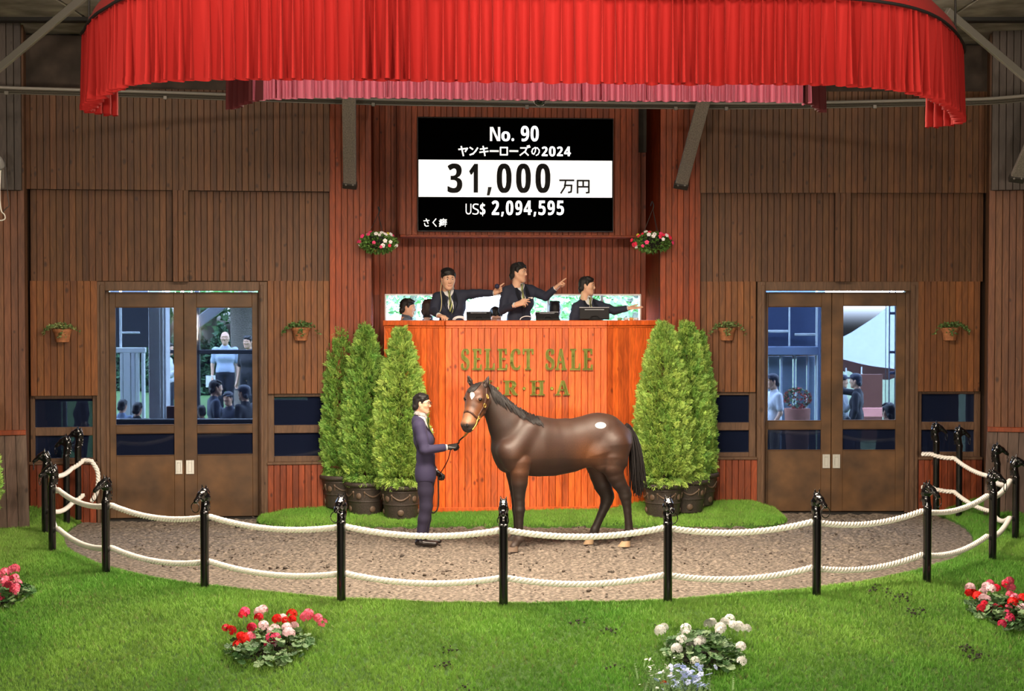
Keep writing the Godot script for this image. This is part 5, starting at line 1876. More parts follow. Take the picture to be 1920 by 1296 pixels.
func hp(px: float, py: float, side := 0.0) -> Vector3:
	# the horse stands a little turned: its chest is nearer than its quarters; side is towards the viewer
	var d := 18.14 + clampf((px - 950.0) / 225.0, -0.3, 1.1) * 0.36 - side
	return at(px, py, d) - horse_at

func hchain(f: Field, list: Array, k: float, mt: int, s := Vector3.ONE) -> void:   # [px, py, radius in px, side]
	var pts := []
	for q in list: pts.append([hp(q[0], q[1], q[3] if q.size() > 3 else 0.0), q[2] / 165.0])
	f.chain(pts, k, mt, s)

func build_horse() -> void:
	horse_at = on_ground(1065, 1029, 0.0)
	var f := Field.new(Vector3(-1.32, -0.05, -0.62), Vector3(0.92, 2.1, 0.85), 0.0125)
	horse_field = f
	var w := Vector3(1, 1, 0.80)
	# trunk
	hchain(f, [[966, 842, 45], [1003, 837, 55], [1035, 840, 50.5], [1065, 837, 47.5], [1095, 828, 45.5], [1122, 823, 47], [1146, 828, 40]], 0.05, 0, w)
	hchain(f, [[1010, 800, 15], [1032, 803, 13], [1060, 800, 13]], 0.06, 0)          # withers
	hchain(f, [[1112, 805, 26], [1138, 808, 28], [1160, 822, 22]], 0.05, 0)          # croup
	f.cap(hp(1150, 836, 0.12), hp(1152, 862, 0.14), 33.5 / 165, 26.0 / 165, 0.05)   # near buttock
	f.cap(hp(1148, 836, -0.12), hp(1140, 860, -0.14), 33.0 / 165, 26.0 / 165, 0.05)
	f.cap(hp(1122, 850, 0.14), hp(1128, 872, 0.15), 25.0 / 165, 15.0 / 165, 0.06)   # stifle
	# neck and chest
	hchain(f, [[966, 822, 43], [951, 797, 34], [935, 771, 25.5], [920, 750, 19.5], [911, 735, 14.5]], 0.05, 0, Vector3(1, 1, 0.72))
	hchain(f, [[950, 850, 20, 0.03], [952, 866, 20, 0.02]], 0.05, 0)
	f.cap(hp(951, 846, 0.16), hp(961, 868, 0.17), 19.0 / 165, 17.0 / 165, 0.05)      # point of the near shoulder
	f.cap(hp(946, 850, -0.12), hp(958, 868, -0.15), 17.0 / 165, 15.0 / 165, 0.05)
	f.cap(hp(992, 806, 0.14), hp(962, 850, 0.19), 18.0 / 165, 20.0 / 165, 0.07)      # near shoulder blade
	# near foreleg
	hchain(f, [[974, 868, 22, 0.17], [974, 884, 18, 0.18], [974, 905, 15.2, 0.17], [973, 930, 11.4, 0.16], [974, 944, 10.0, 0.16], [974, 956, 10.6, 0.16], [974, 965, 8.6, 0.16], [974, 980, 7.2, 0.16], [974, 998, 7.2, 0.16], [972.5, 1011, 9.4, 0.165], [967, 1020, 7.2, 0.17], [963, 1026, 7.6, 0.18]], 0.012, 1)
	# far foreleg
	hchain(f, [[962, 872, 18, -0.15], [964, 892, 14.5, -0.16], [966, 915, 11, -0.16], [968, 940, 8.8, -0.16], [969, 954, 9, -0.16], [969, 975, 6.2, -0.16], [969, 994, 6.2, -0.16], [967, 1003, 7.8, -0.16], [962, 1010, 6.8, -0.15], [958, 1014, 7, -0.15]], 0.012, 1)
	# near hind leg
	hchain(f, [[1149, 858, 28, 0.14], [1149, 875, 22, 0.15], [1153.5, 892, 16.6, 0.15], [1160.5, 906, 13.8, 0.15], [1170, 921, 11.8, 0.15], [1172.5, 930, 11.6, 0.15], [1174.5, 942, 9.4, 0.15], [1176.5, 958, 7.6, 0.15], [1178.5, 980, 7.2, 0.15], [1179.5, 996, 8.4, 0.15], [1180, 1002, 8.8, 0.15], [1176, 1010, 6.6, 0.15], [1173, 1015, 7.2, 0.15]], 0.012, 1)
	f.cap(hp(1176, 917, 0.15), hp(1180, 926, 0.15), 5.0 / 165, 4.0 / 165, 0.02, 1)   # point of the hock
	# far hind leg
	hchain(f, [[1124, 852, 28, -0.13], [1120, 872, 22, -0.14], [1124, 892, 18, -0.15], [1130, 910, 16.8, -0.15], [1138, 928, 13.4, -0.15], [1138, 938, 12.0, -0.15], [1134, 950, 9.8, -0.15], [1128, 964, 8.2, -0.15], [1121, 980, 7.4, -0.15], [1115, 994, 8.4, -0.15], [1113, 999, 7.6, -0.15], [1108, 1006, 6.4, -0.15], [1105, 1010, 6.8, -0.15]], 0.012, 1)
	f.cap(hp(1144, 926, -0.15), hp(1148, 933, -0.15), 5.0 / 165, 4.0 / 165, 0.02, 1)
	# flank fold and sheath
	f.cap(hp(1098, 858, 0.1), hp(1122, 860, 0.13), 14.0 / 165, 16.0 / 165, 0.06)
	f.cap(hp(1098, 864, 0.0), hp(1086, 870, 0.0), 7.0 / 165, 5.0 / 165, 0.03)
	# head, turned towards the viewer
	var H := func(px: float, py: float, near: float) -> Vector3: return at(px, py, 18.10 - near) - horse_at
	f.cap(H.call(903, 730, 0.07), H.call(893, 743, 0.13), 14.5 / 165, 19.5 / 165, 0.03, 2)
	f.cap(H.call(893, 743, 0.13), H.call(890, 760, 0.17), 19.5 / 165, 17.5 / 165, 0.03, 2)
	f.cap(H.call(890, 760, 0.17), H.call(883, 778, 0.24), 17.0 / 165, 13.6 / 165, 0.03, 2)
	f.cap(H.call(883, 778, 0.24), H.call(877, 796, 0.30), 13.4 / 165, 12.4 / 165, 0.03, 3)
	f.cap(H.call(877, 796, 0.31), H.call(877, 801, 0.31), 12.6 / 165, 10.5 / 165, 0.02, 3)
	f.cap(H.call(880, 803, 0.27), H.call(881, 803, 0.26), 7.5 / 165, 7.0 / 165, 0.02, 3)       # chin
	f.cap(H.call(903, 752, 0.12), H.call(899, 770, 0.15), 15.5 / 165, 12.5 / 165, 0.03, 2)     # cheek
	f.cap(H.call(896, 772, 0.17), H.call(886, 794, 0.25), 10.5 / 165, 9.0 / 165, 0.03, 2)      # lower jaw
	f.cap(H.call(901, 748, 0.235), H.call(897, 750, 0.25), 5.5 / 165, 5.0 / 165, 0.02, 2)      # near brow
	f.cap(H.call(874, 746, 0.13), H.call(873, 749, 0.13), 4.5 / 165, 4.0 / 165, 0.02, 2)       # far brow
	f.cap(H.call(875.5, 797, 0.385), H.call(874, 799, 0.385), 3.6 / 165, 3.0 / 165, 0.012, 3)
	f.cap(H.call(866.5, 796, 0.33), H.call(866.5, 798, 0.33), 3.0 / 165, 2.6 / 165, 0.012, 3)
	var body := lin(84, 54, 41); var tan := lin(150, 92, 52); var dark := lin(40, 29, 26); var muz := lin(160, 110, 78); var nose := lin(74, 62, 60)
	var tone := FastNoiseLite.new()
	tone.seed = 4
	tone.frequency = 2.2
	tone.fractal_octaves = 3
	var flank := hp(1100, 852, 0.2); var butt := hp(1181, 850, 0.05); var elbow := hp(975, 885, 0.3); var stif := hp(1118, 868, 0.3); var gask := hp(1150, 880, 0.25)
	var base := horse_at
	var shade := func(p: Vector3, mt: int, _c: Color, _n: Vector3) -> Color:
		var t := tone.get_noise_3dv(p)
		var c := body.lerp(dark, clampf(0.15 + t * 0.6, 0.0, 1.0))
		var q := at_pixel(p + base)
		# tan where the coat is thin: flank, buttock edge, elbow, belly line; black along the top line and below the knees
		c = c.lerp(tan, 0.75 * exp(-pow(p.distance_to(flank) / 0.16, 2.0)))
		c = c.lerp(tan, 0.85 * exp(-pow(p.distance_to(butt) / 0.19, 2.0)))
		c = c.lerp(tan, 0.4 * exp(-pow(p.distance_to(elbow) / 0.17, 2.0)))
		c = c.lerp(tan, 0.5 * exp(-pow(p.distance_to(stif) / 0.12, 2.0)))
		if mt == 1:
			c = c.lerp(dark, smoothstep(880, 925, q.y) * 0.92)
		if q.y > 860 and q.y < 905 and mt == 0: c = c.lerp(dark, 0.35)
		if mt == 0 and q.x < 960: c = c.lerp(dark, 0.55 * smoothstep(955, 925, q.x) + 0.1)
		if mt == 2:
			c = lin(112, 70, 48).lerp(tan, 0.8 * smoothstep(748, 772, q.y + t * 12.0)).lerp(dark, 0.55 * smoothstep(736, 726, q.y))
			c = c.lerp(dark, 0.6 * exp(-pow((q.x - 888) / 7.0, 2.0) - pow((q.y - 762) / 10.0, 2.0)))
			if q.x > 905: c = c.lerp(dark, 0.5)
		if mt == 3:
			c = lin(178, 122, 84).lerp(nose, smoothstep(789, 799, q.y))
		if mt == 1 and q.y > 1005 and q.x < 985: c = c.lerp(lin(104, 84, 76), 0.5)
		return c
	var o := thing("horse", "dark bay young horse with a white star, standing before the orange booth", "horse", horse_at)
	var coat := tinted(0.56)
	coat.rim_enabled = true
	coat.rim = 0.05
	coat.clearcoat_enabled = true
	coat.albedo_texture = speck_tex
	coat.uv1_triplanar = true
	coat.uv1_scale = Vector3(9, 5, 9)
	coat.clearcoat = 0.1
	coat.clearcoat_roughness = 0.35
	var bm := f.mesh([body, body, body, body], shade)
	part("body", bm, coat, o)
	# hooves
	var pale := rough_mat(rgb(222, 186, 146), speck_tex, 9.0, 0.6)
	var mudh := rough_mat(rgb(150, 126, 108), speck_tex, 9.0, 0.7)
	for h in [[1172, 1018, 0.15, 11.0, pale, 1027], [1105, 1012, -0.15, 9.0, pale, 1020], [962, 1028, 0.18, 10.5, mudh, 1041], [957, 1015, -0.15, 9.5, mudh, 1023]]:
		var top := hp(h[0] + 2, h[1] - 4, h[2])
		var foot := hp(h[0] - 2, h[5], h[2])
		foot.y = 0.004
		var r: float = h[3] / 165.0
		var rows := []
		for k in 5:
			var t := k / 4.0
			var row := []
			for j in 16:
				var a := -TAU * j / 16.0
				row.append(foot.lerp(top, t) + Vector3(-cos(a) * r * lerpf(1.12, 0.72, t), 0, sin(a) * r * lerpf(0.9, 0.68, t)))
			rows.append(row)
		var b := MB.new()
		b.grid(rows, true)
		b.disc(rows[0][0] * 0.5 + rows[0][8] * 0.5, rows[0], true)
		b.disc(rows[4][0] * 0.5 + rows[4][8] * 0.5, rows[4])
		part("hoof", b.mesh(), h[4], o)
	# white socks just above the pale hoof
	# ears
	var em := mat(rgb(44, 32, 28), 0.6)
	for e in [[883, 720, 0.10, 877.5, 704, 0.12, 4.6], [909.5, 725, 0.13, 916.5, 705, 0.12, 5.2]]:
		var a: Vector3 = H.call(e[0], e[1], e[2]); var t: Vector3 = H.call(e[3], e[4], e[5])
		var ef := Field.new(a.min(t) - Vector3.ONE * 0.06, a.max(t) + Vector3.ONE * 0.06, 0.005)
		ef.chain([[a, e[6] / 190.0], [a.lerp(t, 0.35), e[6] / 165.0], [a.lerp(t, 0.75), 0.016], [t, 0.004]], 0.01)
		ef.cap(a.lerp(t, 0.25) + Vector3(-0.012, 0, 0.03), a.lerp(t, 0.8) + Vector3(-0.004, 0, 0.018), 0.016, 0.004, 0.005, 0, Vector3.ONE, true)
		part("ear", ef.mesh([Color.WHITE]), em, o)
	# eyes and nostrils
	var eyem := mat(rgb(12, 9, 8), 0.08)
	for e in [[900.5, 749.5], [873, 748.5]]:
		var p := skin(e[0], e[1])
		var b := MB.new()
		b.ball(p[0] - p[1] * 0.006, Vector3(0.022, 0.017, 0.016), 12)
		part("eye", b.mesh(), eyem, o)
		var lid := MB.new()
		lid.tube(curve([p[0] + Vector3(-0.026, 0.002, 0) - p[1] * 0.003, p[0] + Vector3(-0.01, 0.017, 0) + p[1] * 0.004, p[0] + Vector3(0.012, 0.015, 0) + p[1] * 0.004, p[0] + Vector3(0.026, 0.0, 0) - p[1] * 0.004], 3), [0.002, 0.004, 0.005, 0.006, 0.006, 0.006, 0.005, 0.004, 0.003, 0.002], 6)
		part("eyelid", lid.mesh(), mat(rgb(60, 42, 34), 0.6), o)
	for e in [[876.5, 798, 0.013, 0.024], [866, 798.5, 0.008, 0.016]]:
		var p := skin(e[0], e[1])
		var b := MB.new()
		b.ball(p[0] - p[1] * 0.004, Vector3(e[2], e[3], 0.012), 10, Basis(Vector3.BACK, 0.3))
		part("nostril", b.mesh(), mat(rgb(14, 10, 10), 0.7), o)
	var mouth := MB.new()
	var ml := []
	for q in [[868, 806], [874, 807], [881, 805], [888, 801]]:
		var p := skin(q[0], q[1])
		ml.append(p[0])
	mouth.tube(curve(ml, 4), 0.004, 5)
	part("mouth", mouth.mesh(), mat(rgb(30, 22, 22), 0.7), o)
	# white star, following the forehead; and the white oval lot sticker on the quarters
	patch(o, "star", [[886, 733], [889.5, 738], [890.5, 742], [888, 746], [885, 750], [883.5, 748], [881.5, 742], [882.5, 737]], 0.006, mat(rgb(238, 232, 228), 0.7), "white star on the forehead")
	var rim := []
	for k in 24: rim.append([1126 + 10.4 * cos(TAU * k / 24.0), 798 + 6.0 * sin(TAU * k / 24.0)])
	patch(o, "lot_sticker", rim, 0.004, mat(rgb(240, 240, 242), 0.6), "white oval sticker with the lot number 90")
	var c0 := skin(1126, 798)
	var txt := glyphs("90", font("Droid Sans", 400), 0.055, 0.042, 0.002)
	var tn: Vector3 = c0[1]
	var tx := Vector3.UP.cross(tn).normalized()
	var num := part("sticker_number", txt, mat(rgb(168, 168, 176), 0.7), o)
	var tb := Basis(tx, tn.cross(tx), tn)
	num.transform = Transform3D(tb, c0[0] + tn * 0.0075 - tx * 0.0275 - tn.cross(tx) * 0.021)
	# mane, forelock, tail
	var hair := mat(rgb(24, 18, 18), 0.6)
	hair.rim_enabled = true
	hair.rim = 0.1
	var mane := MB.new()
	var crest := [[913, 722], [919, 724], [927, 730], [938, 741], [950, 750], [962, 760], [976, 769], [988, 776], [1000, 781], [1010, 786]]
	var r2 := RandomNumberGenerator.new()
	r2.seed = 12
	for i in 260:
		var t := r2.randf() * (crest.size() - 1.001)
		var k := int(t)
		var px: float = lerpf(crest[k][0], crest[k + 1][0], t - k); var py: float = lerpf(crest[k][1], crest[k + 1][1], t - k)
		var len := lerpf(34, 12, t / crest.size()) * r2.randf_range(0.6, 1.1)
		var line := []
		for j in 6:
			var s := j / 5.0
			var qx := px + s * len * 0.42 + r2.randf_range(-0.6, 0.6) + (2.0 if t < 3 else 6.0 * s)
			var qy := py + 1.5 + s * len
			var p := skin(qx, qy)
			line.append(p[0] + p[1] * lerpf(0.014, 0.008, s) * r2.randf_range(0.7, 1.2))
		line[0] = skin(px, py + 2.0)[0] + Vector3(0.01, r2.randf_range(0.0, 0.03), r2.randf_range(-0.09, 0.0))
		mane.tube(line, [0.006, 0.007, 0.006, 0.005, 0.004, 0.0015], 5, false)
	part("mane", mane.mesh(), hair, o)
	var lock := MB.new()
	for i in 70:
		var a := r2.randf()
		var line := []
		for j in 5:
			var s := j / 4.0
			var qx := lerpf(903, 886, a) - s * lerpf(14, 9, a) + r2.randf_range(-0.7, 0.7)
			var qy := lerpf(719, 721, a) + s * lerpf(12, 17, r2.randf())
			var p := skin(qx, qy)
			line.append(p[0] + p[1] * 0.008)
		lock.tube(line, [0.005, 0.006, 0.006, 0.004, 0.0015], 5, false)
	part("forelock", lock.mesh(), hair, o)
	var tail := MB.new()
	var dock := hp(1177, 803, 0.0)
	for i in 190:
		var a := r2.randfn(0, 0.5); var e := r2.randfn(0, 0.5)
		var end := clampf(r2.randfn(912, 16), 850, 934)
		var pts := []
		var wide := 12.0
		for q in [[1178, 803, 1.5], [1185, 812, 4], [1190, 836, 8], [1193, 868, 11], [1195, 898, 12.5], [1197, 922, 13]]:
			if q[1] > end + 12: break
			pts.append(hp(q[0] + a * q[2], q[1], 0.02 + e * q[2] / 165.0 * 1.2))
		if pts.size() < 3: continue
		pts[-1] = pts[-1] + Vector3(r2.randfn(0, 0.012), r2.randfn(0, 0.04), 0)
		var rad := []
		var sm := curve(pts, 3)
		for j in sm.size(): rad.append(lerpf(0.011, 0.0035, float(j) / sm.size()))
		tail.tube(sm, rad, 5, false)
	tail.tube(curve([hp(1172, 800), hp(1180, 806), hp(1186, 822), hp(1189, 850)], 4), [0.05, 0.05, 0.048, 0.046, 0.044, 0.042, 0.04, 0.038, 0.034, 0.03, 0.026, 0.02, 0.012], 10)
	part("tail", tail.mesh(), hair, o)
	halter(o, H)

func at_pixel(p: Vector3) -> Vector2:   # where a point was seen in the photograph
	var q := p - Vector3(0, EYE, 0)
	var c := cos(PITCH); var s := sin(PITCH)
	var z := -(q.z * c + q.y * s)
	return Vector2(960.0 + q.x / z * FOCAL, 648.0 - (q.y * c - q.z * s) / z * FOCAL)

func skin(px: float, py: float) -> Array:   # [point of the coat, its outward normal] under a photographed point
	var r := ray(px, py)
	var from := Vector3(0, EYE, 0) + r * (17.2 / -r.z) - horse_at
	var p := horse_field.hit(from, r.normalized(), 1.8)
	return [p, horse_field.grad(p)]

func patch(o: Node3D, called: String, rim: Array, lift: float, m: Material, label: String) -> void:
	var cx := 0.0; var cy := 0.0
	for q in rim:
		cx += q[0] / rim.size(); cy += q[1] / rim.size()
	var rows := []
	for k in 5:
		var row := []
		for q in rim:
			var t := 1.0 - k / 4.0
			var p := skin(cx + (q[0] - cx) * t, cy + (q[1] - cy) * t)
			row.append(p[0] + p[1] * lift)
		rows.append(row)
	var b := MB.new()
	b.grid(rows, true, true)
	b.grid(rows, true, false)
	tag(part(called, b.mesh(), m, o), label)

func halter(o: Node3D, H) -> void:
	var h := thing("halter", "brown leather halter with brass fittings on the horse's head", "halter", horse_at)
	var leather := mat(rgb(92, 62, 50), 0.45)
	var brass := mat(rgb(214, 170, 90), 0.3, 0.8)
	var strap := func(called: String, pts: Array, wide: float) -> void:
		var rows := [[], [], [], []]
		var line := []
		for q in pts: line.append(skin(q[0], q[1]))
		for i in line.size():
			var p: Vector3 = line[i][0]; var n: Vector3 = line[i][1]
			var t: Vector3 = (line[mini(i + 1, line.size() - 1)][0] - line[maxi(i - 1, 0)][0]).normalized()
			var s := n.cross(t).normalized() * wide / 2
			rows[0].append(p - s - n * 0.004); rows[1].append(p - s * 0.9 + n * 0.009); rows[2].append(p + s * 0.9 + n * 0.009); rows[3].append(p + s - n * 0.004)
		var b := MB.new()
		b.grid(rows, false, false)
		b.grid(rows, false, true)
		part(called, b.mesh(), leather, h)
	strap.call("noseband", [[870.5, 774], [873, 771.8], [877, 771.5], [882, 773], [886, 776], [890, 780], [894, 783], [897.5, 784]], 0.022)
	strap.call("cheek_strap", [[896, 782], [900, 775], [904, 768], [907.5, 761]], 0.022)
	strap.call("crown_strap", [[909, 757], [911.5, 748], [912.5, 738], [912, 728], [909, 722]], 0.024)
	strap.call("throat_strap", [[908, 762], [910, 768], [909, 775]], 0.018)
	for q in [[896.5, 783, 0.018, 0.018], [907.5, 760.5, 0.016, 0.022], [912.3, 744, 0.013, 0.026]]:
		var p := skin(q[0], q[1])
		var ring := []
		var n: Vector3 = p[1]
		var x := Vector3.UP.cross(n).normalized(); var y := n.cross(x)
		for k in 17: ring.append(p[0] + n * 0.014 + x * cos(TAU * k / 16.0) * q[2] + y * sin(TAU * k / 16.0) * q[3])
		var b := MB.new()
		b.tube(ring, 0.0055, 7, false)
		part("brass_ring", b.mesh(), brass, h)
	var ch := []
	for q in [[896, 784], [893, 789], [892, 794], [889, 799], [885, 805]]:
		var p := skin(q[0], q[1])
		ch.append(p[0] + p[1] * 0.012)
	var b2 := MB.new()
	var cl := curve(ch, 4)
	for i in cl.size():
		b2.ball(cl[i], Vector3(0.009, 0.012, 0.009), 6)
	part("chain", b2.mesh(), brass, h)


# ---------------------------------------------------------------- people
var head_mesh: ArrayMesh
var head_low: ArrayMesh
var hair_meshes := {}
var hand_meshes := {}
var tie_mat: StandardMaterial3D
var SKIN := Color(0.66, 0.39, 0.265)
var LIP := Color(0.54, 0.25, 0.18)

func make_head(cell: float) -> ArrayMesh:
	var f := Field.new(Vector3(-0.1, -0.185, -0.13), Vector3(0.1, 0.135, 0.14), cell)
	f.blob(Vector3(0, 0.032, -0.014), Vector3(0.074, 0.086, 0.092), 0.02)
	f.cap(Vector3(0, 0.005, 0.028), Vector3(0, -0.055, 0.034), 0.060, 0.044, 0.03)
	for s in [-1, 1]:
		f.cap(Vector3(0.022 * s, -0.015, 0.034), Vector3(0.016 * s, -0.074, 0.034), 0.042, 0.031, 0.03)
		f.cap(Vector3(0.048 * s, -0.045, 0.0), Vector3(0.012 * s, -0.094, 0.056), 0.024, 0.017, 0.03)
		f.blob(Vector3(0.040 * s, -0.014, 0.050), Vector3(0.020, 0.018, 0.018), 0.03)
		f.cap(Vector3(0.010 * s, -0.028, 0.091), Vector3(0.011 * s, -0.030, 0.087), 0.0068, 0.006, 0.008)
		f.blob(Vector3(0.076 * s, -0.004, -0.008), Vector3(0.010, 0.030, 0.018), 0.008)
		f.cap(Vector3(0.014 * s, 0.036, 0.082), Vector3(0.048 * s, 0.032, 0.066), 0.010, 0.009, 0.02)
	f.blob(Vector3(0, -0.098, 0.060), Vector3(0.020, 0.014, 0.014), 0.02)
	f.cap(Vector3(0, 0.022, 0.081), Vector3(0, -0.022, 0.1005), 0.008, 0.0098, 0.014)
	for s in [-1, 1]:
		f.cap(Vector3(0.031 * s, 0.015, 0.096), Vector3(0.033 * s, 0.015, 0.094), 0.015, 0.014, 0.014, 0, Vector3(1.25, 0.8, 1), true)
	f.cap(Vector3(-0.018, -0.057, 0.0795), Vector3(0.018, -0.057, 0.0795), 0.0055, 0.0055, 0.008, 1)
	f.cap(Vector3(-0.012, -0.066, 0.079), Vector3(0.012, -0.066, 0.079), 0.006, 0.006, 0.008, 1)
	f.cap(Vector3(0, -0.06, -0.022), Vector3(0, -0.175, -0.038), 0.053, 0.058, 0.03)
	return f.mesh([SKIN, LIP])

func make_hair(style: String) -> ArrayMesh:
	var f := Field.new(Vector3(-0.12, -0.13, -0.15), Vector3(0.12, 0.175, 0.15), 0.0045)
	f.blob(Vector3(0, 0.062, -0.012), Vector3(0.080, 0.068, 0.096), 0.02)
	f.blob(Vector3(0, 0.02, -0.05), Vector3(0.078, 0.088, 0.064), 0.02)
	f.blob(Vector3(0, -0.045, -0.062), Vector3(0.058, 0.05, 0.042), 0.03)
	var r2 := RandomNumberGenerator.new()
	r2.seed = style.length() * 7
	var low := -0.02 if style == "swept" else -0.035
	for s in [-1, 1]:
		f.cap(Vector3(0.070 * s, 0.06, 0.02), Vector3(0.074 * s, 0.01, 0.012), 0.016, 0.007 if style == "swept" else 0.012, 0.02)
		f.cap(Vector3(0.05 * s, -0.03, -0.085), Vector3(0.03 * s, low - 0.05, -0.082), 0.024, 0.016, 0.02)
	if style == "swept":     # parted, combed up and back from the brow
		for i in 9:
			var x := -0.056 + 0.014 * i
			var rise := 0.030 * (1.0 - pow(x / 0.066, 2.0)) + 0.07 * (x + 0.056) * 0.0
			f.cap(Vector3(x, 0.072 + rise + 0.12 * maxf(-x, 0.0), 0.062 - absf(x) * 0.3), Vector3(x * 1.05 - 0.008, 0.086 + rise, -0.02), 0.013, 0.020, 0.010)
			f.cap(Vector3(x * 1.05 - 0.008, 0.086 + rise, -0.02), Vector3(x * 0.9, 0.06 + rise * 0.6, -0.088), 0.020, 0.016, 0.010)
	elif style == "fringe":  # longer, falling over the forehead and ears
		for i in 9:
			var x := -0.064 + 0.016 * i
			f.cap(Vector3(x * 0.8, 0.115, 0.02), Vector3(x, 0.072 + 0.014 * sin(i * 2.1), 0.088 - absf(x) * 0.35), 0.021, 0.010, 0.010)
		for s in [-1, 1]:
			f.cap(Vector3(0.074 * s, 0.05, 0.01), Vector3(0.080 * s, -0.022, 0.0), 0.018, 0.010, 0.02)
	elif style == "short":
		for i in 9:
			var x := -0.06 + 0.015 * i
			f.cap(Vector3(x * 0.85, 0.112, 0.012), Vector3(x, 0.088 + 0.008 * sin(i * 1.7), 0.078 - absf(x) * 0.3), 0.021, 0.012, 0.010)
	elif style == "cap":
		f.blob(Vector3(0, 0.075, -0.005), Vector3(0.088, 0.068, 0.102), 0.01)
		f.cap(Vector3(-0.035, 0.062, 0.095), Vector3(0.035, 0.062, 0.095), 0.05, 0.05, 0.01, 0, Vector3(1, 0.22, 1.2))
	elif style == "bald":
		return null
	# leave the face and the ears free
	f.cap(Vector3(0, 0.02, 0.115), Vector3(0, -0.1, 0.10), 0.060, 0.075, 0.012, 0, Vector3(1.1, 1, 1), true)
	for s in [-1, 1]:
		f.cap(Vector3(0.09 * s, -0.01, -0.004), Vector3(0.09 * s, -0.07, 0.03), 0.026, 0.055, 0.012, 0, Vector3.ONE, true)
	f.cap(Vector3(0, -0.13, -0.02), Vector3(0, -0.2, -0.02), 0.09, 0.1, 0.01, 0, Vector3.ONE, true)
	for i in 70:   # locks
		var a := r2.randf() * TAU; var e := r2.randf_range(0.15, 1.4)
		var v := Vector3(sin(a) * cos(e) * 0.08, 0.045 + sin(e) * 0.085, -0.015 + cos(a) * cos(e) * 0.098)
		if f.value(v) < 0.006 and f.value(v) > -0.02:
			var t := Vector3(v.z * 0.4 + 0.02, -0.05, v.x * -0.3 + 0.02).normalized() * 0.022
			f.cap(v, v + t, 0.006, 0.003, 0.006)
	return f.mesh([Color.WHITE])

func make_hand(pose: String) -> ArrayMesh:
	var f := Field.new(Vector3(-0.075, -0.11, -0.05), Vector3(0.085, 0.05, 0.215), 0.0035)
	f.cap(Vector3(0, 0, -0.04), Vector3(0, 0, 0.012), 0.026, 0.026, 0.012, 0, Vector3(1.1, 0.85, 1))
	var xs := [0.028, 0.009, -0.010, -0.028]
	var ks := [0.094, 0.098, 0.092, 0.082]
	var ls := [0.074, 0.082, 0.076, 0.060]
	var curls := {"relaxed": [[24, 30, 20], [28, 34, 24], [32, 36, 24], [34, 36, 24]], "point": [[-4, 6, 4], [62, 88, 50], [68, 92, 50], [72, 90, 50]], "flat": [[0, 3, 2], [-2, 3, 2], [0, 4, 2], [3, 5, 3]], "grip": [[62, 84, 48], [66, 88, 50], [70, 88, 50], [74, 88, 50]], "open": [[6, 12, 8], [18, 22, 12], [34, 40, 20], [44, 46, 26]]}
	for i in 4:
		f.cap(Vector3(xs[i] * 0.55, 0, 0.012), Vector3(xs[i], 0.002, ks[i]), 0.017, 0.0115, 0.012)
		var p := Vector3(xs[i], 0.002, ks[i])
		var a := 0.0
		var splay: float = xs[i] * (2.4 if pose == "flat" or pose == "open" else 1.0)
		for s in 3:
			a += deg_to_rad(curls[pose][i][s])
			var l: float = ls[i] * [0.46, 0.30, 0.24][s]
			var q := p + Vector3(splay * l, -sin(a) * l, cos(a) * l)
			f.cap(p, q, [0.0098, 0.0088, 0.0080][s], [0.0088, 0.0080, 0.0066][s], 0.005)
			p = q
	f.cap(Vector3(0.018, -0.006, 0.022), Vector3(0.034, -0.012, 0.05), 0.018, 0.014, 0.012)
	if pose == "grip" or pose == "point":
		f.chain([[Vector3(0.034, -0.012, 0.05), 0.0125], [Vector3(0.040, -0.03, 0.082), 0.0105], [Vector3(0.022, -0.046, 0.098), 0.009]], 0.006)
	else:
		f.chain([[Vector3(0.034, -0.012, 0.05), 0.0125], [Vector3(0.056, -0.018, 0.082), 0.0105], [Vector3(0.062, -0.022, 0.110), 0.0085]], 0.006)
	return f.mesh([SKIN])

func people_kit() -> void:
	if head_mesh: return
	head_mesh = make_head(0.004)
	head_low = make_head(0.009)
	for s in ["swept", "fringe", "short", "cap"]: hair_meshes[s] = make_hair(s)
	for p in ["relaxed", "point", "flat", "grip", "open"]: hand_meshes[p] = make_hand(p)
	var im := Image.create(64, 64, false, Image.FORMAT_RGB8)
	for y in 64:
		for x in 64:
			var k := fposmod((x * 0.9 + y) / 64.0 * 2.0, 1.0)
			im.set_pixel(x, y, rgb(24, 28, 44) if k < 0.5 else rgb(206, 214, 140))
	tie_mat = mat(Color.WHITE, 0.55)
	tie_mat.albedo_texture = ImageTexture.create_from_image(im)
	tie_mat.uv1_scale = Vector3(1, 2.2, 1)

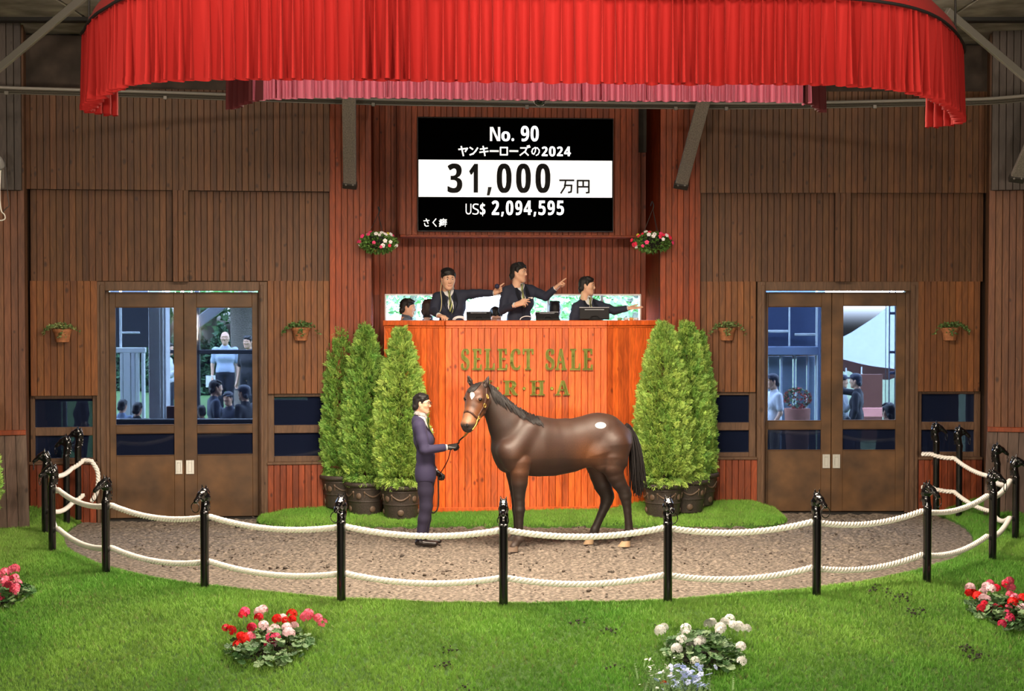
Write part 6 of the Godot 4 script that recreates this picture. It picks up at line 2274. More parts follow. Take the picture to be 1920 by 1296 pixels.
# joints of a standing figure facing fwd, feet at base
func joints(base: Vector3, tall: float, fwd: Vector3) -> Dictionary:
	var k := tall / 1.75
	var f := Vector3(fwd.x, 0, fwd.z).normalized()
	var r := f.cross(Vector3.UP)
	var P := func(x: float, y: float, z: float) -> Vector3: return base + (r * x + Vector3.UP * y + f * z) * k
	return {"k": k, "f": f, "r": r, "look": f, "head": P.call(0, 1.615, 0.02), "neck": P.call(0, 1.45, -0.02), "chest": P.call(0, 1.24, 0.0), "waist": P.call(0, 1.06, 0.0), "pelvis": P.call(0, 0.92, 0.0),
		"sr": P.call(0.185, 1.39, -0.02), "sl": P.call(-0.185, 1.39, -0.02), "er": P.call(0.235, 1.11, -0.03), "el": P.call(-0.235, 1.11, -0.03), "wr": P.call(0.235, 0.86, 0.05), "wl": P.call(-0.235, 0.86, 0.05),
		"hr": P.call(0.085, 0.90, 0), "hl": P.call(-0.085, 0.90, 0), "kr": P.call(0.095, 0.49, 0.02), "kl": P.call(-0.095, 0.49, 0.02), "ar": P.call(0.10, 0.09, -0.02), "al": P.call(-0.10, 0.09, -0.02),
		"fr": (f + r * 0.2).normalized(), "fl": (f - r * 0.2).normalized(), "hand_r": "relaxed", "hand_l": "relaxed"}

func seat(j: Dictionary, drop: float) -> void:   # bend a standing figure on to a seat
	for n in ["head", "neck", "chest", "waist", "pelvis", "sr", "sl", "er", "el", "wr", "wl", "hr", "hl"]: j[n] = j[n] - Vector3(0, drop, 0)
	for s in ["r", "l"]:
		j["k" + s] = j["h" + s] + j.f * 0.42 * j.k + Vector3(0, 0.02, 0)
		j["a" + s].x = j["k" + s].x; j["a" + s].z = j["k" + s].z
		j["w" + s] = j["k" + s] * 0.6 + j["h" + s] * 0.4 + Vector3(0, 0.11, 0)
		j["e" + s] = (j["s" + s] + j["w" + s]) / 2 - j.f * 0.1 + (j.r if s == "r" else -j.r) * 0.06

func bounds(pts: Array, pad: float) -> Array:
	var lo := Vector3.INF; var hi := -Vector3.INF
	for p in pts:
		lo = lo.min(p); hi = hi.max(p)
	return [lo - Vector3.ONE * pad, hi + Vector3.ONE * pad]

# wear: jacket, shirt, trousers, hair colours; sleeves "long" or "short"; tie, glove, lapels
func person(j: Dictionary, base: Vector3, label: String, wear: Dictionary, fine: float) -> Node3D:
	people_kit()
	var o := thing("person", label, "person", base, 0.0, wear.get("group", ""))
	for n in j.keys():
		if j[n] is Vector3 and not n in ["f", "r", "look", "fr", "fl"] and not n.begins_with("dir") and not n.begins_with("up"): j[n] = j[n] - base
	var k: float = j.k
	var r: Vector3 = (j.sr - j.sl).normalized()
	var f: Vector3 = j.f
	var hs: float = wear.get("head", 1.0) * k
	var hz: Vector3 = j.look.normalized()
	var hx := Vector3.UP.cross(hz).normalized()
	var hb := Basis(hx, hz.cross(hx), hz)
	if wear.has("roll"): hb = hb.rotated(hz, wear.roll)
	var ht := Transform3D(hb.scaled_local(Vector3.ONE * hs), j.head)
	var low := fine > 0.014
	# body: one skin under the clothes, with head and hands
	var bb := bounds([j.neck, j.sl, j.sr, j.el, j.er, j.wl, j.wr, j.pelvis, j.kl, j.kr, j.al, j.ar], 0.16)
	var bf := Field.new(bb[0], bb[1], maxf(fine, 0.014))
	bf.cap(j.neck + Vector3(0, 0.02, 0), j.neck.lerp(j.chest, 0.35) - f * 0.015, 0.054 * k, 0.052 * k, 0.03)
	bf.cap(j.sl.lerp(j.sr, 0.18) - Vector3(0, 0.02, 0), j.sr.lerp(j.sl, 0.18) - Vector3(0, 0.02, 0), 0.055 * k, 0.055 * k, 0.05)
	bf.cap(j.chest - r * 0.07 * k, j.chest + r * 0.07 * k, 0.085 * k, 0.085 * k, 0.07)
	bf.cap(j.chest, j.waist, 0.085 * k, 0.085 * k, 0.06)
	bf.cap(j.waist, j.pelvis, 0.085 * k, 0.09 * k, 0.05)
	for s in ["l", "r"]:
		bf.chain([[j["s" + s], 0.045 * k], [j["e" + s], 0.036 * k], [j["w" + s], 0.026 * k]], 0.02)
		bf.chain([[j["h" + s], 0.075 * k], [j["k" + s], 0.048 * k], [j["a" + s], 0.034 * k]], 0.03)
	var mb := MB.new()
	mb.add(bf.mesh([SKIN, LIP]), Transform3D())
	mb.add(head_low if low else head_mesh, ht)
	var gl := MB.new()
	for s in ["l", "r"]:
		var wrist: Vector3 = j["w" + s]
		var dir: Vector3 = j.get("dir" + s, (j["w" + s] - j["e" + s]).normalized())
		var up: Vector3 = j.get("up" + s, (r if s == "r" else -r))   # the back of the hand
		var hy := (up - dir * up.dot(dir)).normalized()
		var x := hy.cross(dir)
		var b := Basis(x if s == "r" else -x, hy, dir)
		var m: ArrayMesh = hand_meshes[j["hand_" + s]]
		(gl if wear.has("glove") else mb).add(m, Transform3D(b.scaled_local(Vector3.ONE * k * wear.get("hands", 1.0)), wrist + dir * 0.012))
	var skin_m := tinted(0.55)
	skin_m.subsurf_scatter_enabled = true
	skin_m.subsurf_scatter_strength = 0.05
	if wear.has("skin"): skin_m.albedo_color = wear.skin
	part("body", mb.mesh(), skin_m, o)
	if wear.has("glove"): part("gloves", gl.mesh(), mat(wear.glove, 0.4), o)
	# eyes and brows
	if not low:
		for s in [-1, 1]:
			var e := MB.new()
			e.ball(Vector3.ZERO, Vector3(0.0135, 0.007, 0.006), 10)
			part("eye", e.mesh(), mat(rgb(200, 190, 184), 0.3), o).transform = ht * Transform3D(Basis(), Vector3(0.031 * s, 0.013, 0.0815))
			var ir := MB.new()
			ir.ball(Vector3.ZERO, Vector3(0.0062, 0.0068, 0.004), 8)
			part("iris", ir.mesh(), mat(rgb(24, 16, 12), 0.2), o).transform = ht * Transform3D(Basis(), Vector3(0.031 * s + 0.002, 0.0125, 0.0855))
			var br := MB.new()
			br.tube([Vector3(0.013 * s, 0.0355, 0.091), Vector3(0.030 * s, 0.039, 0.0865), Vector3(0.050 * s, 0.0345, 0.071)], [0.0042, 0.0048, 0.0025], 6)
			part("eyebrow", br.mesh(), mat(rgb(26, 19, 16), 0.7), o).transform = ht
	var style: String = wear.get("hair", "short")
	if hair_meshes.has(style):
		var hm := mat(wear.get("hair_color", rgb(24, 20, 20)), 0.6)
		hm.albedo_texture = speck_tex
		hm.uv1_triplanar = true
		hm.uv1_scale = Vector3(60, 12, 12)
		part("cap" if style == "cap" else "hair", hair_meshes[style], hm, o).transform = ht
	# trousers
	var tb := bounds([j.pelvis, j.hl, j.hr, j.kl, j.kr, j.al, j.ar], 0.19)
	var tf := Field.new(tb[0], tb[1], fine)
	tf.cap(j.pelvis - r * 0.06 * k + Vector3(0, 0.05, 0), j.pelvis + r * 0.06 * k + Vector3(0, 0.05, 0), 0.115 * k, 0.115 * k, 0.05)
	for s in ["l", "r"]:
		tf.chain([[j["h" + s], 0.098 * k], [j["h" + s].lerp(j["k" + s], 0.5), 0.082 * k], [j["k" + s], 0.066 * k], [j["k" + s].lerp(j["a" + s], 0.4), 0.062 * k], [j["a" + s] + Vector3(0, 0.0, 0), 0.052 * k]], 0.03)
		tf.cap(j["a" + s] + Vector3(0, -0.05, 0), j["a" + s] + Vector3(0, -0.1, 0), 0.05, 0.06, 0.01, 0, Vector3.ONE, true)
	part("skirt" if wear.get("skirt", false) else "trousers", tf.mesh([Color.WHITE]), cloth(wear.trousers, 0.85), o)
	# shoes
	for s in ["l", "r"]:
		var a: Vector3 = j["a" + s]
		var dir: Vector3 = j["f" + s]
		var toe := a + dir * 0.175 * k
		var sf := Field.new((a.min(toe)) - Vector3.ONE * 0.12, a.max(toe) + Vector3.ONE * 0.1, 0.009 if not low else 0.016)
		var g := a.y - 0.09 * k
		sf.cap(Vector3(a.x, g + 0.038, a.z) - dir * 0.03, Vector3(toe.x, g + 0.030, toe.z), 0.036 * k, 0.032 * k, 0.02, 0, Vector3(1, 0.9, 1))
		sf.cap(Vector3(a.x, g + 0.05, a.z), Vector3(a.x, g + 0.095, a.z), 0.038 * k, 0.036 * k, 0.02)
		sf.cap(Vector3(a.x, g - 0.06, a.z) - dir * 0.06, Vector3(toe.x, g - 0.06, toe.z) + dir * 0.06, 0.06, 0.06, 0.004, 0, Vector3.ONE, true)
		part("shoe", sf.mesh([Color.WHITE]), mat(wear.get("shoes", rgb(28, 24, 24)), 0.3), o)
	# shirt
	var neckf: Vector3 = j.neck + f * 0.075 * k
	var sb := bounds([j.neck, j.sl, j.sr, j.pelvis, j.el, j.er, j.wl, j.wr], 0.18)
	var outer: bool = not wear.has("jacket")
	var sh := Field.new(sb[0], sb[1], fine)
	var grow := 0.0 if outer else -0.014
	sh.cap(j.sl.lerp(j.sr, 0.14) - Vector3(0, 0.03, 0), j.sr.lerp(j.sl, 0.14) - Vector3(0, 0.03, 0), 0.072 * k + grow, 0.072 * k + grow, 0.06)
	sh.cap(j.neck - Vector3(0, 0.005, 0), j.chest, 0.064 * k, 0.08 * k, 0.05)
	sh.cap(j.neck - r * 0.03 * k - Vector3(0, 0.012, 0), j.neck + r * 0.03 * k - Vector3(0, 0.012, 0), 0.058 * k, 0.058 * k, 0.03)
	sh.cap(j.chest - r * 0.075 * k, j.chest + r * 0.075 * k, 0.112 * k + grow, 0.112 * k + grow, 0.07)
	sh.cap(j.waist - r * 0.06 * k, j.waist + r * 0.06 * k, 0.106 * k + grow, 0.106 * k + grow, 0.07)
	sh.cap(j.pelvis - r * 0.065 * k + Vector3(0, 0.05, 0), j.pelvis + r * 0.065 * k + Vector3(0, 0.05, 0), 0.11 * k + grow, 0.11 * k + grow, 0.06)
	if outer:
		for s in ["l", "r"]:
			sh.cap(j["s" + s], j["s" + s].lerp(j["e" + s], 0.75 if wear.get("sleeves", "short") == "short" else 1.0), 0.062 * k, 0.056 * k, 0.03)
			if wear.get("sleeves", "short") == "long": sh.cap(j["e" + s], j["w" + s], 0.05 * k, 0.04 * k, 0.02)
	part("shirt", sh.mesh([Color.WHITE]), cloth(wear.shirt, 0.8), o)
	if not low or wear.get("collar", false):
		var cb := MB.new()
		for s in [-1, 1]:
			var up := []; var dn := []; var md := []
			for i in 9:
				var a: float = lerpf(0.12, PI, i / 8.0) * s
				var d := f * cos(a) + r * sin(a)
				var lift := 0.058 + 0.014 * (1.0 - cos(a))
				up.append(j.neck + d * 0.060 * k + Vector3(0, lift * k, 0))
				md.append(j.neck + d * 0.069 * k + Vector3(0, (lift + 0.002) * k, 0))
				dn.append(j.neck + d * (0.078 if i > 0 else 0.086) * k + Vector3(0, (lift - 0.034 - (0.022 if i < 2 else 0.0)) * k, 0))
			cb.grid([up, md, dn], false, s > 0)
			cb.grid([up, md, dn], false, s < 0)
		part("collar", cb.mesh(), cloth(wear.get("collar_color", wear.shirt), 0.8), o)
	if wear.has("jacket"):
		var jf := Field.new(sb[0] - Vector3(0, 0.06, 0), sb[1], fine)
		jf.cap(j.sl.lerp(j.sr, 0.10) - Vector3(0, 0.028, 0), j.sr.lerp(j.sl, 0.10) - Vector3(0, 0.028, 0), 0.074 * k, 0.074 * k, 0.05)
		jf.cap(j.neck - f * 0.03 * k - Vector3(0, 0.045, 0), j.chest, 0.07 * k, 0.08 * k, 0.05)
		jf.cap(j.chest - r * 0.08 * k, j.chest + r * 0.08 * k, 0.118 * k, 0.118 * k, 0.07)
		jf.cap(j.waist - r * 0.062 * k, j.waist + r * 0.062 * k, 0.108 * k, 0.108 * k, 0.07)
		jf.cap(j.pelvis - r * 0.068 * k + Vector3(0, 0.02, 0), j.pelvis + r * 0.068 * k + Vector3(0, 0.02, 0), 0.119 * k, 0.119 * k, 0.06)
		jf.cap(j.pelvis - r * 0.07 * k - Vector3(0, 0.06, 0), j.pelvis + r * 0.07 * k - Vector3(0, 0.06, 0), 0.119 * k, 0.119 * k, 0.04)
		for s in ["l", "r"]:
			jf.cap(j.neck - Vector3(0, 0.005, 0) - f * 0.02 * k, (j["s" + s] as Vector3).lerp(j.neck, 0.15), 0.050 * k, 0.056 * k, 0.05)
			var sx: Vector3 = r if s == "r" else -r
			jf.chain([[j["s" + s], 0.066 * k], [j["s" + s].lerp(j["e" + s], 0.55), 0.060 * k], [j["e" + s], 0.055 * k]], 0.03)
			jf.chain([[j["e" + s], 0.055 * k], [j["w" + s].lerp(j["e" + s], 0.16), 0.045 * k]], 0.015)
			# creases across the bend of the sleeve
			var in_dir: Vector3 = (j["w" + s] - j["e" + s]).normalized() + (j["s" + s] - j["e" + s]).normalized()
			for i in 3:
				var c: Vector3 = j["e" + s] + in_dir * 0.03 + (j["s" + s] - j["e" + s]) * (0.12 * i + 0.02)
				jf.cap(c - sx * 0.045 * k + in_dir * 0.012, c + sx * 0.045 * k + in_dir * 0.012, 0.012, 0.012, 0.02)
		# opening in front
		if wear.get("open", true):
			var deep: float = wear.get("deep", 0.0)
			jf.cap(neckf + f * 0.06 * k - Vector3(0, 0.0, 0), j.waist.lerp(j.chest, 0.1) + f * 0.155 * k - Vector3(0, deep, 0), 0.066 * k, 0.016 * k, 0.006, 0, Vector3.ONE, true)
		jf.cap(j.pelvis - r * 0.12 - Vector3(0, 0.215, 0), j.pelvis + r * 0.12 - Vector3(0, 0.215, 0), 0.12, 0.12, 0.006, 0, Vector3.ONE, true)
		part("jacket", jf.mesh([Color.WHITE]), cloth(wear.jacket, 0.8), o)
		# front edge, lapels
		if wear.get("open", true) and not low:
			var lc := cloth(Color(wear.jacket.r * 0.82, wear.jacket.g * 0.82, wear.jacket.b * 0.82), 0.75)
			for s in [-1, 1]:
				var rows := [[], []]
				for i in 8:
					var t := i / 7.0
					var c: Vector3 = (j.neck + Vector3(0, 0.01, 0)).lerp(j.waist.lerp(j.chest, 0.1), t)
					var inner: Vector3 = c + r * s * lerpf(0.068, 0.006, pow(t, 0.8)) * k
					var outer2: Vector3 = c + r * s * lerpf(0.076, 0.012, t) * k + r * s * 0.05 * sin(minf(t * 1.25, 1.0) * PI) * k
					for e in 2:
						var from: Vector3 = (inner if e == 0 else outer2) + f * 0.4
						var hit := jf.hit(from, -f, 0.5)
						if hit.distance_to(from) > 0.44: hit = sh.hit(from, -f, 0.5)
						rows[e].append(hit + f * 0.007)
				var lb := MB.new()
				lb.grid(rows, false, s > 0)
				lb.grid(rows, false, s < 0)
				part("lapel", lb.mesh(), lc, o)
			var vent := MB.new()
			var edge := []
			for i in 6:
				var c: Vector3 = j.waist.lerp(j.chest, 0.1).lerp(j.pelvis - Vector3(0, 0.09, 0), i / 5.0) + r * 0.004
				edge.append(jf.hit(c + f * 0.4, -f, 0.5) + f * 0.001)
			vent.tube(edge, 0.003, 5)
			part("front_edge", vent.mesh(), mat(rgb(12, 12, 18), 0.8), o)
		for s in ["l", "r"]:
			var w: Vector3 = j["w" + s]
			var d: Vector3 = (w - j["e" + s]).normalized()
			var cf := MB.new()
			cf.tube([w - d * 0.055 * k, w - d * 0.02 * k, w + d * 0.004], [0.036 * k, 0.0365 * k, 0.035 * k], 14)
			part("cuff", cf.mesh(), cloth(wear.get("collar_color", wear.shirt), 0.8), o)
	if wear.has("tie"):
		var rows := [[], [], []]
		for i in 14:
			var t := i / 13.0
			var c: Vector3 = (j.neck + Vector3(0, 0.016, 0)).lerp(j.waist - Vector3(0, 0.02, 0), t)
			var wd := (lerpf(0.020, 0.013, t / 0.12) if t < 0.12 else lerpf(0.013, 0.036, (t - 0.12) / 0.88)) * k
			for e in 3:
				var from: Vector3 = c + r * (e - 1) * wd + f * 0.4
				var hit := sh.hit(from, -f, 0.5)
				if hit.distance_to(from) > 0.46: hit = from - f * 0.34
				rows[2 - e].append(hit + f * ((0.014 if e == 1 else 0.006) + (0.014 if t < 0.12 else 0.0)))
		var t2 := MB.new()
		t2.grid(rows, false, true)
		t2.grid(rows, false, false)
		for i in t2.uv.size(): t2.uv[i] = Vector2(t2.uv[i].y, t2.uv[i].x)
		part("tie", t2.mesh(), wear.tie, o)
	if wear.has("badge"):
		var c: Vector3 = j.chest + Vector3(0, 0.06, 0) - r * 0.095 * k
		var q := sh.hit(c + f * 0.4, -f, 0.5) + f * 0.022
		var bd := MB.new()
		bd.cbox(Vector3(-0.034, -0.011, 0), Vector3(0.034, 0.011, 0.006), 0.002, Transform3D(Basis(r.cross(Vector3.UP).cross(Vector3.UP) * -1.0, Vector3.UP, f).rotated(f, wear.badge), q))
		part("name_badge", bd.mesh(), mat(rgb(236, 228, 224), 0.5), o)
	return o

func lead_rope(a: Array, r: float, m: Material, o: Node3D, called: String) -> void:
	var b := MB.new()
	b.tube(curve(a, 6), r, 8)
	part(called, b.mesh(), m, o)

func build_handler() -> void:
	var D := 18.5
	var base := on_ground(797, 1022, 0.0)
	D = -base.z
	var j := joints(base, 1.76, Vector3(1, 0, 0.0))
	var A := func(px: float, py: float, near := 0.0) -> Vector3: return at(px, py, D - near)
	j.look = Vector3(1, -0.02, 0.16)
	j.head = A.call(791.5, 758, 0.0)
	j.neck = A.call(788, 785, 0.0)
	j.chest = A.call(795, 826); j.waist = A.call(798, 856); j.pelvis = A.call(798, 884)
	j.sr = A.call(786, 800, 0.185); j.sl = A.call(788, 799, -0.185)
	j.er = A.call(796, 844, 0.235); j.wr = A.call(838, 839, 0.17)
	j.el = A.call(790, 850, -0.24); j.wl = A.call(816, 884, -0.2)
	j.hr = A.call(797, 892, 0.085); j.hl = A.call(799, 892, -0.085)
	j.kr = A.call(798, 950, 0.09); j.kl = A.call(800, 950, -0.09)
	j.ar = A.call(788, 1006, 0.09); j.al = A.call(795, 1002, -0.09)
	j.ar.y = 0.09; j.al.y = 0.09
	j.fr = Vector3(1, 0, 0.12).normalized(); j.fl = Vector3(1, 0, -0.1).normalized()
	j.hand_r = "grip"; j.hand_l = "grip"
	j["dirr"] = Vector3(1, 0.12, 0.0).normalized()
	j["upr"] = Vector3(0.05, 0.75, 0.65)
	j["dirl"] = Vector3(0.75, -0.6, 0.0).normalized()
	j["upl"] = Vector3(0.3, 0.4, -0.8)
	var navy := rgb(62, 56, 92)
	var o := person(j, base, "young man in a navy suit and glasses leading the dark horse by its rope", {"jacket": navy, "shirt": rgb(236, 234, 236), "trousers": rgb(52, 46, 74), "hair": "swept", "hair_color": rgb(30, 25, 27), "tie": cloth(rgb(30, 30, 52), 0.6), "glove": rgb(30, 29, 31), "shoes": rgb(34, 28, 28), "head": 0.97, "hands": 1.06}, 0.011)
	# glasses
	var g := MB.new()
	var hz := Vector3(1, -0.02, 0.16).normalized(); var hx := Vector3.UP.cross(hz).normalized()
	var ht := Transform3D(Basis(hx, hz.cross(hx), hz), A.call(791.5, 758, 0.0) - base)
	for s in [-1, 1]:
		var rim := []
		for k in 17: rim.append(ht * Vector3(0.033 * s + 0.024 * cos(TAU * k / 16.0), 0.012 + 0.018 * sin(TAU * k / 16.0), 0.101 - 0.0 * s))
		g.tube(rim, 0.0022, 5, false)
		g.tube([ht * Vector3(0.057 * s, 0.018, 0.098), ht * Vector3(0.076 * s, 0.018, 0.05), ht * Vector3(0.08 * s, 0.014, -0.005)], 0.0022, 5)
	g.tube([ht * Vector3(-0.01, 0.018, 0.102), ht * Vector3(0.01, 0.018, 0.102)], 0.002, 5)
	part("glasses", g.mesh(), mat(rgb(70, 64, 62), 0.25, 0.5), o)
	var pk := MB.new()
	pk.cbox(Vector3(-0.004, -0.012, -0.03), Vector3(0.004, 0.018, 0.03), 0.004, Transform3D(Basis(Vector3.BACK, 0.3), A.call(811, 806, 0.06) - base))
	part("pocket_square", pk.mesh(), mat(rgb(236, 232, 232), 0.8), o)
	# lead rope: clip under the chin, through the near glove, slack to the far hand, loop hanging
	var lo := thing("lead_rope", "dark leather lead rope from the halter through the handler's gloves", "lead rope", base)
	var leather := mat(rgb(38, 26, 24), 0.5)
	var brass := mat(rgb(206, 160, 84), 0.3, 0.8)
	var hand: Vector3 = A.call(850, 836, 0.15) - base
	var chin := at(879, 811, 17.86) - base
	lead_rope([chin + Vector3(0.01, 0.02, 0), chin.lerp(hand, 0.3)], 0.011, brass, lo, "chain")
	lead_rope([chin.lerp(hand, 0.28), chin.lerp(hand, 0.6), hand + Vector3(0.06, 0.03, 0), hand, hand + Vector3(-0.03, -0.05, 0)], 0.009, leather, lo, "strap")
	lead_rope([hand + Vector3(-0.03, -0.03, 0), A.call(840, 862, 0.1) - base, A.call(828, 884, -0.05) - base, A.call(821, 891, -0.15) - base], 0.006, mat(rgb(96, 26, 24), 0.5), lo, "thin_strap")
	lead_rope([A.call(821, 890, -0.15) - base, A.call(822, 915, -0.14) - base, A.call(822, 940, -0.12) - base, A.call(820, 955, -0.1) - base, A.call(813, 962, -0.1) - base, A.call(807, 957, -0.12) - base, A.call(809, 930, -0.16) - base, A.call(816, 895, -0.17) - base], 0.008, leather, lo, "loop")

func build_auctioneers() -> void:
	var navy := rgb(38, 44, 66)
	var D := 21.3
	var A := func(px: float, py: float, near := 0.0) -> Vector3: return at(px, py, D - near)
	var stand := func(px: float, fwd: Vector3, neck_y: float, k: float) -> Dictionary:
		var b := at(px, 600, D)
		b.y = 1.54
		var j := joints(b, 1.75 * k, fwd)
		j["base"] = b
		return j
	var suit := {"jacket": navy, "shirt": rgb(240, 240, 242), "trousers": rgb(30, 34, 52), "tie": null, "group": "auctioneers behind the booth counter"}
	# left one: facing forward, his left arm out with a round microphone, pointing
	people_kit()
	var j: Dictionary = stand.call(842, Vector3(0.12, 0, 1), 0, 1.0)
	var b: Vector3 = j.base
	j.look = Vector3(0.28, -0.16, 1)
	j.head = A.call(840.5, 524, 0.06); j.neck = A.call(841, 548, 0.0); j.chest = A.call(846, 577, 0.02); j.waist = A.call(847, 601, 0.0); j.pelvis = A.call(847, 622, -0.02)
	j.sr = A.call(819, 558, 0.0); j.sl = A.call(870, 553, 0.0)
	j.el = A.call(900, 550, 0.05); j.wl = A.call(926, 550, 0.1)
	j.er = A.call(812, 583, 0.05); j.wr = A.call(823, 599, 0.3); j.wr.y = maxf(j.wr.y, 2.64)
	j["dirl"] = Vector3(0.8, 0.55, 0.2).normalized(); j["upl"] = Vector3(0.2, 0.3, -0.9); j.hand_l = "point"
	j["dirr"] = Vector3(0.5, -0.12, 0.7).normalized(); j["upr"] = Vector3(0, 1, 0.1); j.hand_r = "relaxed"
	var w := suit.duplicate()
	w.merge({"tie": tie_mat, "hair": "swept", "head": 1.13, "hands": 1.05, "open": true, "deep": 0.08}, true)
	var o := person(j, b, "auctioneer in a dark suit facing forward, pointing with a round dark microphone in hand", w, 0.0105)
	var mic := MB.new()
	mic.ball(A.call(932, 537, 0.2) - b, Vector3(0.034, 0.034, 0.034), 14)
	part("microphone", mic.mesh(), mat(rgb(34, 36, 66), 0.7), o)
	var wire := mat(rgb(206, 196, 150), 0.5)
	lead_rope([A.call(828, 529, 0.02) - b, A.call(826, 545, 0.1) - b, A.call(828, 562, 0.14) - b, A.call(827, 578, 0.14) - b, A.call(823, 589, 0.13) - b], 0.005, wire, o, "earpiece_wire")
	# middle one: turned to the viewer's right, mouth open, pointing up to the right
	j = stand.call(974, Vector3(0.55, 0, 0.85), 0, 1.0)
	b = j.base
	j.look = Vector3(0.9, 0.02, 0.42)
	j.head = A.call(973, 512, 0.05); j.neck = A.call(972, 535, 0.0); j.chest = A.call(975, 568, 0.02); j.waist = A.call(973, 595, 0.0); j.pelvis = A.call(972, 618, 0.0)
	j.sr = A.call(949, 546, 0.09); j.sl = A.call(997, 544, -0.08)
	j.el = A.call(1023, 557, 0.02); j.wl = A.call(1041, 541, 0.1)
	j.er = A.call(942, 582, 0.14); j.wr = A.call(966, 572, 0.3)
	j["dirl"] = Vector3(0.78, 0.6, 0.12).normalized(); j["upl"] = Vector3(-0.5, 0.7, -0.5); j.hand_l = "point"
	j["dirr"] = Vector3(0.93, 0.28, 0.15).normalized(); j["upr"] = Vector3(-0.2, 0.55, 0.8); j.hand_r = "open"
	w = suit.duplicate()
	w.merge({"tie": tie_mat, "hair": "fringe", "head": 1.07, "hands": 1.1, "badge": 0.05}, true)
	o = person(j, b, "auctioneer in a dark suit with longer hair, middle one, pointing up to the right", w, 0.0105)
	# right one: profile, palm held out flat
	j = stand.call(1102, Vector3(0.5, 0, 0.85), 0, 0.96)
	b = j.base
	j.look = Vector3(0.97, 0.0, 0.25)
	j.head = A.call(1101, 537, 0.03); j.neck = A.call(1100, 560, 0.0); j.chest = A.call(1104, 592, 0.02); j.waist = A.call(1103, 618, 0.0); j.pelvis = A.call(1102, 640, 0.0)
	j.sr = A.call(1080, 577, 0.09); j.sl = A.call(1126, 574, -0.06)
	j.el = A.call(1152, 583, 0.02); j.wl = A.call(1178, 578, 0.1)
	j.er = A.call(1073, 608, 0.1); j.wr = A.call(1092, 618, 0.25)
	j["dirl"] = Vector3(0.98, 0.06, 0.15).normalized(); j["upl"] = Vector3(0, -0.9, -0.3); j.hand_l = "flat"
	w = suit.duplicate()
	w.merge({"tie": tie_mat, "hair": "short", "head": 1.06, "hands": 1.05, "badge": 0.25}, true)
	o = person(j, b, "auctioneer in a dark suit behind the monitor, right one, holding a flat palm out", w, 0.0105)
	lead_rope([A.call(1090, 545, 0.04) - b, A.call(1092, 556, 0.09) - b, A.call(1096, 563, 0.1) - b], 0.004, wire, o, "earpiece_wire")
	# clerks sitting behind, in front of the slot
	var clerks := [[765, 578, 21.75, Vector3(1, -0.05, 0.12), "short", rgb(120, 132, 150), rgb(24, 20, 20), "clerk in a grey blue vest seated in profile before the left of the slot", rgb(128, 140, 158)],
		[803, 580, 21.95, Vector3(0.3, 0, -1), "fringe", rgb(60, 48, 44), rgb(64, 46, 38), "brown-haired clerk mostly hidden behind the left auctioneer", rgb(70, 56, 50)],
		[929, 594, 21.75, Vector3(0.3, -0.6, 1), "fringe", rgb(40, 40, 46), rgb(20, 18, 18), "dark-haired clerk bowed over the counter between two auctioneers", rgb(60, 60, 66)],
		[1040, 583, 21.85, Vector3(0.1, 0, -1), "short", rgb(30, 32, 44), rgb(20, 20, 26), "clerk with short dark hair seen from behind in the slot", rgb(34, 36, 48)]]
	for c in clerks:
		var p := at(c[0], c[1], c[2])
		var cb := Vector3(p.x, 1.54, p.z)
		var cj := joints(cb, 1.7, c[3])
		var drop: float = cj.head.y - p.y
		seat(cj, drop)
		cj.head.x = p.x; cj.head.z = p.z
		cj.look = c[3]
		cj["base"] = cb
		person(cj, cb, c[7], {"shirt": c[5], "trousers": rgb(36, 36, 44), "hair": c[4], "hair_color": c[6], "collar": true, "sleeves": "long", "head": 1.05, "group": "clerks seated in the booth"}, 0.016)
		var st := MB.new()
		st.lathe([Vector2(0.2, 0.0), Vector2(0.2, 0.03), Vector2(0.03, 0.06), Vector2(0.03, maxf(0.1, cj.pelvis.y - 0.17)), Vector2(0.17, maxf(0.12, cj.pelvis.y - 0.15)), Vector2(0.17, maxf(0.15, cj.pelvis.y - 0.11)), Vector2(0.0, maxf(0.15, cj.pelvis.y - 0.11))], 16)
	# things on the counter
	var shell := mat(rgb(20, 20, 23), 0.75)
	var edge := mat(rgb(150, 152, 158), 0.35, 0.3)
	for q in [[1115, 592, 56, 16, "black monitor standing before the right auctioneer, seen from behind", 21.02, 0.25], [898, 596, 46, 11, "thin low terminal screen between the left and middle auctioneers", 21.05, 0.9], [1027, 597, 44, 9, "thin low terminal screen right of the middle auctioneer", 21.05, 0.95]]:
		var y := loc(FC, 980, 611, 0.25).y + 0.068
		var p := at(q[0], 601, q[5])
		p.y = y
		var m := thing("counter_monitor", q[4], "monitor", p, deg_to_rad(4.0), "terminals on the booth counter")
		var wd: float = q[2] * q[5] / FOCAL / 2
		var hh: float = 0.16
		var x := Transform3D(Basis(Vector3.RIGHT, -q[6]), Vector3(0, 0.015, 0))
		var mb := MB.new()
		mb.cbox(Vector3(-wd, 0, -0.03), Vector3(wd, hh, 0.0), 0.008, x)
		part("back_shell", mb.mesh(), shell, m)
		var eb := MB.new()
		eb.cbox(Vector3(-wd, hh - 0.006, -0.034), Vector3(wd, hh + 0.004, 0.003), 0.002, x)
		eb.cbox(Vector3(-wd * 0.65, hh * 0.78, -0.001), Vector3(wd * 0.65, hh * 0.83, 0.004), 0.001, x)
		part("edge_trim", eb.mesh(), edge, m)
		var sb := MB.new()
		sb.cbox(Vector3(-wd * 0.4, 0.0, -0.08), Vector3(wd * 0.4, 0.012, 0.05), 0.004)
		sb.tube(curve([Vector3(-wd * 0.36, 0.01, 0.03), Vector3(-wd * 0.2, 0.055, 0.02), Vector3(wd * 0.2, 0.055, 0.02), Vector3(wd * 0.36, 0.01, 0.03)], 5), 0.006, 6)
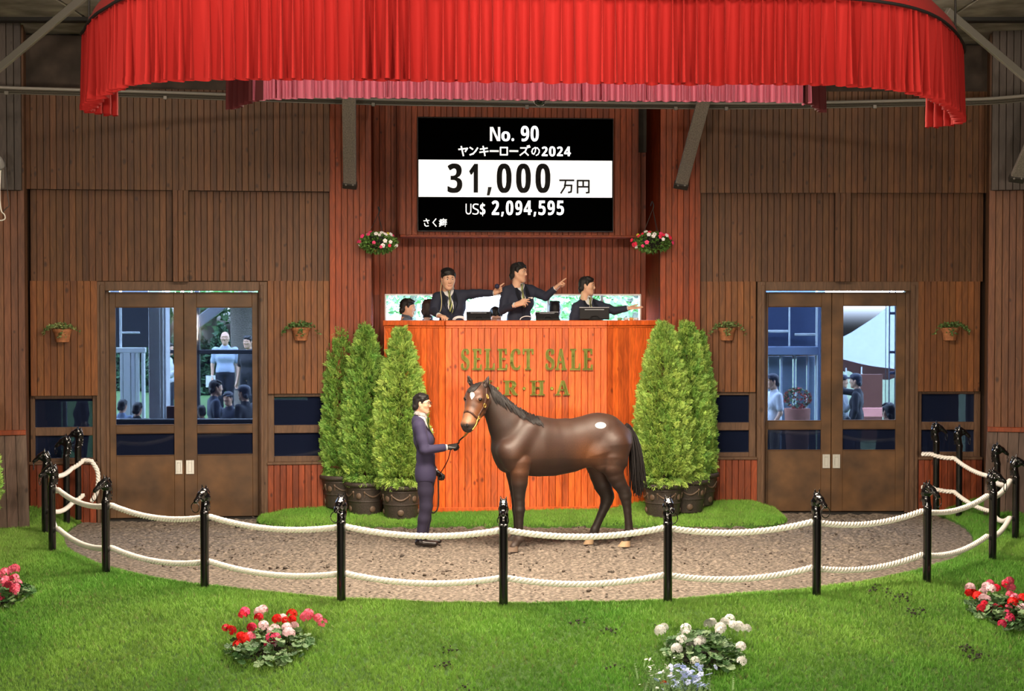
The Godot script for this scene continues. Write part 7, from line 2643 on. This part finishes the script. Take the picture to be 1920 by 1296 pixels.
		part("stand", sb.mesh(), shell, m)
	for q in [[862, 21.02, "coiled white cables on the counter before the left auctioneer"], [988, 21.02, "white cable loop on the counter before the middle auctioneer"]]:
		var y := loc(FC, 980, 611, 0.25).y + 0.072
		var p := at(q[0], 600, q[1])
		p.y = y
		var m := thing("cable_coil", q[2], "cable", p)
		for i in (3 if q[0] < 900 else 1):
			var ln := []
			for k in 14:
				var a := PI * k / 13.0
				ln.append(Vector3(cos(a) * (0.09 - 0.015 * i), sin(a) * (0.05 - 0.01 * i), 0.03 * i))
			var cbm := MB.new()
			cbm.tube(ln, 0.006, 6)
			part("loop", cbm.mesh(), mat(rgb(232, 232, 234), 0.5), m)
	var y2 := loc(FC, 980, 611, 0.25).y + 0.068
	for q in [[1162, rgb(120, 170, 120), "small green packet at the right end of the counter"], [1174, rgb(210, 214, 220), "small clear packet at the right end of the counter"], [1184, rgb(220, 160, 90), "small orange packet at the right end of the counter"], [1193, rgb(214, 218, 222), "crumpled white paper at the right end of the counter"]]:
		var p := at(q[0], 600, 21.08)
		p.y = y2
		var mb := MB.new()
		mb.cbox(Vector3(-0.03, 0, -0.03), Vector3(0.03, 0.035, 0.03), 0.012, Transform3D(Basis.from_euler(Vector3(0, q[0], 0.0)), Vector3.ZERO))
		tag(part("packet", mb.mesh(), mat(q[1], 0.4), self, p), q[2], "packet", "small packets on the counter")


# ---------------------------------------------------------------- outdoors, through the glass
func outdoor_height(z: float, left: bool) -> float:
	return 0.57 * smoothstep(-25.5, -30.0, z) if left else 0.0

func build_outside() -> void:
	var grass := rough_mat(rgb(92, 138, 62), speck_tex, 2.0, 0.95)
	for s in [true, false]:
		var rows := []
		for k in 12:
			var z: float = -21.35 - [0.0, 1.0, 2.0, 3.0, 4.2, 5.2, 6.2, 7.2, 8.4, 12.0, 25.0, 60.0][k]
			var row := []
			for i in 9:
				var x := (-26.0 + 26.5 * i / 8.0) if s else (0.5 + 26.0 * i / 8.0)
				row.append(Vector3(x, outdoor_height(z, s) - 0.03, z))
			rows.append(row)
		var b := MB.new()
		b.grid(rows)
		var g := part("garden_lawn" if s else "yard_ground", b.mesh(), grass if s else rough_mat(rgb(120, 140, 100), blotch_tex, 0.6), self)
		tag(g, "green garden lawn seen through the left door" if s else "pale grassy yard seen through the right door", "", "", "structure")
	var pv := MB.new()
	pv.box(Vector3(-26, -0.12, -25.0), Vector3(26, -0.015, -21.75))
	tag(part("pavement", pv.mesh(), rough_mat(rgb(92, 94, 98), blotch_tex, 0.6), self), "grey pavement strip outside the doors", "", "", "structure")
	# trees and hedge
	var leaf := MB.new()
	leaf.quad(Vector3(-0.11, 0, 0), Vector3(0, 0.04, 0.03), Vector3(0.11, 0, 0), Vector3(0, -0.05, -0.02))
	leaf.quad(Vector3(0, -0.1, 0.02), Vector3(0.05, 0, 0.0), Vector3(0, 0.1, 0.02), Vector3(-0.05, 0, 0.03))
	var lm := leaf.mesh()
	var gm := tinted(0.7)
	gm.backlight_enabled = true
	gm.backlight = Color(0.3, 0.4, 0.15)
	var bark := rough_mat(rgb(138, 128, 118), speck_tex, 2.0)
	bark.heightmap_enabled = true
	bark.heightmap_texture = soil_tex
	bark.heightmap_scale = 3.0
	for t in [[460, 35.0, 0.30, 3.3, "thick grey tree trunk in the garden behind the man in black", 0.0, true], [395, 44.0, 0.2, 2.6, "leafy garden tree left of the thick trunk", 0.6, true], [770, 40.0, 0.2, 2.9, "pale green tree beyond the left of the slot window", 1.0, true], [1105, 46.0, 0.2, 2.8, "pale green tree beyond the middle of the slot window", 1.0, false], [1185, 38.0, 0.2, 2.7, "pale green tree beyond the right end of the slot window", 1.0, false]]:
		var p := at(t[0], 600, t[1])
		p.y = outdoor_height(p.z, t[6])
		var o := thing("tree", t[4], "tree", p, 0.0, "")
		var tb := MB.new()
		tb.tube(curve([Vector3(0, -0.2, 0), Vector3(0.02, 0.4, 0), Vector3(-0.03, 2.0, 0), Vector3(0.06, 4.6, 0)], 5), [t[2] * 1.4, t[2] * 1.2, t[2] * 1.1, t[2] * 1.05, t[2], t[2], t[2], t[2], t[2], t[2], t[2], t[2], t[2] * 0.9, t[2] * 0.8, t[2] * 0.7, t[2] * 0.6], 12)
		part("trunk", tb.mesh(), bark, o)
		var places := []; var tints := []
		for i in 2600:
			var v := Vector3(rng.randfn(), rng.randfn(), rng.randfn()).normalized() * pow(rng.randf(), 0.4)
			places.append(Transform3D(Basis.from_euler(Vector3(rng.randf() * 6, rng.randf() * 6, rng.randf() * 6)).scaled_local(Vector3.ONE * 1.3), Vector3(v.x * 2.6, t[3] + 0.9 + v.y * 2.0, v.z * 2.2)))
			var g := rng.randf_range(0.6, 1.3)
			tints.append(Color(lerpf(0.06, 0.16, t[5]) * g, lerpf(0.16, 0.30, t[5]) * g, lerpf(0.05, 0.13, t[5]) * g))
		scatter("foliage", lm, gm, o, places, tints)
	for h in [[330, 41.0], [405, 40.0], [480, 41.0], [250, 42.0]]:
		var p := at(h[0], 640, h[1])
		p.y = 0.55
		var o := thing("garden_shrub", ["dark green shrub behind the left column outside", "dark green shrub behind the bald man", "dark green shrub right of the thick trunk", "dark green shrub behind the glazed wall outside"][[330, 405, 480, 250].find(h[0])], "shrub", p)
		var places := []; var tints := []
		for i in 2200:
			var v := Vector3(rng.randfn(), absf(rng.randfn()), rng.randfn()).normalized() * rng.randf_range(0.75, 1.0)
			places.append(Transform3D(Basis.from_euler(Vector3(rng.randf() * 6, rng.randf() * 6, rng.randf() * 6)), Vector3(v.x * 0.9, v.y * (1.5 + 0.3 * sin(v.x * 9.0)), v.z * 0.8)))
			var g := rng.randf_range(0.5, 1.3)
			tints.append(Color(0.045 * g, 0.12 * g, 0.05 * g))
		scatter("foliage", lm, gm, o, places, tints)
		var sb := MB.new()
		for k in 3: sb.tube([Vector3(0.1 * k - 0.1, -0.05, 0), Vector3(0.3 * k - 0.3, 1.1, 0)], [0.04, 0.02], 6)
		part("stem", sb.mesh(), bark, o)
	# porch outside the left door: column, glazed wall, steel frame
	var grey := mat(rgb(186, 192, 200), 0.5)
	var dk := mat(rgb(44, 48, 56), 0.6)
	var pale := mat(rgb(196, 204, 206), 0.5)
	var post := func(o: Node3D, called: String, x0: float, y0: float, x1: float, y1: float, d: float, m: Material, thick := 0.1) -> void:
		var a := at(x0, y1, d); var c := at(x1, y0, d)
		var b := MB.new()
		b.cbox(Vector3(a.x, a.y, -d - thick), Vector3(c.x, c.y, -d), 0.008)
		part(called, b.mesh(), m, o)
	var o := thing("porch_column", "wide grey column standing outside the left door leaf", "column")
	post.call(o, "shaft", 280, 480, 310, 940, 24.2, grey, 0.3)
	post.call(o, "corner_strip", 301, 480, 305, 940, 24.15, pale, 0.04)
	o = thing("glazed_wall", "glazed porch wall with pale fins outside, left of the column", "glass wall")
	post.call(o, "header", 205, 652, 272, 662, 26.0, pale)
	post.call(o, "upper_panel", 205, 470, 280, 651, 26.4, dk)
	post.call(o, "rail", 228, 622, 262, 626, 26.2, pale, 0.04)
	for q in [[226, 230], [232, 244], [247, 252], [256, 259], [266, 270]]:
		post.call(o, "fin", q[0], 662, q[1], 880, 26.0, pale if q[0] != 247 else grey)
	post.call(o, "fin", 224, 480, 227, 652, 26.1, pale, 0.04)
	o = thing("steel_gantry", "dark steel frame with a cross rail outside the left door", "gantry")
	post.call(o, "rail", 368, 656, 560, 664, 25.2, dk, 0.06)
	post.call(o, "post", 366, 480, 373, 900, 25.2, dk, 0.08)
	post.call(o, "rail", 306, 656, 345, 663, 25.2, dk, 0.06)
	bar("arched_brace", at(362, 612, 25.1), at(432, 560, 25.1), 0.16, 0.1, grey, o)
	# low dark parapet where the silhouettes lean
	o = thing("porch_parapet", "low dark parapet just outside the left door", "parapet")
	post.call(o, "panel", 195, 792, 500, 985, 23.4, dk, 0.1)
	post.call(o, "cap_rail", 195, 786, 500, 793, 23.38, mat(rgb(62, 60, 62), 0.4), 0.14)
	post.call(o, "panel", 500, 750, 640, 985, 23.3, dk, 0.1)
	post.call(o, "panel", 30, 700, 112, 985, 23.3, dk, 0.1)
	post.call(o, "side_frame", 118, 700, 124, 985, 23.3, pale, 0.06)
	o = thing("yard_screen", "low dark wall outside the windows of the right wall", "wall")
	post.call(o, "panel", 1290, 700, 1425, 985, 23.6, dk, 0.1)
	post.call(o, "panel", 1725, 700, 1798, 985, 23.6, dk, 0.1)
	post.call(o, "panel", 1812, 700, 1900, 985, 23.6, dk, 0.1)
	var brown := mat(rgb(96, 52, 40), 0.6)
	post.call(o, "brown_panel", 312, 762, 340, 800, 23.6, brown, 0.1)
	# pavilion outside the right door
	o = thing("glass_pavilion", "glass-fronted pavilion with blue panels outside the right door", "building")
	var blue := mat(rgb(58, 72, 104), 0.4)
	var glassy := mat(rgb(120, 138, 160), 0.2)
	post.call(o, "wall_panel", 1380, 470, 1535, 655, 28.2, blue, 0.2)
	for q in [[1479, 560, 1482, 655], [1529, 470, 1534, 800]]: post.call(o, "mullion", q[0], q[1], q[2], q[3], 28.0, pale, 0.06)
	for q in [[1380, 619, 1480, 624], [1490, 625, 1530, 630]]: post.call(o, "transom", q[0], q[1], q[2], q[3], 28.05, pale, 0.05)
	post.call(o, "beam", 1380, 650, 1535, 666, 27.9, mat(rgb(104, 120, 150), 0.5), 0.15)
	for q in [[1440, 1462], [1466, 1486], [1493, 1512], [1516, 1528]]: post.call(o, "pane", q[0], 668, q[1], 800, 28.1, glassy, 0.03)
	for q in [1463, 1488, 1513]: post.call(o, "mullion", q, 666, q + 4, 870, 28.0, mat(rgb(150, 165, 190), 0.5), 0.06)
	post.call(o, "corner_post", 1535, 470, 1548, 860, 27.8, mat(rgb(70, 84, 116), 0.5), 0.15)
	post.call(o, "pane", 1440, 800, 1530, 860, 28.1, mat(rgb(52, 62, 84), 0.3), 0.03)
	# white marquee
	o = thing("marquee", "large white marquee with a scalloped brown valance outside the right door", "tent")
	var canvas := cloth(rgb(214, 220, 228), 0.8, 6.0)
	canvas.backlight_enabled = true
	canvas.backlight = Color(0.9, 0.92, 0.95)
	var D := 34.0
	var apex := at(1760, 480, D + 6.0)
	var eave := [at(1500, 668, D), at(1560, 672, D - 0.2), at(1640, 690, D - 0.4), at(1760, 700, D - 0.5), at(1880, 700, D)]
	var rows := []
	for k in 7:
		var t := k / 6.0
		var row := []
		for e in curve(eave, 8):
			var p: Vector3 = e.lerp(apex, t)
			p.y -= 0.35 * sin(t * PI)
			row.append(p)
		rows.append(row)
	var b := MB.new()
	b.grid(rows, false, true)
	part("roof", b.mesh(), canvas, o)
	rows = [[], []]
	var ev := curve(eave, 12)
	for i in ev.size():
		rows[1].append(ev[i] + Vector3(0, 0.03, 0))
		rows[0].append(ev[i] - Vector3(0, 0.16 + 0.07 * absf(sin(i * 0.9)), 0))
	b = MB.new()
	b.grid(rows)
	b.grid(rows, false, true)
	part("valance", b.mesh(), mat(rgb(96, 62, 52), 0.8), o)
	for q in [[1614, 3, 688, 835, pale], [1660, 2, 560, 820, dk], [1585, 3, 690, 800, pale]]: post.call(o, "pole", q[0], q[2], q[0] + q[1], q[3], D - 0.6, q[4], 0.05)
	o = thing("truss_tower", "dark ladder-like truss tower in front of the marquee", "truss")
	for x in [1666, 1677]: post.call(o, "upright", x, 470, x + 4, 862, 29.0, mat(rgb(34, 42, 70), 0.5), 0.05)
	for y in [585, 658, 697]: post.call(o, "rung", 1669, y, 1679, y + 5, 29.02, mat(rgb(34, 42, 70), 0.5), 0.04)
	o = thing("barrier", "brown wooden gate and pale red barrier under the marquee", "barrier")
	post.call(o, "gate_panel", 1605, 702, 1655, 832, 33.0, brown, 0.08)
	post.call(o, "red_panel", 1600, 765, 1700, 782, 32.0, mat(rgb(214, 140, 134), 0.7), 0.05)
	o = thing("planter", "terracotta planter of red flowers before the glass pavilion", "planter", at(1495, 790, 26.6) * Vector3(1, 0, 1) + Vector3(0, 0.95, 0))
	var pb := MB.new()
	pb.lathe([Vector2(0.0, -0.98), Vector2(0.16, -0.98), Vector2(0.22, 0.1), Vector2(0.2, 0.1), Vector2(0.0, 0.05)], 16)
	part("pot", pb.mesh(), mat(rgb(150, 96, 84), 0.7), o)
	var places := []; var tints := []
	for i in 300:
		var v := Vector3(rng.randfn(), rng.randfn(), rng.randfn()).normalized()
		places.append(Transform3D(Basis.from_euler(Vector3(rng.randf() * 6, rng.randf() * 6, rng.randf() * 6)).scaled_local(Vector3.ONE * 0.3), Vector3(v.x * 0.22, 0.27 + v.y * 0.17, v.z * 0.2)))
		tints.append(Color(0.42, 0.06, 0.05) if rng.randf() < 0.5 else Color(0.06, 0.12, 0.05))
	scatter("foliage", lm, gm, o, places, tints)
	# onlookers
	var list := [
		[422, 634, 30.0, 1.72, Vector3(0.1, 0, 1), "bald", rgb(190, 208, 236), rgb(34, 38, 56), "bald man in a pale blue shirt standing on the garden lawn", "short", 1.0],
		[466, 642, 29.6, 1.7, Vector3(-0.5, 0, 1), "short", rgb(26, 27, 34), rgb(26, 28, 38), "man in black before the thick tree trunk", "short", 1.0],
		[314, 655, 29.0, 1.66, Vector3(1, 0, 0.1), "short", rgb(224, 230, 240), rgb(40, 44, 60), "person in a white shirt and dark skirt beside the porch column", "long", 1.0],
		[229, 762, 24.4, 1.5, Vector3(0.3, 0, -1), "short", rgb(150, 176, 214), rgb(30, 34, 46), "onlooker in a blue striped shirt outside the left door leaf", "long", 1.0],
		[257, 768, 24.0, 1.5, Vector3(0.2, 0, -1), "fringe", rgb(22, 24, 34), rgb(22, 24, 34), "dark-haired onlooker in black outside the left door leaf", "long", 1.05],
		[403, 728, 24.6, 1.64, Vector3(0.9, 0, -0.4), "short", rgb(60, 70, 92), rgb(26, 28, 38), "onlooker with a vest, leaning behind the parapet below the bald man", "short", 1.05],
		[429, 748, 24.9, 1.5, Vector3(-0.4, 0, 0.9), "cap", rgb(50, 58, 78), rgb(26, 28, 38), "onlooker in a dark cap behind the parapet", "short", 1.0],
		[459, 738, 24.5, 1.58, Vector3(-0.8, 0, -0.5), "cap", rgb(22, 25, 38), rgb(24, 26, 36), "onlooker in a blue cap and black jacket at the right edge of the left door", "long", 1.08],
		[378, 772, 24.3, 1.45, Vector3(-0.5, 0, -0.8), "short", rgb(30, 34, 48), rgb(24, 26, 36), "onlooker half cut by the left door's middle stile", "long", 1.0],
		[152, 728, 23.0, 1.72, Vector3(-1, 0, 0.3), "short", rgb(44, 46, 66), rgb(36, 38, 52), "onlooker in navy seen through the window left of the left door", "short", 1.0],
		[1450, 716, 25.6, 1.74, Vector3(-1, 0, 0.25), "cap", rgb(226, 232, 244), rgb(168, 160, 150), "man in a white vest walking left outside the right door", "short", 1.0],
		[1606, 715, 26.5, 1.74, Vector3(-0.9, 0, -0.4), "cap", rgb(20, 22, 34), rgb(22, 24, 34), "person in a black jacket outside the right door", "long", 1.0],
		[1578, 716, 27.5, 1.72, Vector3(0.8, 0, 0.4), "cap", rgb(132, 138, 146), rgb(60, 62, 70), "person in a grey jacket holding a pole outside the right door", "long", 1.0],
		[1588, 790, 24.6, 1.2, Vector3(-0.3, 0, -1), "short", rgb(50, 58, 88), rgb(26, 28, 40), "small onlooker in a shiny blue jacket outside the right door", "long", 1.0],
		[1668, 774, 22.6, 1.42, Vector3(-0.4, 0, -1), "short", rgb(16, 17, 22), rgb(18, 18, 22), "dark silhouette of an onlooker close behind the right door glass", "long", 1.35]]
	for q in list:
		var left: bool = q[0] < 700
		var p := at(q[0], q[1], q[2])
		var base := Vector3(p.x, outdoor_height(p.z, left) - 0.03, p.z)
		var j := joints(base, (p.y - base.y) / 1.615 * 1.75, q[4])
		if q[0] == 314 or q[0] == 1578:
			j.er = j.er + j.f * 0.16; j.wr = j.er + (j.f + Vector3(0, 0.9, 0)).normalized() * 0.25
		if q[0] == 1450:
			j.kr += j.f * 0.14; j.ar += j.f * 0.25; j.al -= j.f * 0.22; j.wl += j.f * 0.1
		if q[0] == 1606:
			j.er = j.sr + (j.f * 0.8 + Vector3(0, 0.1, 0)).normalized() * 0.28; j.wr = j.er + Vector3(0, 0.2, 0) + j.f * 0.12
		var wear := {"shirt": q[6], "trousers": q[7], "hair": q[5], "sleeves": q[9], "head": q[10], "group": "onlookers outside the doors", "hair_color": rgb(30, 40, 66) if q[5] == "cap" else rgb(22, 20, 22), "skirt": q[0] == 314}
		var who := person(j, base, q[8], wear, 0.018)
		if q[0] == 152:
			var lb := MB.new()
			lb.tube(curve([j.neck + Vector3(0, 0.03, 0.07), j.chest + Vector3(0.02, 0.1, 0.14), j.chest + Vector3(-0.05, -0.05, 0.14)], 4), 0.012, 6)
			part("lanyard", lb.mesh(), mat(rgb(226, 90, 170), 0.6), who)
		if q[0] == 422:
			var pb2 := MB.new()
			pb2.cbox(j.wr + Vector3(-0.12, -0.17, 0.0), j.wr + Vector3(0.06, 0.05, 0.015), 0.003)
			tag(part("catalogue", pb2.mesh(), mat(rgb(236, 240, 244), 0.6), self, base), "white catalogue held by the bald man in the garden", "booklet")
